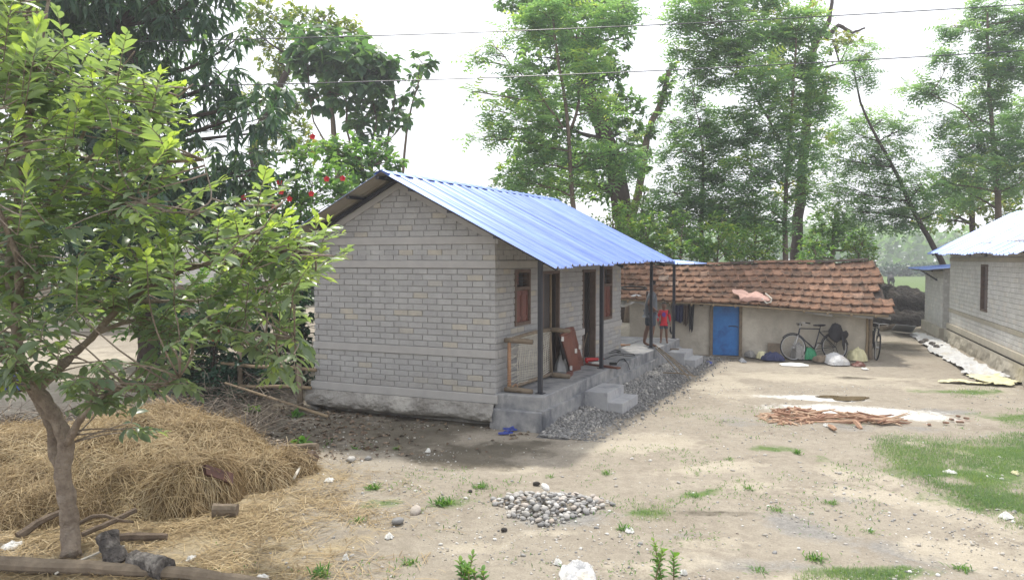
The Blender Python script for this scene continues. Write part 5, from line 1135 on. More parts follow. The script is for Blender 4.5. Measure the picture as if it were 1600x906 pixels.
# ------------------------------------------------------------------ bicycles
def torus(mb, c, R_, r_, ax='y', n=36, m_=8, a0=0, a1=2 * math.pi, cap=False):
    full = abs(a1 - a0 - 2 * math.pi) < 1e-6; P = []
    for k in range(n + 1): a = a0 + (a1 - a0) * k / n; P.append(Vector(c) + Vector((math.cos(a) * R_, 0, math.sin(a) * R_)))
    mb.tube(P, r_, m_, cap=not full)
def bicycle(name, label, loc, rz, lean, sc):
    t = thing(name, label, 'bicycle', loc, rz, None); t.rotation_euler = (lean, 0, rz); t.scale = (sc,) * 3
    B = dict(parent=t, local=True); r_ = .335; fx, rx = .56, -.53
    for cx, nm in ((fx, 'wheel'), (rx, 'wheel')):
        mb = MB(); torus(mb, (cx, 0, r_), .305, .011); wv = mb.build('wheel', M['chrome'], **B, smooth=True)
        mb = MB(); torus(mb, (cx, 0, r_), .325, .019); mb.build('tyre', M['tyre'], wv, local=True, smooth=True)
        mb = MB()
        for k in range(18): a = k * math.pi * 2 / 18; mb.tube([(cx + .02 * math.cos(a + 1.4), .02 * (1 if k % 2 else -1), r_ + .02 * math.sin(a + 1.4)), (cx + .30 * math.cos(a), 0, r_ + .30 * math.sin(a))], .0022, 4, cap=False)
        mb.build('spokes', M['chrome'], wv, local=True)
        mb = MB(); mb.tube([(cx, -.05, r_), (cx, .05, r_)], .02, 8); mb.build('hub', M['chrome'], wv, local=True)
        mb = MB(); torus(mb, (cx, 0, r_), .362, .014, n=20, a0=.2 if cx < 0 else .75, a1=3.0 if cx < 0 else 2.7); mb.build('mudguard', M['steel'], **B, smooth=True)
    bb = (.0, 0, .29); seat = (-.17, 0, .80); head1 = (.36, 0, .82); head0 = (.40, 0, .66); mb = MB()
    mb.tube([bb, seat], .016, 8); mb.tube([seat, head1], .015, 8); mb.tube([bb, head0], .017, 8); mb.tube([head0, head1], .02, 8)
    for s_ in (-.05, .05): mb.tube([bb, (rx, s_, r_)], .010, 6); mb.tube([(seat[0] + .02, s_ * .4, seat[2] - .06), (rx, s_, r_)], .009, 6)
    mb.build('frame', M['steel'], **B, smooth=True)
    mb = MB()
    for s_ in (-.05, .05): mb.tube([head0, (.44, s_, .62), (.50, s_, .45), (fx, s_, r_)], [.016, .013, .012, .010], 6)
    mb.build('fork', M['chrome'], **B, smooth=True)
    mb = MB(); mb.tube([head1, (.34, 0, .93)], .013, 8); mb.tube([(.22, -.26, .93), (.33, -.24, .95), (.40, -.10, .96), (.34, 0, .94), (.40, .10, .96), (.33, .24, .95), (.22, .26, .93)], .011, 8); hbar = mb.build('handlebar', M['chrome'], **B, smooth=True)
    for s_ in (-.26, .26):
        m2 = MB(); m2.tube([(.31, s_ * .94, .948), (.19, s_, .928)], .018, 8); m2.build('grip', M['tyre'], hbar, local=True)
        m2 = MB(); m2.tube([(.35, s_ * .7, .91), (.24, s_ * .95, .90)], .006, 6); m2.build('brake_lever', M['chrome'], hbar, local=True)
    mb = MB(); mb.ball((-.20, 0, .90), (.13, .085, .03), seg=2); mb.ball((-.08, 0, .90), (.09, .03, .024), seg=2); mb.tube([seat, (-.19, 0, .89)], .013, 6); mb.build('saddle', M['cloth_dark'], **B, smooth=True)
    mb = MB(); mb.tube([(-.22, -.06, .74), (-.72, -.06, .74), (-.72, .06, .74), (-.22, .06, .74)], .008, 6)
    for y in (-.02, .02): mb.tube([(-.22, y, .74), (-.72, y, .74)], .005, 5)
    for s_ in (-.06, .06): mb.tube([(-.66, s_, .74), (rx, s_, r_)], .006, 5)
    mb.build('carrier', M['steel'], **B)
    mb = MB(); torus(mb, (0, -.05, .29), .09, .007, n=20); mb.tube([(0, -.05, .29), (.09, -.07, .15)], .010, 6); mb.tube([(0, .05, .29), (-.09, .07, .43)], .010, 6)
    for k in range(5): a = k * 1.257; mb.tube([(0, -.05, .29), (.085 * math.cos(a), -.05, .29 + .085 * math.sin(a))], .005, 4)
    cr = mb.build('crank', M['chrome'], **B)
    for x, y, z in ((.09, -.12, .15), (-.09, .12, .43)): m2 = MB(); m2.box((x, y, z), (.09, .08, .022)); m2.build('pedal', M['tyre'], cr, local=True)
    mb = MB(); mb.tube([(0, -.05, .375), (rx, -.05, r_ + .03)], .005, 5); mb.tube([(0, -.05, .205), (rx, -.05, r_ - .03)], .005, 5); mb.build('chain', M['steel'], **B)
    mb = MB(); mb.tube([(rx, .07, r_), (rx - .05, .16, .03)], .009, 6); mb.tube([(rx, -.07, r_), (rx - .05, -.16, .03)], .009, 6); mb.build('stand', M['steel'], **B)
    return t
a, b = gp(1236, 563), gp(1311, 562.5); d = (a - b)
bicycle('bicycle', 'black roadster bicycle with dull mudguards leaning side on against the mud wall', (a + b) / 2, math.atan2(d.y, d.x), R(9), 1.10)
bp_ = gp(1373, 562); bicycle('bicycle', 'dark bicycle standing end on at the right corner of the mud house', bp_ + Vector((.05, .5, 0)), R(-106), R(-6), 1.08)
bc = on(hut, 1, -.42, 1306, 519); mb = MB(); mb.ball(bc, (.19, .14, .26), seg=3, jit=.03); mb.ball(bc + Vector((.20, -.03, -.08)), (.13, .1, .12), seg=2, jit=.06); mb.tube([bc + Vector((.2, -.1, -.1)), bc + Vector((.19, -.12, -.3)), bc + Vector((.17, -.12, -.46))], [.04, .045, .02], 7); mb.jitter(.07, 4.).jitter(.03, 11., 9)
single('bag', 'black bundle tied on the carrier of the side on bicycle', 'bag', mb, M['cloth_dark'], bc, smooth=True)

# ------------------------------------------------------------------ cloths and sacks
def drape(nx, ny, f): # grid sheet from a function (u,v)->point, doubled for thickness
    vs = [f(i / nx, j / ny) for j in range(ny + 1) for i in range(nx + 1)]; n = nx + 1
    fs = [(j * n + i, j * n + i + 1, (j + 1) * n + i + 1, (j + 1) * n + i) for j in range(ny) for i in range(nx)]
    k = len(vs); dz = Vector((0, .004, -.006)); mb = MB(); return mb.add(vs + [Vector(v) + dz for v in vs], fs + [tuple(k + i for i in reversed(f)) for f in fs])
def hang(name, label, x0, x1, ztop, length, mat, folds=3, taper=.9, depth=.05, yy=-.16):
    w_ = (x1 - x0); c = hw_((x0 + x1) / 2, yy, ztop); s_ = rnd.uniform(0, 6)
    def f(u, v):
        x = (u - .5) * w_ * (1 - (1 - taper) * v) + (x0 + x1) / 2; y = yy + depth * math.sin(u * folds * 6.28 + s_ + v) * (.3 + v) ; z = ztop - length * v * (1 + .06 * math.sin(u * 9 + s_)) - .03 * math.sin(u * math.pi) * (1 - v)
        return hw_(x, y, z)
    return single(name, label, 'clothes', drape(14, 12, f), M[mat], c, smooth=True)
def hx_(px, z=1.0): return (world_m(hut).inverted() @ on(hut, 1, -.15, px, 480)).x
mb = MB(); mb.tube([hw_(hx_(1046), -.14, 1.53), hw_(hx_(1066), -.15, 1.50), hw_(hx_(1088), -.13, 1.52)], .005, 5); single('clothes_line', 'thin clothes line under the eave of the mud house', 'clothes line', mb, M['rope'], hw_(hx_(1066), -.15, 1.5))
hang('shirt', 'navy shirt hung on the mud wall beside the last porch post', hx_(1050), hx_(1068), 1.50, .52, 'cloth_navy')
hang('cloth', 'patterned brown cloth hung between the navy shirt and the dark trousers', hx_(1068), hx_(1075.5), 1.49, .60, 'cloth_brown', 2)
hang('trousers', 'long dark trousers hung on the mud wall nearest the blue door', hx_(1075.5), hx_(1085), 1.52, .80, 'cloth_dark', 2, .6)
mb = MB(); c = hw_(hx_(1096), -.1, 1.52); mb.box(c, (.12, .06, .12), bev=.02); mb.tube([c, c + Vector((0, 0, .1))], .01, 5); single('lamp_box', 'small black box hanging under the eave left of the blue door', 'box', mb, M['cloth_dark'], c)
# faded cloth lying on the tiles
def rooftop(px, py): # on the tile slope
    mi = world_m(hut).inverted(); o = mi @ Vector((0, 0, H)); d = mi.to_3x3() @ ray(px, py)
    t_ = 15.
    for _ in range(400):
        q = o + d * t_; tt = (q.y - EYF) / (RYF - EYF)
        if 0 <= tt <= 1 and q.z <= rz_(q.x, tt) + .06: break
        t_ += .04
    return q
def clothf(u, v):
    q = rooftop(1150 + 48 * u + 6 * math.sin(v * 5), 474.5 - 17 * v * (1 - .3 * u) ); n_ = vnoise(np.array([u * 5 + .1]), np.array([v * 4 + .1]), 31, 3)[0]
    return world_m(hut) @ (q + Vector((0, -.02, .0 + .17 * n_)))
single('cloth', 'crumpled faded pink cloth lying on the tiles above the blue door', 'cloth', drape(18, 10, clothf), M['cloth_pink'], clothf(.5, .5), smooth=True)
q0, q1, q2 = (world_m(hut) @ (rooftop(*p_) + Vector((0, -.03, .07))) for p_ in ((1190, 470), (1204, 476), (1196, 462))); mb = MB(); mb.tube([q0, q0.lerp(q1, .5) + Vector((0, -.05, -.08)), q1, q1 + Vector((.03, 0, .1)), q2], .022, 6)
single('rag', 'twisted pale rag by the pink cloth at the eave of the tile roof', 'rag', mb, M['rope'], q1)
# white sheeting over the left end of the eave
def shf(u, v): return on(hut, 1, -.35 - .15 * v + .06 * math.sin(u * 9), 965 + 42 * u, 464 + 13 * v + 3 * math.sin(u * 7) - 2 * u)
single('sheeting', 'crumpled white plastic sheeting tucked under the left eave of the tile roof', 'plastic sheet', drape(12, 5, shf), M['plastic_white'], shf(.5, .5), smooth=True)
# wheel rim on a nail by the man
mb = MB(); c = on(house, 0, .15, 990, 450); c = hp(.3, 8.9, 0); c = on(house, 1, 8.6, 990, 450); rimr = .35
P_ = [c + Vector((math.cos(a) * rimr, math.sin(a) * rimr * .9, .03 * math.sin(a) )) for a in np.linspace(0, 2 * math.pi, 33)]; mb.tube(P_, .022, 8, cap=False)
mb2 = mb; mb2.tube([c + Vector((-.2, .25, .0)), c + Vector((-.2, .25, .5))], .006, 5); single('hoop', 'old bicycle tyre hung flat beneath the porch frame beside the man', 'tyre', mb2, M['tyre'], c, smooth=True)

# things in front of the mud wall
def blobsack(name, label, cat, c, r_, mat, jit=.10, rot=None, seg=3, neck=None):
    mb = MB(); mb.ball(c, r_, rot, seg, jit)
    if neck: mb.tube(neck, [.05, .03, .05], 6)
    return single(name, label, cat, mb, M[mat], c, smooth=True)
def heapf(name, label, cat, pxa, pya, wpx, hpx, mat, seed, z0=.02, amp=.12, jag=.25, wet=1.):
    """crumpled sheet or bundle lying on the ground, wide wpx and deep hpx as the photo shows"""
    c = gp(pxa, pya); wm = wpx * c.y / F; hm = hpx * c.y * c.y / (F * H)
    def f(u, v):
        a = u * 2 * math.pi; sq = (abs(math.cos(a)) ** 4 + abs(math.sin(a)) ** 4) ** -.25
        rr = v * sq * .92 * (1 + jag * (vnoise(np.array([math.cos(a) * 2.5 + 5 + seed]), np.array([math.sin(a) * 2.5 + 5]), seed, 4)[0] - .5) * 2.2)
        x = c.x + wm / 2 * rr * math.cos(a); y = c.y + hm / 2 * rr * math.sin(a)
        fx = 3.2 / max(wm, .05); n_ = vnoise(np.array([(x - c.x) * fx + 20]), np.array([(y - c.y) * fx + 20]), seed, 5)[0]; r2 = vnoise(np.array([(x - c.x) * fx * 3 + 9]), np.array([(y - c.y) * fx * 1.2 + 9]), seed + 1, 3)[0]
        return Vector((x, y, gz(x, y) + z0 + amp * ((1 - v ** 3.5) * max(0., n_ * 1.9 - .35) if amp < .15 else max(0, 1 - v ** 3.2) ** .6 * (.45 + .7 * n_)) + .35 * min(amp, .12) * (r2 - .3) * (1 - .6 * v)))
    return single(name, label, cat, drape(34, 12, f), M[mat], c, smooth=False)
heapf('sack', 'fat white sack lying in front of the rear wheel of the bicycle', 'sack', 1306, 567, 38, 7, 'plastic_white', 3, .03, .26, .12)
heapf('sack', 'green and pale sack slumped behind the front wheel of the bicycle', 'sack', 1262, 561, 26, 5, 'plastic_green', 5, .04, .34, .2)
heapf('sack', 'grey crumpled sack showing through the front wheel of the bicycle', 'sack', 1247, 561, 22, 4.5, 'asbestos', 8, .04, .50, .2)
heapf('cloth', 'dark heap of cloth on the ground left of the bicycle front wheel', 'cloth', 1206, 563, 34, 6, 'cloth_navy', 9, .03, .22, .3)
heapf('plastic_bag', 'yellowish plastic bag on the ground by the dark cloth heap', 'plastic bag', 1190, 561, 16, 4, 'plastic_yellow', 12, .03, .22, .3)
heapf('plastic_bag', 'grey plastic bag on the ground just right of the blue door', 'plastic bag', 1172, 558, 14, 4, 'asbestos', 14, .03, .18, .3)
heapf('sheet', 'flat pale sheet spread under the front wheel of the bicycle', 'sheet', 1240, 570, 46, 5, 'paper', 16, .015, .05, .25)
heapf('sheet', 'pale yellow sheet hanging down at the right foot of the mud wall', 'sheet', 1339, 563, 26, 6, 'plastic_yellow', 18, .03, .34, .3)
heapf('bag', 'brown bundle lying between the two bicycle wheels', 'bundle', 1281, 565, 20, 4, 'wood_old', 20, .03, .2, .2)
heapf('rag', 'dark red rag on the ground by the yellow sheet', 'rag', 1340, 570, 20, 3.5, 'wood_red', 22, .02, .10, .3)
heapf('paper', 'white paper scrap in the yard in front of the leaning bicycle', 'paper', 1352, 575, 9, 2.2, 'paper', 24, .02, .04, .3)
heapf('plastic_bag', 'lilac plastic bag on the ground in front of the blue door', 'plastic bag', 1160, 565, 10, 3, 'grey_sheet', 26, .02, .08, .3)
heapf('plastic_wrapper', 'blue plastic wrapper near the far steps', 'wrapper', 1109, 567, 9, 3, 'plastic_blue', 28, .02, .08, .3)
mb = MB(); mb.box(hw_(hx_(1210) , -.12, .2), (.34, .05, .42), Matrix.Rotation(HA, 3, 'Z') @ Matrix.Rotation(R(-12), 3, 'X')); single('board', 'small brown board standing against the mud wall behind the front wheel', 'board', mb, M['wood_old'], hw_(hx_(1210), -.12, 0))
# plastic strips spread along the pale house
def strip(name, label, cat, pts, mat, seed, amp=.07, nu=46, nv=14):
    """crumpled sheet laid along a line of ground places; pts: (px, py, width in metres)"""
    P = [gp(a, b) for a, b, c in pts]; W = [c for a, b, c in pts]; m_ = len(P) - 1
    def f(u, v):
        t_ = min(u * m_, m_ - 1e-4); k = int(t_); q = P[k].lerp(P[k + 1], t_ - k); wd = W[k] + (W[k + 1] - W[k]) * (t_ - k); d = (P[k + 1] - P[k]).normalized(); nn = Vector((-d.y, d.x, 0))
        e = vnoise(np.array([u * 9 + seed]), np.array([3. if v < .5 else 8.]), seed, 4)[0]; q = q + nn * wd * (v - .5) * (.65 + .75 * e) + d * .35 * (vnoise(np.array([v * 4.]), np.array([u * 2.]), seed + 3, 3)[0] - .5)
        n_ = vnoise(np.array([q.x * 4.]), np.array([q.y * 4.]), seed, 4)[0]; n2 = vnoise(np.array([q.x * 13.]), np.array([q.y * 13.]), seed, 3)[0]
        return Vector((q.x, q.y, gz(q.x, q.y) + .02 + amp * max(0, n_ * 2.2 - .75) + .03 * n2))
    return single(name, label, cat, drape(nu, nv, f), M[mat], P[0], smooth=False)
strip('plastic_sheet', 'white crumpled plastic sheet nearest the outhouse', 'plastic sheet', [(1430, 522, .5), (1448, 530, .65), (1466, 541, .7)], 'plastic_white', 40)
strip('plastic_sheet', 'white crumpled plastic sheet in the middle of the strip beside the pale house', 'plastic sheet', [(1455, 538, .6), (1478, 552, .75), (1504, 568, .7)], 'plastic_white', 45)
strip('plastic_sheet', 'white crumpled plastic sheet near the right end of the strip beside the pale house', 'plastic sheet', [(1500, 563, .55), (1522, 578, .75), (1548, 592, .8)], 'plastic_white', 49, .09)
strip('plastic_sheet', 'cream plastic sheet with rolled edge at the near end of the white strip', 'plastic sheet', [(1538, 588, .7), (1560, 598, .95), (1588, 602, .6)], 'plastic_yellow', 52, .06)
strip('plastic_sheet', 'narrow yellow plastic strip lying across the yard left of the cream sheet', 'plastic sheet', [(1466, 596, .3), (1505, 597, .4), (1546, 600, .3)], 'plastic_yellow', 57, .05)
for k, (px, py) in enumerate(((1446, 531), (1456, 536), (1463, 541), (1440, 534))):
    c = gp(px, py, .1); mb = MB(); mb.ball(c, (.11, .08, .06), None, 2, .15); single('stone', ('dark stone on the white plastic second from the outhouse', 'third dark stone along the white plastic', 'dark stone on the white plastic nearest the pale house', 'dark stone on the white plastic nearest the outhouse')[k], 'stone', mb, M['charred'], c, group='stones holding down the white plastic')

# ------------------------------------------------------------------ porch things
# rope cot stood on its long side
cot = thing('rope_cot', 'old rope strung cot stood on its side on the porch near the first post', 'cot', hp(.16, .22), -TH)
CS = dict(parent=cot, local=True)           # local x towards the yard, y along the wall
CL, CH = 1.82, .90
def cb(pts, r_, mat='wood_old', name='rail', n=9): m_ = MB(); m_.tube(pts, r_, n); return m_.build(name, M[mat], **CS, smooth=True)
cb([(0, 0, .05), (0, 0, CH)], [.03, .028], 'rope_orange'); cb([(.06, CL, .08), (.02, CL, CH + .02)], .03)
cb([(0, -.02, CH), (.0, CL * .5, CH + .03), (.02, CL + .03, CH + .02)], .034); cb([(.0, -.05, .07), (.05, CL + .04, .07)], .034)
for (y, z, r_) in ((-.01, CH - .01, .045), (CL, CH + .02, .042), (-.01, .045, .045), (CL, .05, .045)):
    m_ = MB(); m_.tube([(-.08, y, z), (.15, y, z + .005), (.43, y + .01, z - .01)], [r_ * .9, r_ * 1.1, r_ * .95], 10); m_.build('leg', M['wood_old'], **CS, smooth=True)
m_ = MB()
for k in range(19): z = .12 + k * (CH - .14) / 19; m_.tube([(.03, 0.30 + .05 * math.sin(k), z), (.045 + .02 * math.sin(k * 1.7), CL * .6, z - .05 + .02 * math.sin(k)), (.03, CL, z + .02)], .006, 5, cap=False)
for k in range(22): y = .34 + k * (CL - .36) / 22; m_.tube([(.02, y, .09), (.05, y - .12 + .02 * math.sin(k * 2.1), CH * .5), (.02, y + .10, CH + .02)], .006, 5, cap=False)
for k in range(16): z = .1 + k * .05; m_.tube([(.0, .02, z), (.03, .18 + .04 * math.sin(k * 3.), z + .06 * math.sin(k * 2.2)), (.03, .34, z + rnd.uniform(-.06, .06))], .005, 5, cap=False)
for k in range(24): y = .05 + k * CL / 24; m_.tube([(.04, y, CH - .035), (.0, y + .02, CH + .04), (-.04, y + .04, CH - .02)], .011, 5, cap=False)
m_.build('rope_net', M['rope'], **CS, kind='stuff')
m_ = MB()
for k in range(18): z = .08 + k * .045; m_.tube([(.035, -.0, z), (-.0, -.036, z + .012), (-.035, 0, z + .024)], .009, 5)
m_.tube([(.02, .05, .08), (.05, .15, .12), (.03, .25, .09), (.06, .2, .06)], .012, 5); m_.build('orange_lashing', M['rope_orange'], **CS)
# shutters leaning by the first door
def leanboard(name, label, bl, br, tl_, tr_, s_top, mat, th=.028, rails=True):
    a, b = gp(*bl, FZ), gp(*br, FZ); c, d = on(house, 0, s_top, *tr_), on(house, 0, s_top, *tl_)
    t = thing(name, label, 'shutter', (a + b) / 2, 0); m_ = MB(); m_.slab([a, b, c, d], th); m_.build('panel', M[mat], t)
    nrm = (b - a).cross(d - a).normalized()
    if rails:
        for f0, f1 in ((.06, .16), (.84, .94)): m2 = MB(); m2.slab([a.lerp(d, f0) + nrm * .012, b.lerp(c, f0) + nrm * .012, b.lerp(c, f1) + nrm * .012, a.lerp(d, f1) + nrm * .012], .014); m2.build('rail', M[mat], t)
        for f in (.12, .5, .9):
            e = b.lerp(c, f) if f == .5 else (a.lerp(d, f)); m2 = MB(); m2.box(e + nrm * .018, (.05, .03, .09)); m2.build('hinge', M['chrome'], t)
    return t
leanboard('shutter', 'dark backed board leaning behind the red shutters', (884, 580), (893, 578), (874, 528), (884, 520), .12, 'dark_leaf', rails=False)
leanboard('shutter', 'narrow red wooden shutter leaning second by the first door', (902, 573), (912.5, 571), (884, 513), (897, 511), .22, 'wood_red')
leanboard('shutter', 'red wooden shutter with silver hinges leaning in front of the other', (893, 581), (908, 577), (876, 523), (889, 517), .36, 'wood_red')
def floorbox(name, label, cat, pxs, w_, h_, mat, z=FZ):
    a, b = gp(*pxs[0], z + h_ / 2), gp(*pxs[1], z + h_ / 2); m_ = MB(); m_.bar(a, b, w_, h_); return single(name, label, cat, m_, M[mat], (a + b) / 2)
floorbox('plank', 'reddish plank lying on the porch by the second post', 'plank', ((916, 568), (967, 575)), .12, .035, 'wood_red')
floorbox('wood_block', 'short red wooden block on the porch by the leaning shutters', 'wood block', ((886, 588), (892, 582)), .10, .06, 'wood_red')
m_ = MB(); a, b = gp(915, 562, FZ + .05), gp(934, 561, FZ + .05); m_.tube([a, b], [.05, .035], 8); m_.tube([b, b + (b - a).normalized() * .16], .01, 6); m_.bar(a, a + Vector((.02, -.14, -.03)), .05); single('power_drill', 'red electric drill lying on the porch floor', 'drill', m_, M['ember'], a)
c = gp(933, 568, FZ + .03); m_ = MB(); m_.ball(c, (.11, .07, .04), None, 2, .25); single('plastic_wrapper', 'blue and white wrapper on the porch beside the drill', 'wrapper', m_, M['paper'], c)
c = gp(958, 568, FZ + .03); m_ = MB(); m_.box(c, (.16, .07, .06), bev=.012); single('socket_strip', 'black extension socket on the porch by the second post', 'socket', m_, M['tyre'], c)
def cable(label, pts): m_ = MB(); P = [gp(*q, FZ + .012) for q in pts]; m_.tube(P, .008, 5); single('cable', label, 'cable', m_, M['tyre'], P[0])
cable('black cable looping from the socket over the porch edge', [(963, 568), (968, 562), (975, 560), (981, 568), (984, 577)]); cable('long black cable coiled across the porch floor', [(952, 552), (962, 550), (975, 553), (990, 553), (992, 555), (980, 556), (966, 554), (955, 556), (945, 561)]); cable('short black cable by the wall on the porch', [(955, 549), (962, 546), (970, 549), (962, 550)])
c = gp(973, 539, FZ + .03); m_ = MB(); m_.box(c, (.14, .08, .05), bev=.015); m_.tube([c, c + Vector((.2, 0, .01))], .018, 6); single('hand_tool', 'orange and black hand tool on the porch at the far corner of the wall', 'tool', m_, M['rope_orange'], c)
def bagf(u, v):
    a = u * 2 * math.pi; c = gp(877, 580, FZ); r_ = (.13 + .03 * math.sin(5 * a)) * (1 - .75 * v ** 1.5)
    return c + Vector((r_ * math.cos(a), r_ * .7 * math.sin(a), .34 * v))
single('plastic_bag', 'pale upright plastic bag on the porch between the cot and shutters', 'plastic bag', drape(20, 6, bagf), M['plastic_white'], bagf(0, 0), smooth=True)
m_ = MB(); a = hp(-.1, 4.62, FZ); m_.tube([a, a + Vector((.16, .10, .62))], .012, 6); single('stick', 'thin stick leaning inside the second doorway', 'stick', m_, M['wood_old'], a)
for k, (pa, pb_) in enumerate((((1023, 540), (1076, 590)), ((1026, 541), (1082, 586)), ((1030, 543), (1072, 584)), ((1024, 543), (1060, 583)), ((1036, 582), (1088, 588)))):
    m_ = MB(); a = gp(*pa, FZ + .02) if k < 4 else gp(*pa, .16); b = gp(*pb_, .14); m_.tube([a, a.lerp(b, .5) + Vector((0, 0, .03)), b], [.013, .012, .009], 6); single('bamboo_stick', ('longest thin stick propped from the porch edge by the far steps', 'outermost dry stick propped beside the far steps', 'dry stick propped between the two longer ones by the far steps', 'innermost short stick propped on the porch edge', 'dry stick lying flat on the gravel at the foot of the far steps')[k], 'stick', m_, M['bamboo'], a, group='dry sticks by the far steps')
for px, py, lab, rot in ((790, 677, 'blue rubber sandal nearest the camera by the porch corner', 20), (797, 671, 'blue rubber sandal nearest the porch corner', -25)):
    c = gp(px, py, .02); Rz = Matrix.Rotation(R(rot), 3, 'Z'); t = thing('sandal', lab, 'sandal', c, R(rot)); vs = []
    for z in (0, .022):
        for k in range(14): a = 2 * math.pi * k / 14; vs.append((.13 * math.sin(a), .048 * math.cos(a) * (1 - .2 * math.sin(a + .6)), z))
    m_ = MB(); m_.add(vs, [tuple(range(13, -1, -1)), tuple(range(14, 28))] + [(k, (k + 1) % 14, 14 + (k + 1) % 14, 14 + k) for k in range(14)]); m_.build('sole', M['plastic_blue'], t, local=True)
    m_ = MB(); m_.tube([(.08, 0, .02), (.04, -.03, .055), (-.02, -.046, .015)], .009, 6); m_.tube([(.08, 0, .02), (.04, .03, .055), (-.02, .046, .015)], .009, 6); m_.build('strap', M['plastic_blue'], t, local=True)
m_ = MB(); c = gp(1052, 545, .40); m_.box(c, (.3, .12, .025), Matrix.Rotation(R(-20), 3, 'Z')); single('scrap_board', 'brown board scrap lying on the upper far step', 'board', m_, M['wood_old'], c)

# ------------------------------------------------------------------ bamboo fence by the gable
fence = thing('bamboo_fence', 'rough bamboo fence of two posts and two rails left of the brick gable', 'fence', gp(425, 634))
FY = gp(375, 628).y
def fp(px, py, Y): return dp(px, py, Y)
fa, fb = gp(376, 628), gp(470, 640)
for base, top, r_ in ((fa, (374, 548), .055), (fb, (467, 568), .06)):
    m_ = MB(); tp = dp(*top, base.y); m_.tube([base - Vector((0, 0, .1)), base.lerp(tp, .5), tp], [r_, r_ * .95, r_ * .85], 9); m_.build('post', M['wood_old'], fence, smooth=True)
for (p0, p1) in (((346, 567), (494, 578)), ((352, 601), (486, 606))):
    m_ = MB(); a, b = dp(*p0, fa.y + .15), dp(*p1, fb.y - .1); m_.tube([a, a.lerp(b, .35) + Vector((0, 0, -.02)), a.lerp(b, .7) + Vector((0, 0, .015)), b], .034, 8); m_.build('rail', M['bamboo'], fence, smooth=True)
m_ = MB(); c = dp(377, 565, fa.y - .03); m_.box(c, (.05, .05, .07)); m_.build('tie', M['ember'], fence)
m_ = MB(); a, b = gp(352, 600, .25), gp(513, 651, .02); a = dp(352, 598, 14.8); m_.tube([a, a.lerp(b, .5), b], [.022, .026, .03], 7); single('pole', 'long fallen pole slanting from the fence to the gable corner', 'pole', m_, M['bamboo'], b)

# ------------------------------------------------------------------ logs, boards and sticks at the straw stack
def logt(name, label, pts, rad, mat='wood_old', n=13, cat='log', grp=None):
    m_ = MB(); P, Q = [], []
    for k in range(len(pts) - 1):
        for j in range(5): P.append(Vector(pts[k]).lerp(Vector(pts[k + 1]), j / 5)); Q.append(rad[k] + (rad[k + 1] - rad[k]) * j / 5)
    P.append(Vector(pts[-1])); Q.append(rad[-1]); m_.tube(P, Q, n); m_.jitter(max(Q) * .16, 9.).jitter(max(Q) * .12, 34., 9); return single(name, label, cat, m_, M[mat], pts[0], smooth=False, group=grp)
logt('log', 'charred grey log with a split end lying right of the guava trunk', [gp(208, 873, .09), gp(231, 880, .09), gp(257, 889, .085)], [.09, .10, .105], 'charred', 12)
def seg(a, b, n): return [Vector(a).lerp(Vector(b), k / n) for k in range(n + 1)]
m_ = MB(); a = gp(186, 880, .03); f1, f2 = dp(157, 834, a.y + .05), dp(176, 829, a.y + .16); md = a.lerp(f1, .4)
m_.tube(seg(a, md, 5) + seg(md, f1, 5)[1:], [.115, .11, .105, .10, .10, .095, .075, .07, .066, .064, .06], 11); m_.tube(seg(md - Vector((0, 0, .03)), f2, 6), [.085, .08, .072, .066, .06, .058, .055], 10)
m_.jitter(.02, 11.).jitter(.014, 30., 9); single('stump', 'forked charred stump tilted against the foot of the guava trunk', 'stump', m_, M['charred'], a)
logt('log', 'long barked pole lying along the bottom left corner', [gp(-60, 880, .06), gp(140, 886, .05), gp(300, 897, .05), gp(420, 912, .04)], [.075, .065, .055, .05], 'wood_old', 10)
logt('log', 'short pale log end sticking from the foot of the straw stack', [gp(334, 797, .06), gp(370, 797, .055)], [.075, .07], 'wood_old', 11)
logt('log', 'squared brown timber end beyond the straw at the right', [gp(458, 716, .10), gp(492, 716, .13)], [.11, .11], 'wood_frame', 4)
logt('log', 'pale barked pole lying over the far end of the straw', [gp(440, 700, .20), gp(496, 697, .26)], [.06, .05], 'wood_old', 9)
logt('branch', 'pale curved stick leaning at the far end of the straw', [gp(458, 748, .02), gp(470, 728, .08), gp(480, 712, .15), gp(494, 697, .25)], [.018, .02, .018, .012], 'rope', 7, 'branch')
logt('branch', 'dark branch lying left of the guava trunk at the straw edge', [gp(28, 838, .03), gp(60, 815, .12), gp(98, 798, .18)], [.045, .04, .03], 'bark', 7, 'branch')
logt('branch', 'curved thin branch arching over the straw edge right of the trunk', [gp(122, 818, .05), gp(145, 806, .15), gp(165, 805, .17), gp(185, 812, .12), gp(208, 815, .05)], [.02, .022, .02, .018, .012], 'bark', 7, 'branch')
logt('branch', 'straight brown branch lying right of the guava trunk', [gp(128, 835, .05), gp(180, 812, .12), gp(212, 796, .16)], [.03, .03, .028], 'bark', 7, 'branch')
logt('branch', 'half buried dark branch at the straw edge above the charred log', [gp(185, 838, .05), gp(225, 838, .05), gp(262, 838, .04)], [.04, .045, .035], 'bark', 7, 'branch')
logt('branch', 'long dry stem lying across the straw in front of the guava trunk', [gp(86, 896, .02), gp(120, 878, .06), gp(160, 860, .10), gp(195, 852, .12)], [.010, .012, .012, .008], 'rope', 6, 'branch')
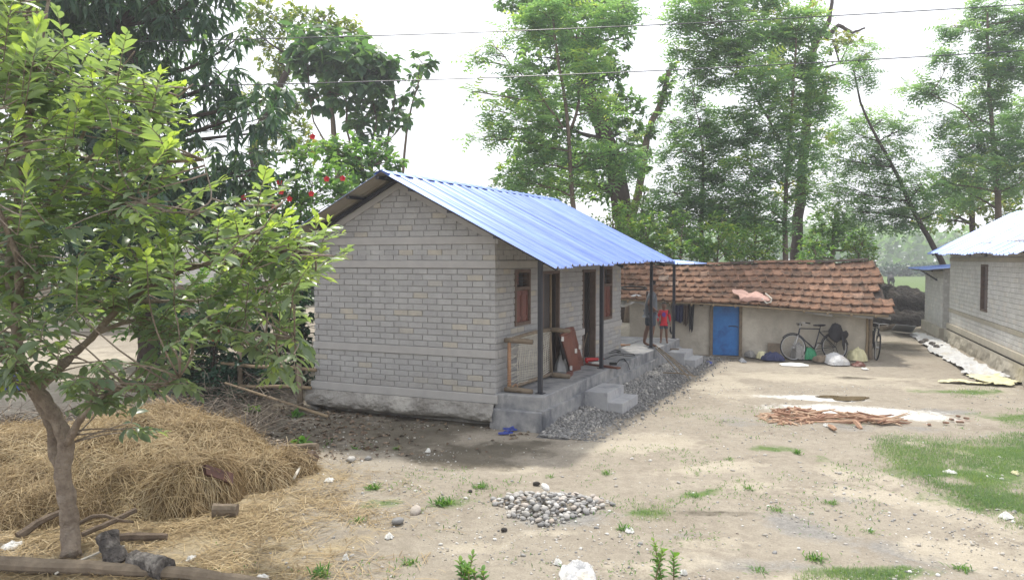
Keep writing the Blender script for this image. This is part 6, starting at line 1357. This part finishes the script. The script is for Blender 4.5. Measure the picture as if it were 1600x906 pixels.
for k, pts in enumerate(([(228, 616), (300, 655), (345, 675)], [(240, 622), (290, 640), (318, 634)], [(250, 610), (320, 668), (352, 690)])):
    P = [dp(x, y, 12.6 - .7 * j) for j, (x, y) in enumerate(pts)]; m_ = MB(); m_.tube(P, [.018, .016, .010], 6); single('branch', ('long dry pale branch sloping off the brush pile', 'short dry branch lying level on the brush pile', 'lowest dry branch sloping off the brush pile to the ground')[k], 'branch', m_, M['bamboo'], P[0])

# ------------------------------------------------------------------ power lines
for y0, y1, lab in ((61, 0, 'upper thin power line crossing the sky'), (132, 72, 'lower thin power line crossing the sky')):
    a, b = dp(-300, y0 + 11.5 * 1, 17), dp(1900, y1 - 11.5, 17); P = [a.lerp(b, k / 24) + Vector((0, 0, -.25 * math.sin(math.pi * k / 24))) for k in range(25)]
    m_ = MB(); m_.tube(P, .011, 5); single('power_line', lab, 'power line', m_, M['steel'], a)
# black animal on the field behind the tile roof's end
cow = thing('cow', 'black cow grazing on the green field past the end of the tile roof', 'cow', (38.5, 79, 0), R(70))
V = [(-.7, 0, 1.0, .26, .3), (0, 0, .98, .3, .34), (.6, 0, 1.0, .27, .3), (.95, 0, 1.0, .15, .17), (1.15, 0, .75, .12), (1.3, 0, .5, .12), (1.42, 0, .3, .07)]; E = [(k, k + 1) for k in range(6)]
for x, y in ((-.65, -.2), (-.65, .2), (.6, -.18), (.6, .18)):
    i = len(V); bk = -.08 if x < 0 else .02; V += [(x, y, .72, .13), (x + (.05 if x < 0 else 0), y, .48, .07), (x + bk, y, .25, .05), (x, y, .03, .055)]; E += [(0 if x < 0 else 2, i), (i, i + 1), (i + 1, i + 2), (i + 2, i + 3)]
i = len(V); V += [(-.98, 0, 1.05, .04), (-1.05, 0, .6, .025), (-1.05, 0, .3, .04)]; E += [(0, i), (i, i + 1), (i + 1, i + 2)]
i = len(V); V += [(1.18, .2, .86, .05), (1.18, -.2, .86, .05)]; E += [(4, i), (4, i + 1)]
skin('body', V, E, M['hair'], cow)

# ------------------------------------------------------------------ straw stack
def npn(x, y, s_, o_=4): return vnoise(np.asarray(x, float), np.asarray(y, float), s_, o_)
STR = [(-4.75, 10.0, 1.75, 1.75, .86, 2.0), (-6.3, 9.9, 1.9, 1.6, .62, 2.2), (-5.3, 9.1, 1.9, .95, .42, 2.5), (-3.85, 9.25, .66, .75, .52, 6), (-3.3, 9.85, .58, .46, .36, 4), (-3.0, 10.45, .42, .32, .24, 3), (-8.2, 10.2, 1.6, 1.4, .5, 2)]
def straw_h(X, Y):
    X, Y = np.asarray(X, float), np.asarray(Y, float); h = np.full_like(X, -.12)
    wx = (npn(X * 1.3, Y * 1.3, 61) - .5) * .4; wy = (npn(X * 1.3 + 9, Y * 1.3, 62) - .5) * .4
    for (cx, cy, rx, ry, hh, pw) in STR:
        d = np.sqrt(((X + wx - cx) / rx) ** 2 + ((Y + wy - cy) / ry) ** 2); h = np.maximum(h, hh * (1 - np.clip(d, 0, 1.2) ** pw))
    return h + (npn(X * 3.2, Y * 3.2, 63, 5) - .5) * .20
X, Y = np.meshgrid(np.arange(-10, -2.0, .06), np.arange(7.6, 12.2, .06)); Z = straw_h(X, Y); ii = np.arange(X.size).reshape(X.shape)
Fq = np.stack([ii[:-1, :-1], ii[:-1, 1:], ii[1:, 1:], ii[1:, :-1]], -1).reshape(-1, 4); keep = Z.ravel()[Fq].max(1) > -.04
stack = thing('straw_stack', 'low golden stack of rice straw spread behind the guava trunk', 'straw stack', (-4.7, 9.9, 0))
np_mesh('matted_straw', np.stack([X, Y, Z - .03], -1).reshape(-1, 3), Fq[keep], M['straw_core'], stack, smooth=True)
def on_straw(px, py, up=.0):
    d = ray(px, py); t_ = 7.
    while t_ < 14:
        q = Vector((0, 0, H)) + d * t_
        if q.z < float(straw_h(q.x, q.y)): break
        t_ += .02
    return q + Vector((0, -.03, up))
c0 = [on_straw(318, 731, .03), on_straw(362, 745, .03), on_straw(361, 757, .0), on_straw(320, 742, .0)]
m_ = MB(); m_.slab(c0, .06); m_.bar(c0[0], c0[1], .06, .03); m_.jitter(.012, 12.); single('board', 'dark red carved board stuck in the right side of the straw stack', 'board', m_, pm('old red timber', (.15, .075, .06), (.07, .045, .04), 9, .85, .6, 30), c0[0])
def T_strand(w=.03, bend=.12):
    v = []
    for x in (0, .35, .7, 1): z = bend * 4 * x * (1 - x); v += [(x, -w / 2, z), (x, w / 2, z)]
    return np.array(v, float), np.array([(0, 2, 3), (0, 3, 1), (2, 4, 5), (2, 5, 3), (4, 6, 7), (4, 7, 5)])
n = 80000; sx, sy = rng.uniform(-9.5, -2.2, n), rng.uniform(7.8, 11.9, n); sz = straw_h(sx, sy); k_ = sz > .0; sx, sy, sz = sx[k_], sy[k_], sz[k_]
e = .05; gx = (straw_h(sx + e, sy) - straw_h(sx - e, sy)) / (2 * e); gy = (straw_h(sx, sy + e) - straw_h(sx, sy - e)) / (2 * e)
Nn = unit(np.stack([-gx, -gy, np.ones_like(gx)], 1)); dd_ = unit(rng.normal(size=Nn.shape)) + Nn * 0; stp = np.clip(np.hypot(gx, gy) - .5, 0, 2.5)[:, None]
dd_ = dd_ + stp * .8 * unit(np.stack([-gx, -gy, -(gx ** 2 + gy ** 2)], 1) + 1e-6); dd_ = dd_ - Nn * (dd_ * Nn).sum(1, keepdims=True) * .85
L_ = rng.uniform(.08, .32, len(sx)); V, Fc, t_ = leaves(T_strand(.028, .10), np.stack([sx, sy, sz + rng.uniform(-.03, .012, len(sx))], 1), dd_, Nn + rng.normal(size=Nn.shape) * .25, L_, np.clip(.48 + rng.normal(size=len(sx)) * .26 + (npn(sx * 2.6, sy * 2.6, 70) - .5) * 1.1, 0, 1), .26 + .10 / L_)
np_mesh('straw', V, Fc, M['straw'], stack, attrs={'tint': t_}, kind='stuff')
# loose straw on the earth
n = 90000; sx, sy = rng.uniform(-7.5, -.6, n), rng.uniform(6.2, 11.8, n)
pr = np.clip((1.55 - np.hypot((sx + 4.1) / 2.35, (sy - 8.1) / 2.3)) * .9, 0, 1) ** 1.6 * np.clip(npn(sx * 2.2, sy * 2.2, 81) * 2.3 - .55, 0.03, 1)
k_ = (rng.random(n) < pr * .9) & (straw_h(sx, sy) < .03); sx, sy = sx[k_], sy[k_]; n = len(sx); a_ = rng.random(n) * 6.28; L_ = rng.uniform(.07, .30, n)
V, Fc, t_ = leaves(T_strand(.03, .05), np.stack([sx, sy, ground_z(sx, sy) + rng.uniform(.004, .025, n)], 1), np.stack([np.cos(a_), np.sin(a_), rng.normal(size=n) * .06], 1), np.array([0, 0, 1.]) + rng.normal(size=(n, 3)) * .2, L_, np.clip(.52 + rng.normal(size=n) * .25, 0, 1), .35 + .12 / L_)
tag(np_mesh('loose_straw', V, Fc, M['straw'], attrs={'tint': t_}, kind='stuff'), 'loose straw scattered over the earth in front of the stack', 'straw')
# brush pile and leaf litter behind the stack
n = 5200; sx = rng.uniform(-9.5, -4.0, n); sy = 11.3 + rng.normal(size=n) * .75 + .10 * (sx + 6); hz_ = np.clip(.55 * np.exp(-((sy - 11.5) / .9) ** 2) * np.clip((-4.0 - sx) / 1.2, 0, 1) * (.5 + npn(sx, sy, 90)), 0, 1)
D = rng.normal(size=(n, 3)) * np.array([1, .6, .28]); L_ = rng.uniform(.15, .8, n)
V, Fc, t_ = leaves(T_strand(.02, .06), np.stack([sx, sy, hz_ * rng.random(n) + .01], 1), D, rng.normal(size=(n, 3)), L_, np.zeros(n), .5 + .25 / L_)
tag(np_mesh('brush_pile', V, Fc, M['twig'], kind='stuff'), 'grey brown pile of dry brushwood between the straw stack and the fence', 'brushwood')
n = 900; sx = rng.uniform(-6.6, -4.1, n); sy = rng.uniform(13.2, 15.2, n); D = rng.normal(size=(n, 3)) * np.array([1, 1, .35]); L_ = rng.uniform(.15, .7, n); hz_ = .5 * np.clip((sy - 13.4) / 1.6, 0, 1)
V, Fc, t_ = leaves(T_strand(.018, .1), np.stack([sx, sy, .015 + hz_ * rng.random(n)], 1), D, rng.normal(size=(n, 3)), L_, np.zeros(n), .5 + .2 / L_)
tag(np_mesh('dry_twigs', V, Fc, M['twig'], kind='stuff'), 'dry twigs tangled along the foot of the bamboo fence', 'twigs')
lit = leaf_mat('fallen leaf', [(0, (.07, .05, .035)), (.5, (.15, .10, .065)), (1, (.28, .21, .14))], (1, 1, 1), .1)
n = 2600; sx = rng.uniform(-6.5, .3, n); sy = rng.uniform(11.0, 15.0, n); k_ = rng.random(n) < np.clip(.25 + (-1.5 - sx) / 3, .10, 1); sx, sy = sx[k_], sy[k_]; n = len(sx)
D = rng.normal(size=(n, 3)) * np.array([1, 1, .15]); V, Fc, t_ = leaves(T_diamond(.55, .2), np.stack([sx, sy, ground_z(sx, sy) + .012], 1), D, np.array([0, 0, 1.]) + rng.normal(size=(n, 3)) * .35, rng.uniform(.04, .12, n), rng.random(n))
tag(np_mesh('fallen_leaves', V, Fc, lit, attrs={'tint': t_}, kind='stuff'), 'brown fallen leaves on the shaded earth left of the house', 'leaves')

# ------------------------------------------------------------------ stones
def ico(sub, seed, amp=.22):
    bm = bmesh.new(); bmesh.ops.create_icosphere(bm, subdivisions=sub, radius=1); r_ = np.random.default_rng(seed); v = np.array([x.co for x in bm.verts])
    q = unit(r_.normal(size=(5, 3))); d = (v @ q.T); v = v * (1 + amp * np.tanh(d * 2).sum(1, keepdims=True) / 5 + r_.normal(size=(len(v), 1)) * amp * .12)
    bm.verts.index_update(); f = np.array([[x.index for x in fc.verts] for fc in bm.faces]); bm.free(); return v, f
def rotm(n):
    q = rng.normal(size=(n, 4)); q /= np.linalg.norm(q, axis=1, keepdims=True); w_, x, y, z = q.T
    return np.stack([1 - 2 * (y * y + z * z), 2 * (x * y - z * w_), 2 * (x * z + y * w_), 2 * (x * y + z * w_), 1 - 2 * (x * x + z * z), 2 * (y * z - x * w_), 2 * (x * z - y * w_), 2 * (y * z + x * w_), 1 - 2 * (x * x + y * y)], 1).reshape(n, 3, 3)
def stones(P, S_, flat=.65, sub=1, seed=1):
    n = len(P); Vs, Fs, o = [], [], 0; var = rng.integers(0, 4, n)
    for k in range(4):
        m_ = var == k; c = m_.sum()
        if not c: continue
        v, f = ico(sub, seed + k); sc = S_[m_][:, None] * np.stack([rng.uniform(.8, 1.3, c), rng.uniform(.7, 1.1, c), rng.uniform(.5, .8, c)], 1)
        Rm = rotm(c); q = np.einsum('nij,nkj->nki', Rm, v[None] * sc[:, None, :]); q[:, :, 2] *= flat + .2
        Vs.append((q + P[m_][:, None, :]).reshape(-1, 3)); Fs.append((f[None] + (np.arange(c) * len(v))[:, None, None]).reshape(-1, 3) + o); o += c * len(v)
    return np.concatenate(Vs), np.concatenate(Fs)
# gravel bank along the porch
hm = np.array(world_m(house))
def bank(s_, u):
    top = .13 + .05 * (npn(u * .6 + 3, u * 0 + 1, 33) - .5); wd = .82 + .30 * npn(u * .5, u * 0, 34)
    end = np.clip((u + .3) / .8, 0, 1) * np.clip((11.3 - u) / 1.0, 0, 1); t_ = np.clip(1 - (s_ - .90) / wd, -.3, 1)
    return np.where(t_ > 0, top * t_ ** 1.1, t_ * .3) * end - .02 + (npn(s_ * 4, u * 4, 36, 3) - .5) * .06
SS, UU = np.meshgrid(np.arange(.88, 2.25, .05), np.arange(-.35, 11.4, .06)); ZZ = bank(SS, UU); ii = np.arange(SS.size).reshape(SS.shape)
Fq = np.stack([ii[:-1, :-1], ii[:-1, 1:], ii[1:, 1:], ii[1:, :-1]], -1).reshape(-1, 4); keep = ZZ.ravel()[Fq].max(1) > -.05
wv = np.stack([SS.ravel(), UU.ravel(), ZZ.ravel(), np.ones(SS.size)], 1) @ hm.T
gbank = thing('gravel_bank', 'bank of grey gravel heaped along the foot of the porch', 'gravel', tuple(hp(1.4, 5, 0)))
np_mesh('gravel_bed', wv[:, :3], Fq[keep], pm('gravel bed', (.20, .195, .19), (.14, .138, .135), 25, .95, 1., 60, bdist=.03), gbank)
n = 15000; s_ = .92 + np.abs(rng.normal(size=n)) * .46; u = rng.uniform(-.3, 11.2, n); k_ = (s_ < 2.5) & ~((s_ < 1.42) & (((u > 1.9) & (u < 3.02)) | ((u > 8.64) & (u < 9.77)))) & ~((s_ < 1.7) & (((u > 1.92) & (u < 3.0)) | ((u > 8.66) & (u < 9.75)))); s_, u = s_[k_], u[k_]; z = np.maximum(bank(s_, u), -.0); n = len(s_)
P = (np.stack([s_, u, z, np.ones(n)], 1) @ hm.T)[:, :3]; S_ = .008 + rng.gamma(1.5, .0062, n); P[:, 2] += S_ * .3
V, Fc = stones(P, np.clip(S_, 0, .075)); np_mesh('gravel', V, Fc, M['gravel'], gbank, kind='stuff')
# cobble heap: every stone a thing
CM = []
for k in range(8):
    v, f = ico(2, 200 + k, .26); me = bpy.data.meshes.new('stone'); me.from_pydata(v.tolist(), [], f.tolist()); me.materials.append(M['stone']); me.polygons.foreach_set('use_smooth', [True] * len(f)); CM.append(me)
cc = gp(858, 792); placed = []
def cobble(x, y, z, s_, label=None): 
    o = link('stone', CM[rnd.randrange(8)], None, (x, y, z), (rnd.uniform(-.4, .4), rnd.uniform(-.4, .4), rnd.uniform(0, 6.28)), (s_ * rnd.uniform(1.0, 1.35), s_ * rnd.uniform(.8, 1.0), s_ * rnd.uniform(.55, .8)))
    return tag(o, label or 'rounded river stone lying in the heap of cobbles in the middle of the yard', 'stone', 'river stones of the cobble heap')
tries = 0
while len(placed) < 285 and tries < 30000:
    tries += 1; a = rnd.uniform(0, 6.283); r_ = math.sqrt(rnd.random()); ed = 1 + .18 * math.sin(3 * a + .6) + .08 * math.sin(7 * a)
    x = cc.x + .63 * r_ * ed * math.cos(a); y = cc.y + .50 * r_ * ed * math.sin(a); s_ = rnd.choice((.02, .025, .03, .034, .042)); h = .10 * max(0, 1 - r_ ** 2) * rnd.choice((.25, .6, 1.))
    if all((x - q[0]) ** 2 + (y - q[1]) ** 2 + ((h - q[2]) * 1.5) ** 2 > (.86 * (s_ + q[3])) ** 2 for q in placed): placed.append((x, y, h, s_)); cobble(x, y, gz(x, y) + h + s_ * .5, s_)
for px, py, s_, lab in ((898, 782, .07, 'large dark grey boulder at the right side of the cobble heap'), (852, 778, .055, 'white stone on top of the cobble heap'), (932, 786, .06, 'big brown stone at the right end of the cobble heap'), (838, 757, 0.042, 'dark stone standing at the back edge of the cobble heap'), (787, 826, 0.035, 'dark lone stone in front of the cobble heap'), (735, 767, 0.028, 'dark lone stone left of the cobble heap'), (620, 815, .07, 'tilted flat grey stone in the left of the yard'), (648, 796, .07, 'pale rounded stone by the left weeds'), (550, 718, .07, 'pale stone at the edge of the shade left'), (575, 716, .045, 'small pale stone at the edge of the shade')):
    c = gp(px, py); o = cobble(c.x, c.y, gz(c.x, c.y) + s_ * (.5 if py < 800 else .4) + (.10 if 'top' in lab else 0), s_, lab)
    o.data = o.data.copy() if 'dark' in lab or 'white' in lab or 'brown' in lab else o.data
    if 'dark' in lab: o.data.materials[0] = M['charred']
    if 'white' in lab: o.data.materials[0] = M['chip']
# pebbles and chips over the yard
n = 16000; px_ = rng.uniform(420, 1600, n); py_ = 600 + 320 * rng.random(n) ** 1.4; P = np.array([gp(a, b)[:] for a, b in zip(px_, py_)]); x, y = P[:, 0], P[:, 1]
wgt = .16 + 1.1 * (npn(x * .9 + 4, y * .9, 91) > .53) * npn(x * 3, y * 3, 92); k_ = rng.random(n) < wgt; P = P[k_]; n = len(P)
S_ = np.clip(.004 + rng.gamma(1.2, .005, n), 0, .034); P[:, 2] = ground_z(P[:, 0], P[:, 1]) + S_ * .25; kk = rng.random(n) < .5
V, Fc = stones(P[kk], S_[kk], .5, 1, 40); tag(np_mesh('pebbles', V, Fc, M['chip'], kind='stuff'), 'pale pebbles and chips scattered over the yard', 'pebbles')
V, Fc = stones(P[~kk], S_[~kk], .5, 1, 50); tag(np_mesh('gravel_scatter', V, Fc, M['stone'], kind='stuff'), 'brown and grey grit scattered over the yard', 'grit')

# ------------------------------------------------------------------ split firewood, every piece a thing
SM = []
for k in range(6):
    mb = MB(); n = 5; pts = [(-.5, 0, 0), (-.15, .03 * math.sin(k * 2.1), .015), (.2, .035 * math.cos(k), -.01), (.5, 0, .01)]; mb.tube(pts, [.6, 1., .9, .45], 5); mb.v = [(x, y * .05 + q * 0, z * .05) if abs(y) > .1 or abs(z) > .1 else (x, y, z) for (x, y, z), q in zip(mb.v, [0] * len(mb.v))]
    SM.append(mb.mesh('firewood', M['stick']))
def firewood(px, py, L, th, ang, z, label, grp): 
    c = gp(px, py); return tag(link('firewood', SM[rnd.randrange(6)], None, (c.x, c.y, gz(c.x, c.y) + z), (rnd.uniform(0, 6), rnd.gauss(0, .12), ang), (L, th, th)), label, 'firewood', grp)
for k in range(190):
    a = rnd.uniform(0, 6.28); r_ = math.sqrt(rnd.random()); px = 1238 + 52 * r_ * math.cos(a); py = 651 + 14 * r_ * math.sin(a)
    firewood(px, py, rnd.uniform(.10, .26), rnd.uniform(.22, .5), rnd.uniform(0, 6.28), .01 + .11 * (1 - r_) * rnd.random(), 'short split piece in the reddish heap of chopped firewood', 'chopped firewood chips')
for k in range(70):
    px = rnd.uniform(1262, 1395); py = 653 + (px - 1262) * .055 + rnd.gauss(0, 4)
    firewood(px, py, rnd.uniform(.3, .8), rnd.uniform(.22, .5), rnd.gauss(-.1, .4), .01 + .08 * rnd.random(), 'long split stick in the row of firewood right of the chopped heap', 'long firewood sticks')
for px, py, lab, s_ in ((1300, 672, 'peeled curved stick pointing at the camera from the firewood', 1.4), (1340, 668, 'short thick peeled stick sticking out of the firewood row', 1.5)): firewood(px, py, .34, s_ * .6, 1.5, .05, lab, None)
for k, (px, py) in enumerate(((1478, 660), (1487, 655), (1497, 650), (1500, 659), (1510, 653), (1452, 663))):
    c = gp(px, py, .02); mb = MB(); mb.box(c, (rnd.uniform(.06, .13), .06, .03), Matrix.Rotation(rnd.uniform(0, 3), 3, 'Z'), bev=.012); single('brick_fragment', 'broken red brick piece lying on the reddish earth above the grass', 'brick', mb, M['tile'], c, group='broken red bricks')

# ------------------------------------------------------------------ grass and weeds
LAWN = [[(1362, 692), (1395, 682), (1470, 690), (1540, 688), (1600, 672), (1640, 672), (1640, 735), (1570, 738), (1556, 752), (1600, 768), (1640, 780), (1640, 835), (1590, 808), (1540, 792), (1480, 762), (1420, 736), (1385, 712)], [(1240, 905), (1300, 882), (1380, 886), (1430, 906)], [(985, 795), (1020, 786), (1055, 798), (1030, 812), (995, 812)], [(1560, 650), (1600, 640), (1640, 650), (1640, 668), (1575, 666)], [(1480, 606), (1540, 600), (1560, 612), (1500, 620)]]
P = []
for li, pl in enumerate(LAWN):
    bx = [p[0] for p in pl]; by = [p[1] for p in pl]
    for _ in range((120000, 5000, 1100, 3000, 1800)[li]):
        x, y = rnd.uniform(min(bx), max(bx)), rnd.uniform(min(by), max(by)); j1, j2 = rnd.gauss(0, 16), rnd.gauss(0, 6)
        if inpoly(x + j1, y + j2, pl): q = gp(x, y); P.append((q.x, q.y, 0))
P = np.array(P); dn_ = npn(P[:, 0] * 2.1, P[:, 1] * 2.1, 95); P = P[rng.random(len(P)) < np.clip(dn_ * 4 - .8, .08, 1)]; n = len(P); P[:, 2] = ground_z(P[:, 0], P[:, 1]) - .005
a_ = rng.random(n) * 6.28; el = rng.uniform(.5, 1.4, n); D = np.stack([np.cos(a_) * np.cos(el), np.sin(a_) * np.cos(el), np.sin(el)], 1)
V, Fc, t_ = leaves((np.array([(0, -.06, 0), (0, .06, 0), (.6, 0, .0), (1, 0, -.22), (.6, .05, 0)], float), np.array([(0, 1, 4), (0, 4, 2), (2, 4, 3)])), P, D, np.stack([-np.cos(a_), -np.sin(a_), np.ones(n)], 1), rng.uniform(.03, .065, n), np.clip(.5 + rng.normal(size=n) * .2 + (npn(P[:, 0] * 1.3, P[:, 1] * 1.3, 97) - .5) * .8, 0, 1))
tag(np_mesh('lawn_grass', V, Fc, M['grass'], attrs={'tint': t_}, kind='stuff'), 'short green grass growing in patches on the right of the yard', 'grass')
n = 60000; sx, sy = rng.uniform(-3, 12, n), rng.uniform(6.6, 15, n); c_ = npn(sx * .8 + 3, sy * .8, 131, 3) * npn(sx * 3.1, sy * 3.1, 132, 3); k_ = rng.random(n) < np.clip((c_ - .27) * 3.2, 0, .5); sx, sy = sx[k_], sy[k_]
lc = np.stack([sx, sy, np.zeros(len(sx))], 1); hl = (lc - np.array(HC)) @ np.array([[math.cos(TH), math.sin(TH)], [-math.sin(TH), math.cos(TH)], [0, 0]]); k_ = (hl[:, 0] > 2.1) | (hl[:, 1] < -1.6); P = lc[k_]; n = len(P); P[:, 2] = ground_z(P[:, 0], P[:, 1]) - .003
a_ = rng.random(n) * 6.28; el = rng.uniform(.2, 1.2, n); D = np.stack([np.cos(a_) * np.cos(el), np.sin(a_) * np.cos(el), np.sin(el)], 1)
V, Fc, t_ = leaves(T_diamond(.22, .1), P, D, np.stack([-np.cos(a_), -np.sin(a_), np.ones(n)], 1), rng.uniform(.02, .06, n), np.clip(.4 + rng.normal(size=n) * .25, 0, 1))
tag(np_mesh('sparse_grass', V, Fc, M['weed'], attrs={'tint': t_}, kind='stuff'), 'sparse sprouting grass scattered over the bare earth', 'grass')
def tuft(px, py, n, h, sp, label, grp=None, mat='weed', wide=.16, stem=0):
    c = gp(px, py); c.z = gz(c.x, c.y); a = rng.random(n) * 6.28; el = rng.uniform(.25, 1.35, n)
    D = np.stack([np.cos(a) * np.cos(el), np.sin(a) * np.cos(el), np.sin(el)], 1); P = np.stack([rng.normal(size=n) * sp * .55, rng.normal(size=n) * sp * .55, np.zeros(n)], 1)
    if stem:
        root = thing('weed_plant', label, 'plant', c, 0, grp); mb = MB(); nn = 3; P, D = [], []
        for k in range(nn):
            b = Vector((rnd.gauss(0, .06), rnd.gauss(0, .05), 0)); t_ = b + Vector((rnd.gauss(0, .05), rnd.gauss(0, .05), stem * rnd.uniform(.6, 1))); mb.tube([b, b.lerp(t_, .5), t_], [.007, .006, .003], 6)
            for j in range(n // nn):
                f = .15 + .85 * j / (n / nn); q = b.lerp(t_, f); az = j * 2.4; e_ = .35 + .5 * f; P.append(q[:]); D.append((math.cos(az) * math.cos(e_), math.sin(az) * math.cos(e_), math.sin(e_)))
        mb.build('stem', M['bamboo'], root, local=True); P, D = np.array(P), np.array(D); n = len(P)
        V, Fc, t_ = leaves(T_leaf(.5, .2), P, D, np.array([0, 0, 1.]) + rng.normal(size=(n, 3)) * .2, rng.uniform(.045, .085, n), np.clip(.35 + .5 * P[:, 2] / stem + rng.normal(size=n) * .12, 0, 1)); np_mesh('foliage', V, Fc, M[mat], root, attrs={'tint': t_}, local=True, kind='stuff'); return root
    V, Fc, t_ = leaves(T_leaf(wide, .3), P, D, np.array([0, 0, 1.]) + rng.normal(size=(n, 3)) * .2, rng.uniform(.5, 1.1, n) * h, np.clip(.5 + rng.normal(size=n) * .2, 0, 1))
    o = np_mesh('weed_tuft', V, Fc, M[mat], attrs={'tint': t_}); o.location = c; return tag(o, label, 'weed', grp)
WG = 'small weed tufts in the yard'
tuft(720, 903, 60, .1, .05, 'upright weed with small leaves left of the white bag at the bottom edge', stem=.26); tuft(735, 905, 40, .1, .05, 'low bushy weed beside the upright one at the bottom edge', stem=.16)
tuft(1037, 905, 84, .1, .06, 'tall leafy weed right of the white bag at the bottom edge', stem=.40)
for px, py, nn, h, sp, lab in ((583, 760, 90, .10, .07, 'bushy green tuft between the straw and the cobble heap'), (692, 786, 110, .11, .09, 'largest green tuft left of the cobble heap'), (655, 792, 30, .08, .05, 'thin tuft just left of the largest tuft by the cobbles'), (752, 760, 70, .09, .08, 'flat tuft behind the left edge of the cobble heap'), (500, 895, 80, .10, .08, 'green tuft at the bottom edge among the loose straw'),
        (1245, 706, 60, .10, .06, 'upright tuft in front of the firewood'), (1275, 870, 90, .08, .08, 'round tuft above the small bottom grass patch'), (1300, 786, 50, .07, .06, 'lone tuft left of the big lawn tip'), (948, 741, 50, .07, .06, 'tuft behind the right edge of the cobble heap'), (1170, 764, 40, .07, .06, 'small tuft in the bare middle right of the yard'), (1213, 797, 50, .06, .07, 'low tuft midway between cobbles and lawn'),
        (1085, 775, 70, .06, .10, 'spread tuft right of the small grass patch by the cobbles'), (620, 700, 24, .08, .04, 'tiny tuft in the shade before the gable'), (640, 875, 60, .08, .08, 'tuft left of the upright weed at the bottom'), (560, 810, 36, .08, .06, 'thin tuft at the end of the loose straw'), (860, 745, 26, .07, .04, 'tiny tuft behind the middle of the cobble heap'), (1360, 830, 30, .06, .06, 'small tuft on the pale track at the right'), (1500, 886, 70, .07, .08, 'tuft at the bottom right below the lawn'),
        (975, 824, 50, .09, .05, 'tuft beside the clear wrapper right of the cobbles'), (1140, 720, 40, .06, .07, 'low tuft on the sandy patch right of the gravel'), (1185, 885, 60, .06, .09, 'spread tuft at the bottom between tall weed and grass'), (555, 700, 20, .09, .04, 'tiny tuft by the timber end right of the straw')):
    tuft(px, py, nn, h, sp, lab, WG)
for px, py, nn, lab in ((340, 690, 34, 'broad leaved green weed at the top right of the straw'), (395, 642, 26, 'bright broad leaved seedling at the fence foot'), (330, 668, 22, 'broad leaved weed beside the brush pile'), (470, 690, 16, 'small weed above the squared timber'), (460, 650, 14, 'dark broad leaved weed at the base of the right fence post')):
    tuft(px, py, nn, .17, .10, lab, None, 'weed', .6)

# ------------------------------------------------------------------ litter
heapf('plastic_bag', 'crumpled clear white plastic bag at the bottom edge of the yard', 'plastic bag', 903, 895, 58, 40, 'plastic_white', 71, .01, .10, .25)
for k, (px, py, w_, h_, lab) in enumerate(((514, 748, 20, 7, 'white paper scrap at the right end of the straw'), (669, 702, 12, 4, 'white scrap lying on the shaded earth in front of the gable'), (608, 836, 18, 8, 'white paper scrap left of the cobble heap'), (299, 872, 16, 10, 'white scrap on the straw right of the charred log'), (408, 901, 36, 11, 'pale green white wrapper at the bottom edge on the straw'), (872, 877, 16, 9, 'small white scrap above the clear plastic bag'), (20, 852, 34, 20, 'pale crumpled bag at the left edge on the straw'), (983, 826, 20, 10, 'clear crumpled wrapper right of the cobble heap'), (1484, 735, 20, 8, 'crumpled clear bag lying on the grass'), (1573, 806, 24, 10, 'white wrapper at the lower edge of the grass'), (1586, 738, 12, 5, 'yellow wrapper at the right edge by the grass'), (1290, 667, 10, 4, 'white scrap under the firewood sticks'), (1050, 580, 14, 5, 'white stone like scrap in front of the far steps'), (1068, 893, 16, 6, 'white scrap right of the tall weed'), (540, 870, 14, 6, 'white scrap in the straw edge near the bottom'))):
    heapf('litter', lab, 'litter', px, py, w_ * .75, h_ * .75, 'plastic_yellow' if 'yellow' in lab else 'paper', 80 + k, .01, .04, .4)
heapf('tarpaulin', 'blue tarpaulin lying at the far left behind the straw stack', 'tarpaulin', 20, 606, 60, 16, 'plastic_blue', 110, .02, .3, .3)

# ------------------------------------------------------------------ air: pale humid haze round the whole place
hb = MB(); hb.box((0, 110, 14), (700, 330, 31)); hz = hb.build('haze', None, kind='stuff')
hm_ = bpy.data.materials.new('haze'); hm_.use_nodes = True; ht = hm_.node_tree; ht.nodes.clear()
ho = ht.nodes.new('ShaderNodeOutputMaterial'); hv = ht.nodes.new('ShaderNodeVolumePrincipled')
hv.inputs['Density'].default_value = .0019; hv.inputs['Color'].default_value = (.93, .95, 1, 1); hv.inputs['Anisotropy'].default_value = .35
ht.links.new(hv.outputs[0], ho.inputs['Volume']); hz.data.materials.clear(); hz.data.materials.append(hm_)
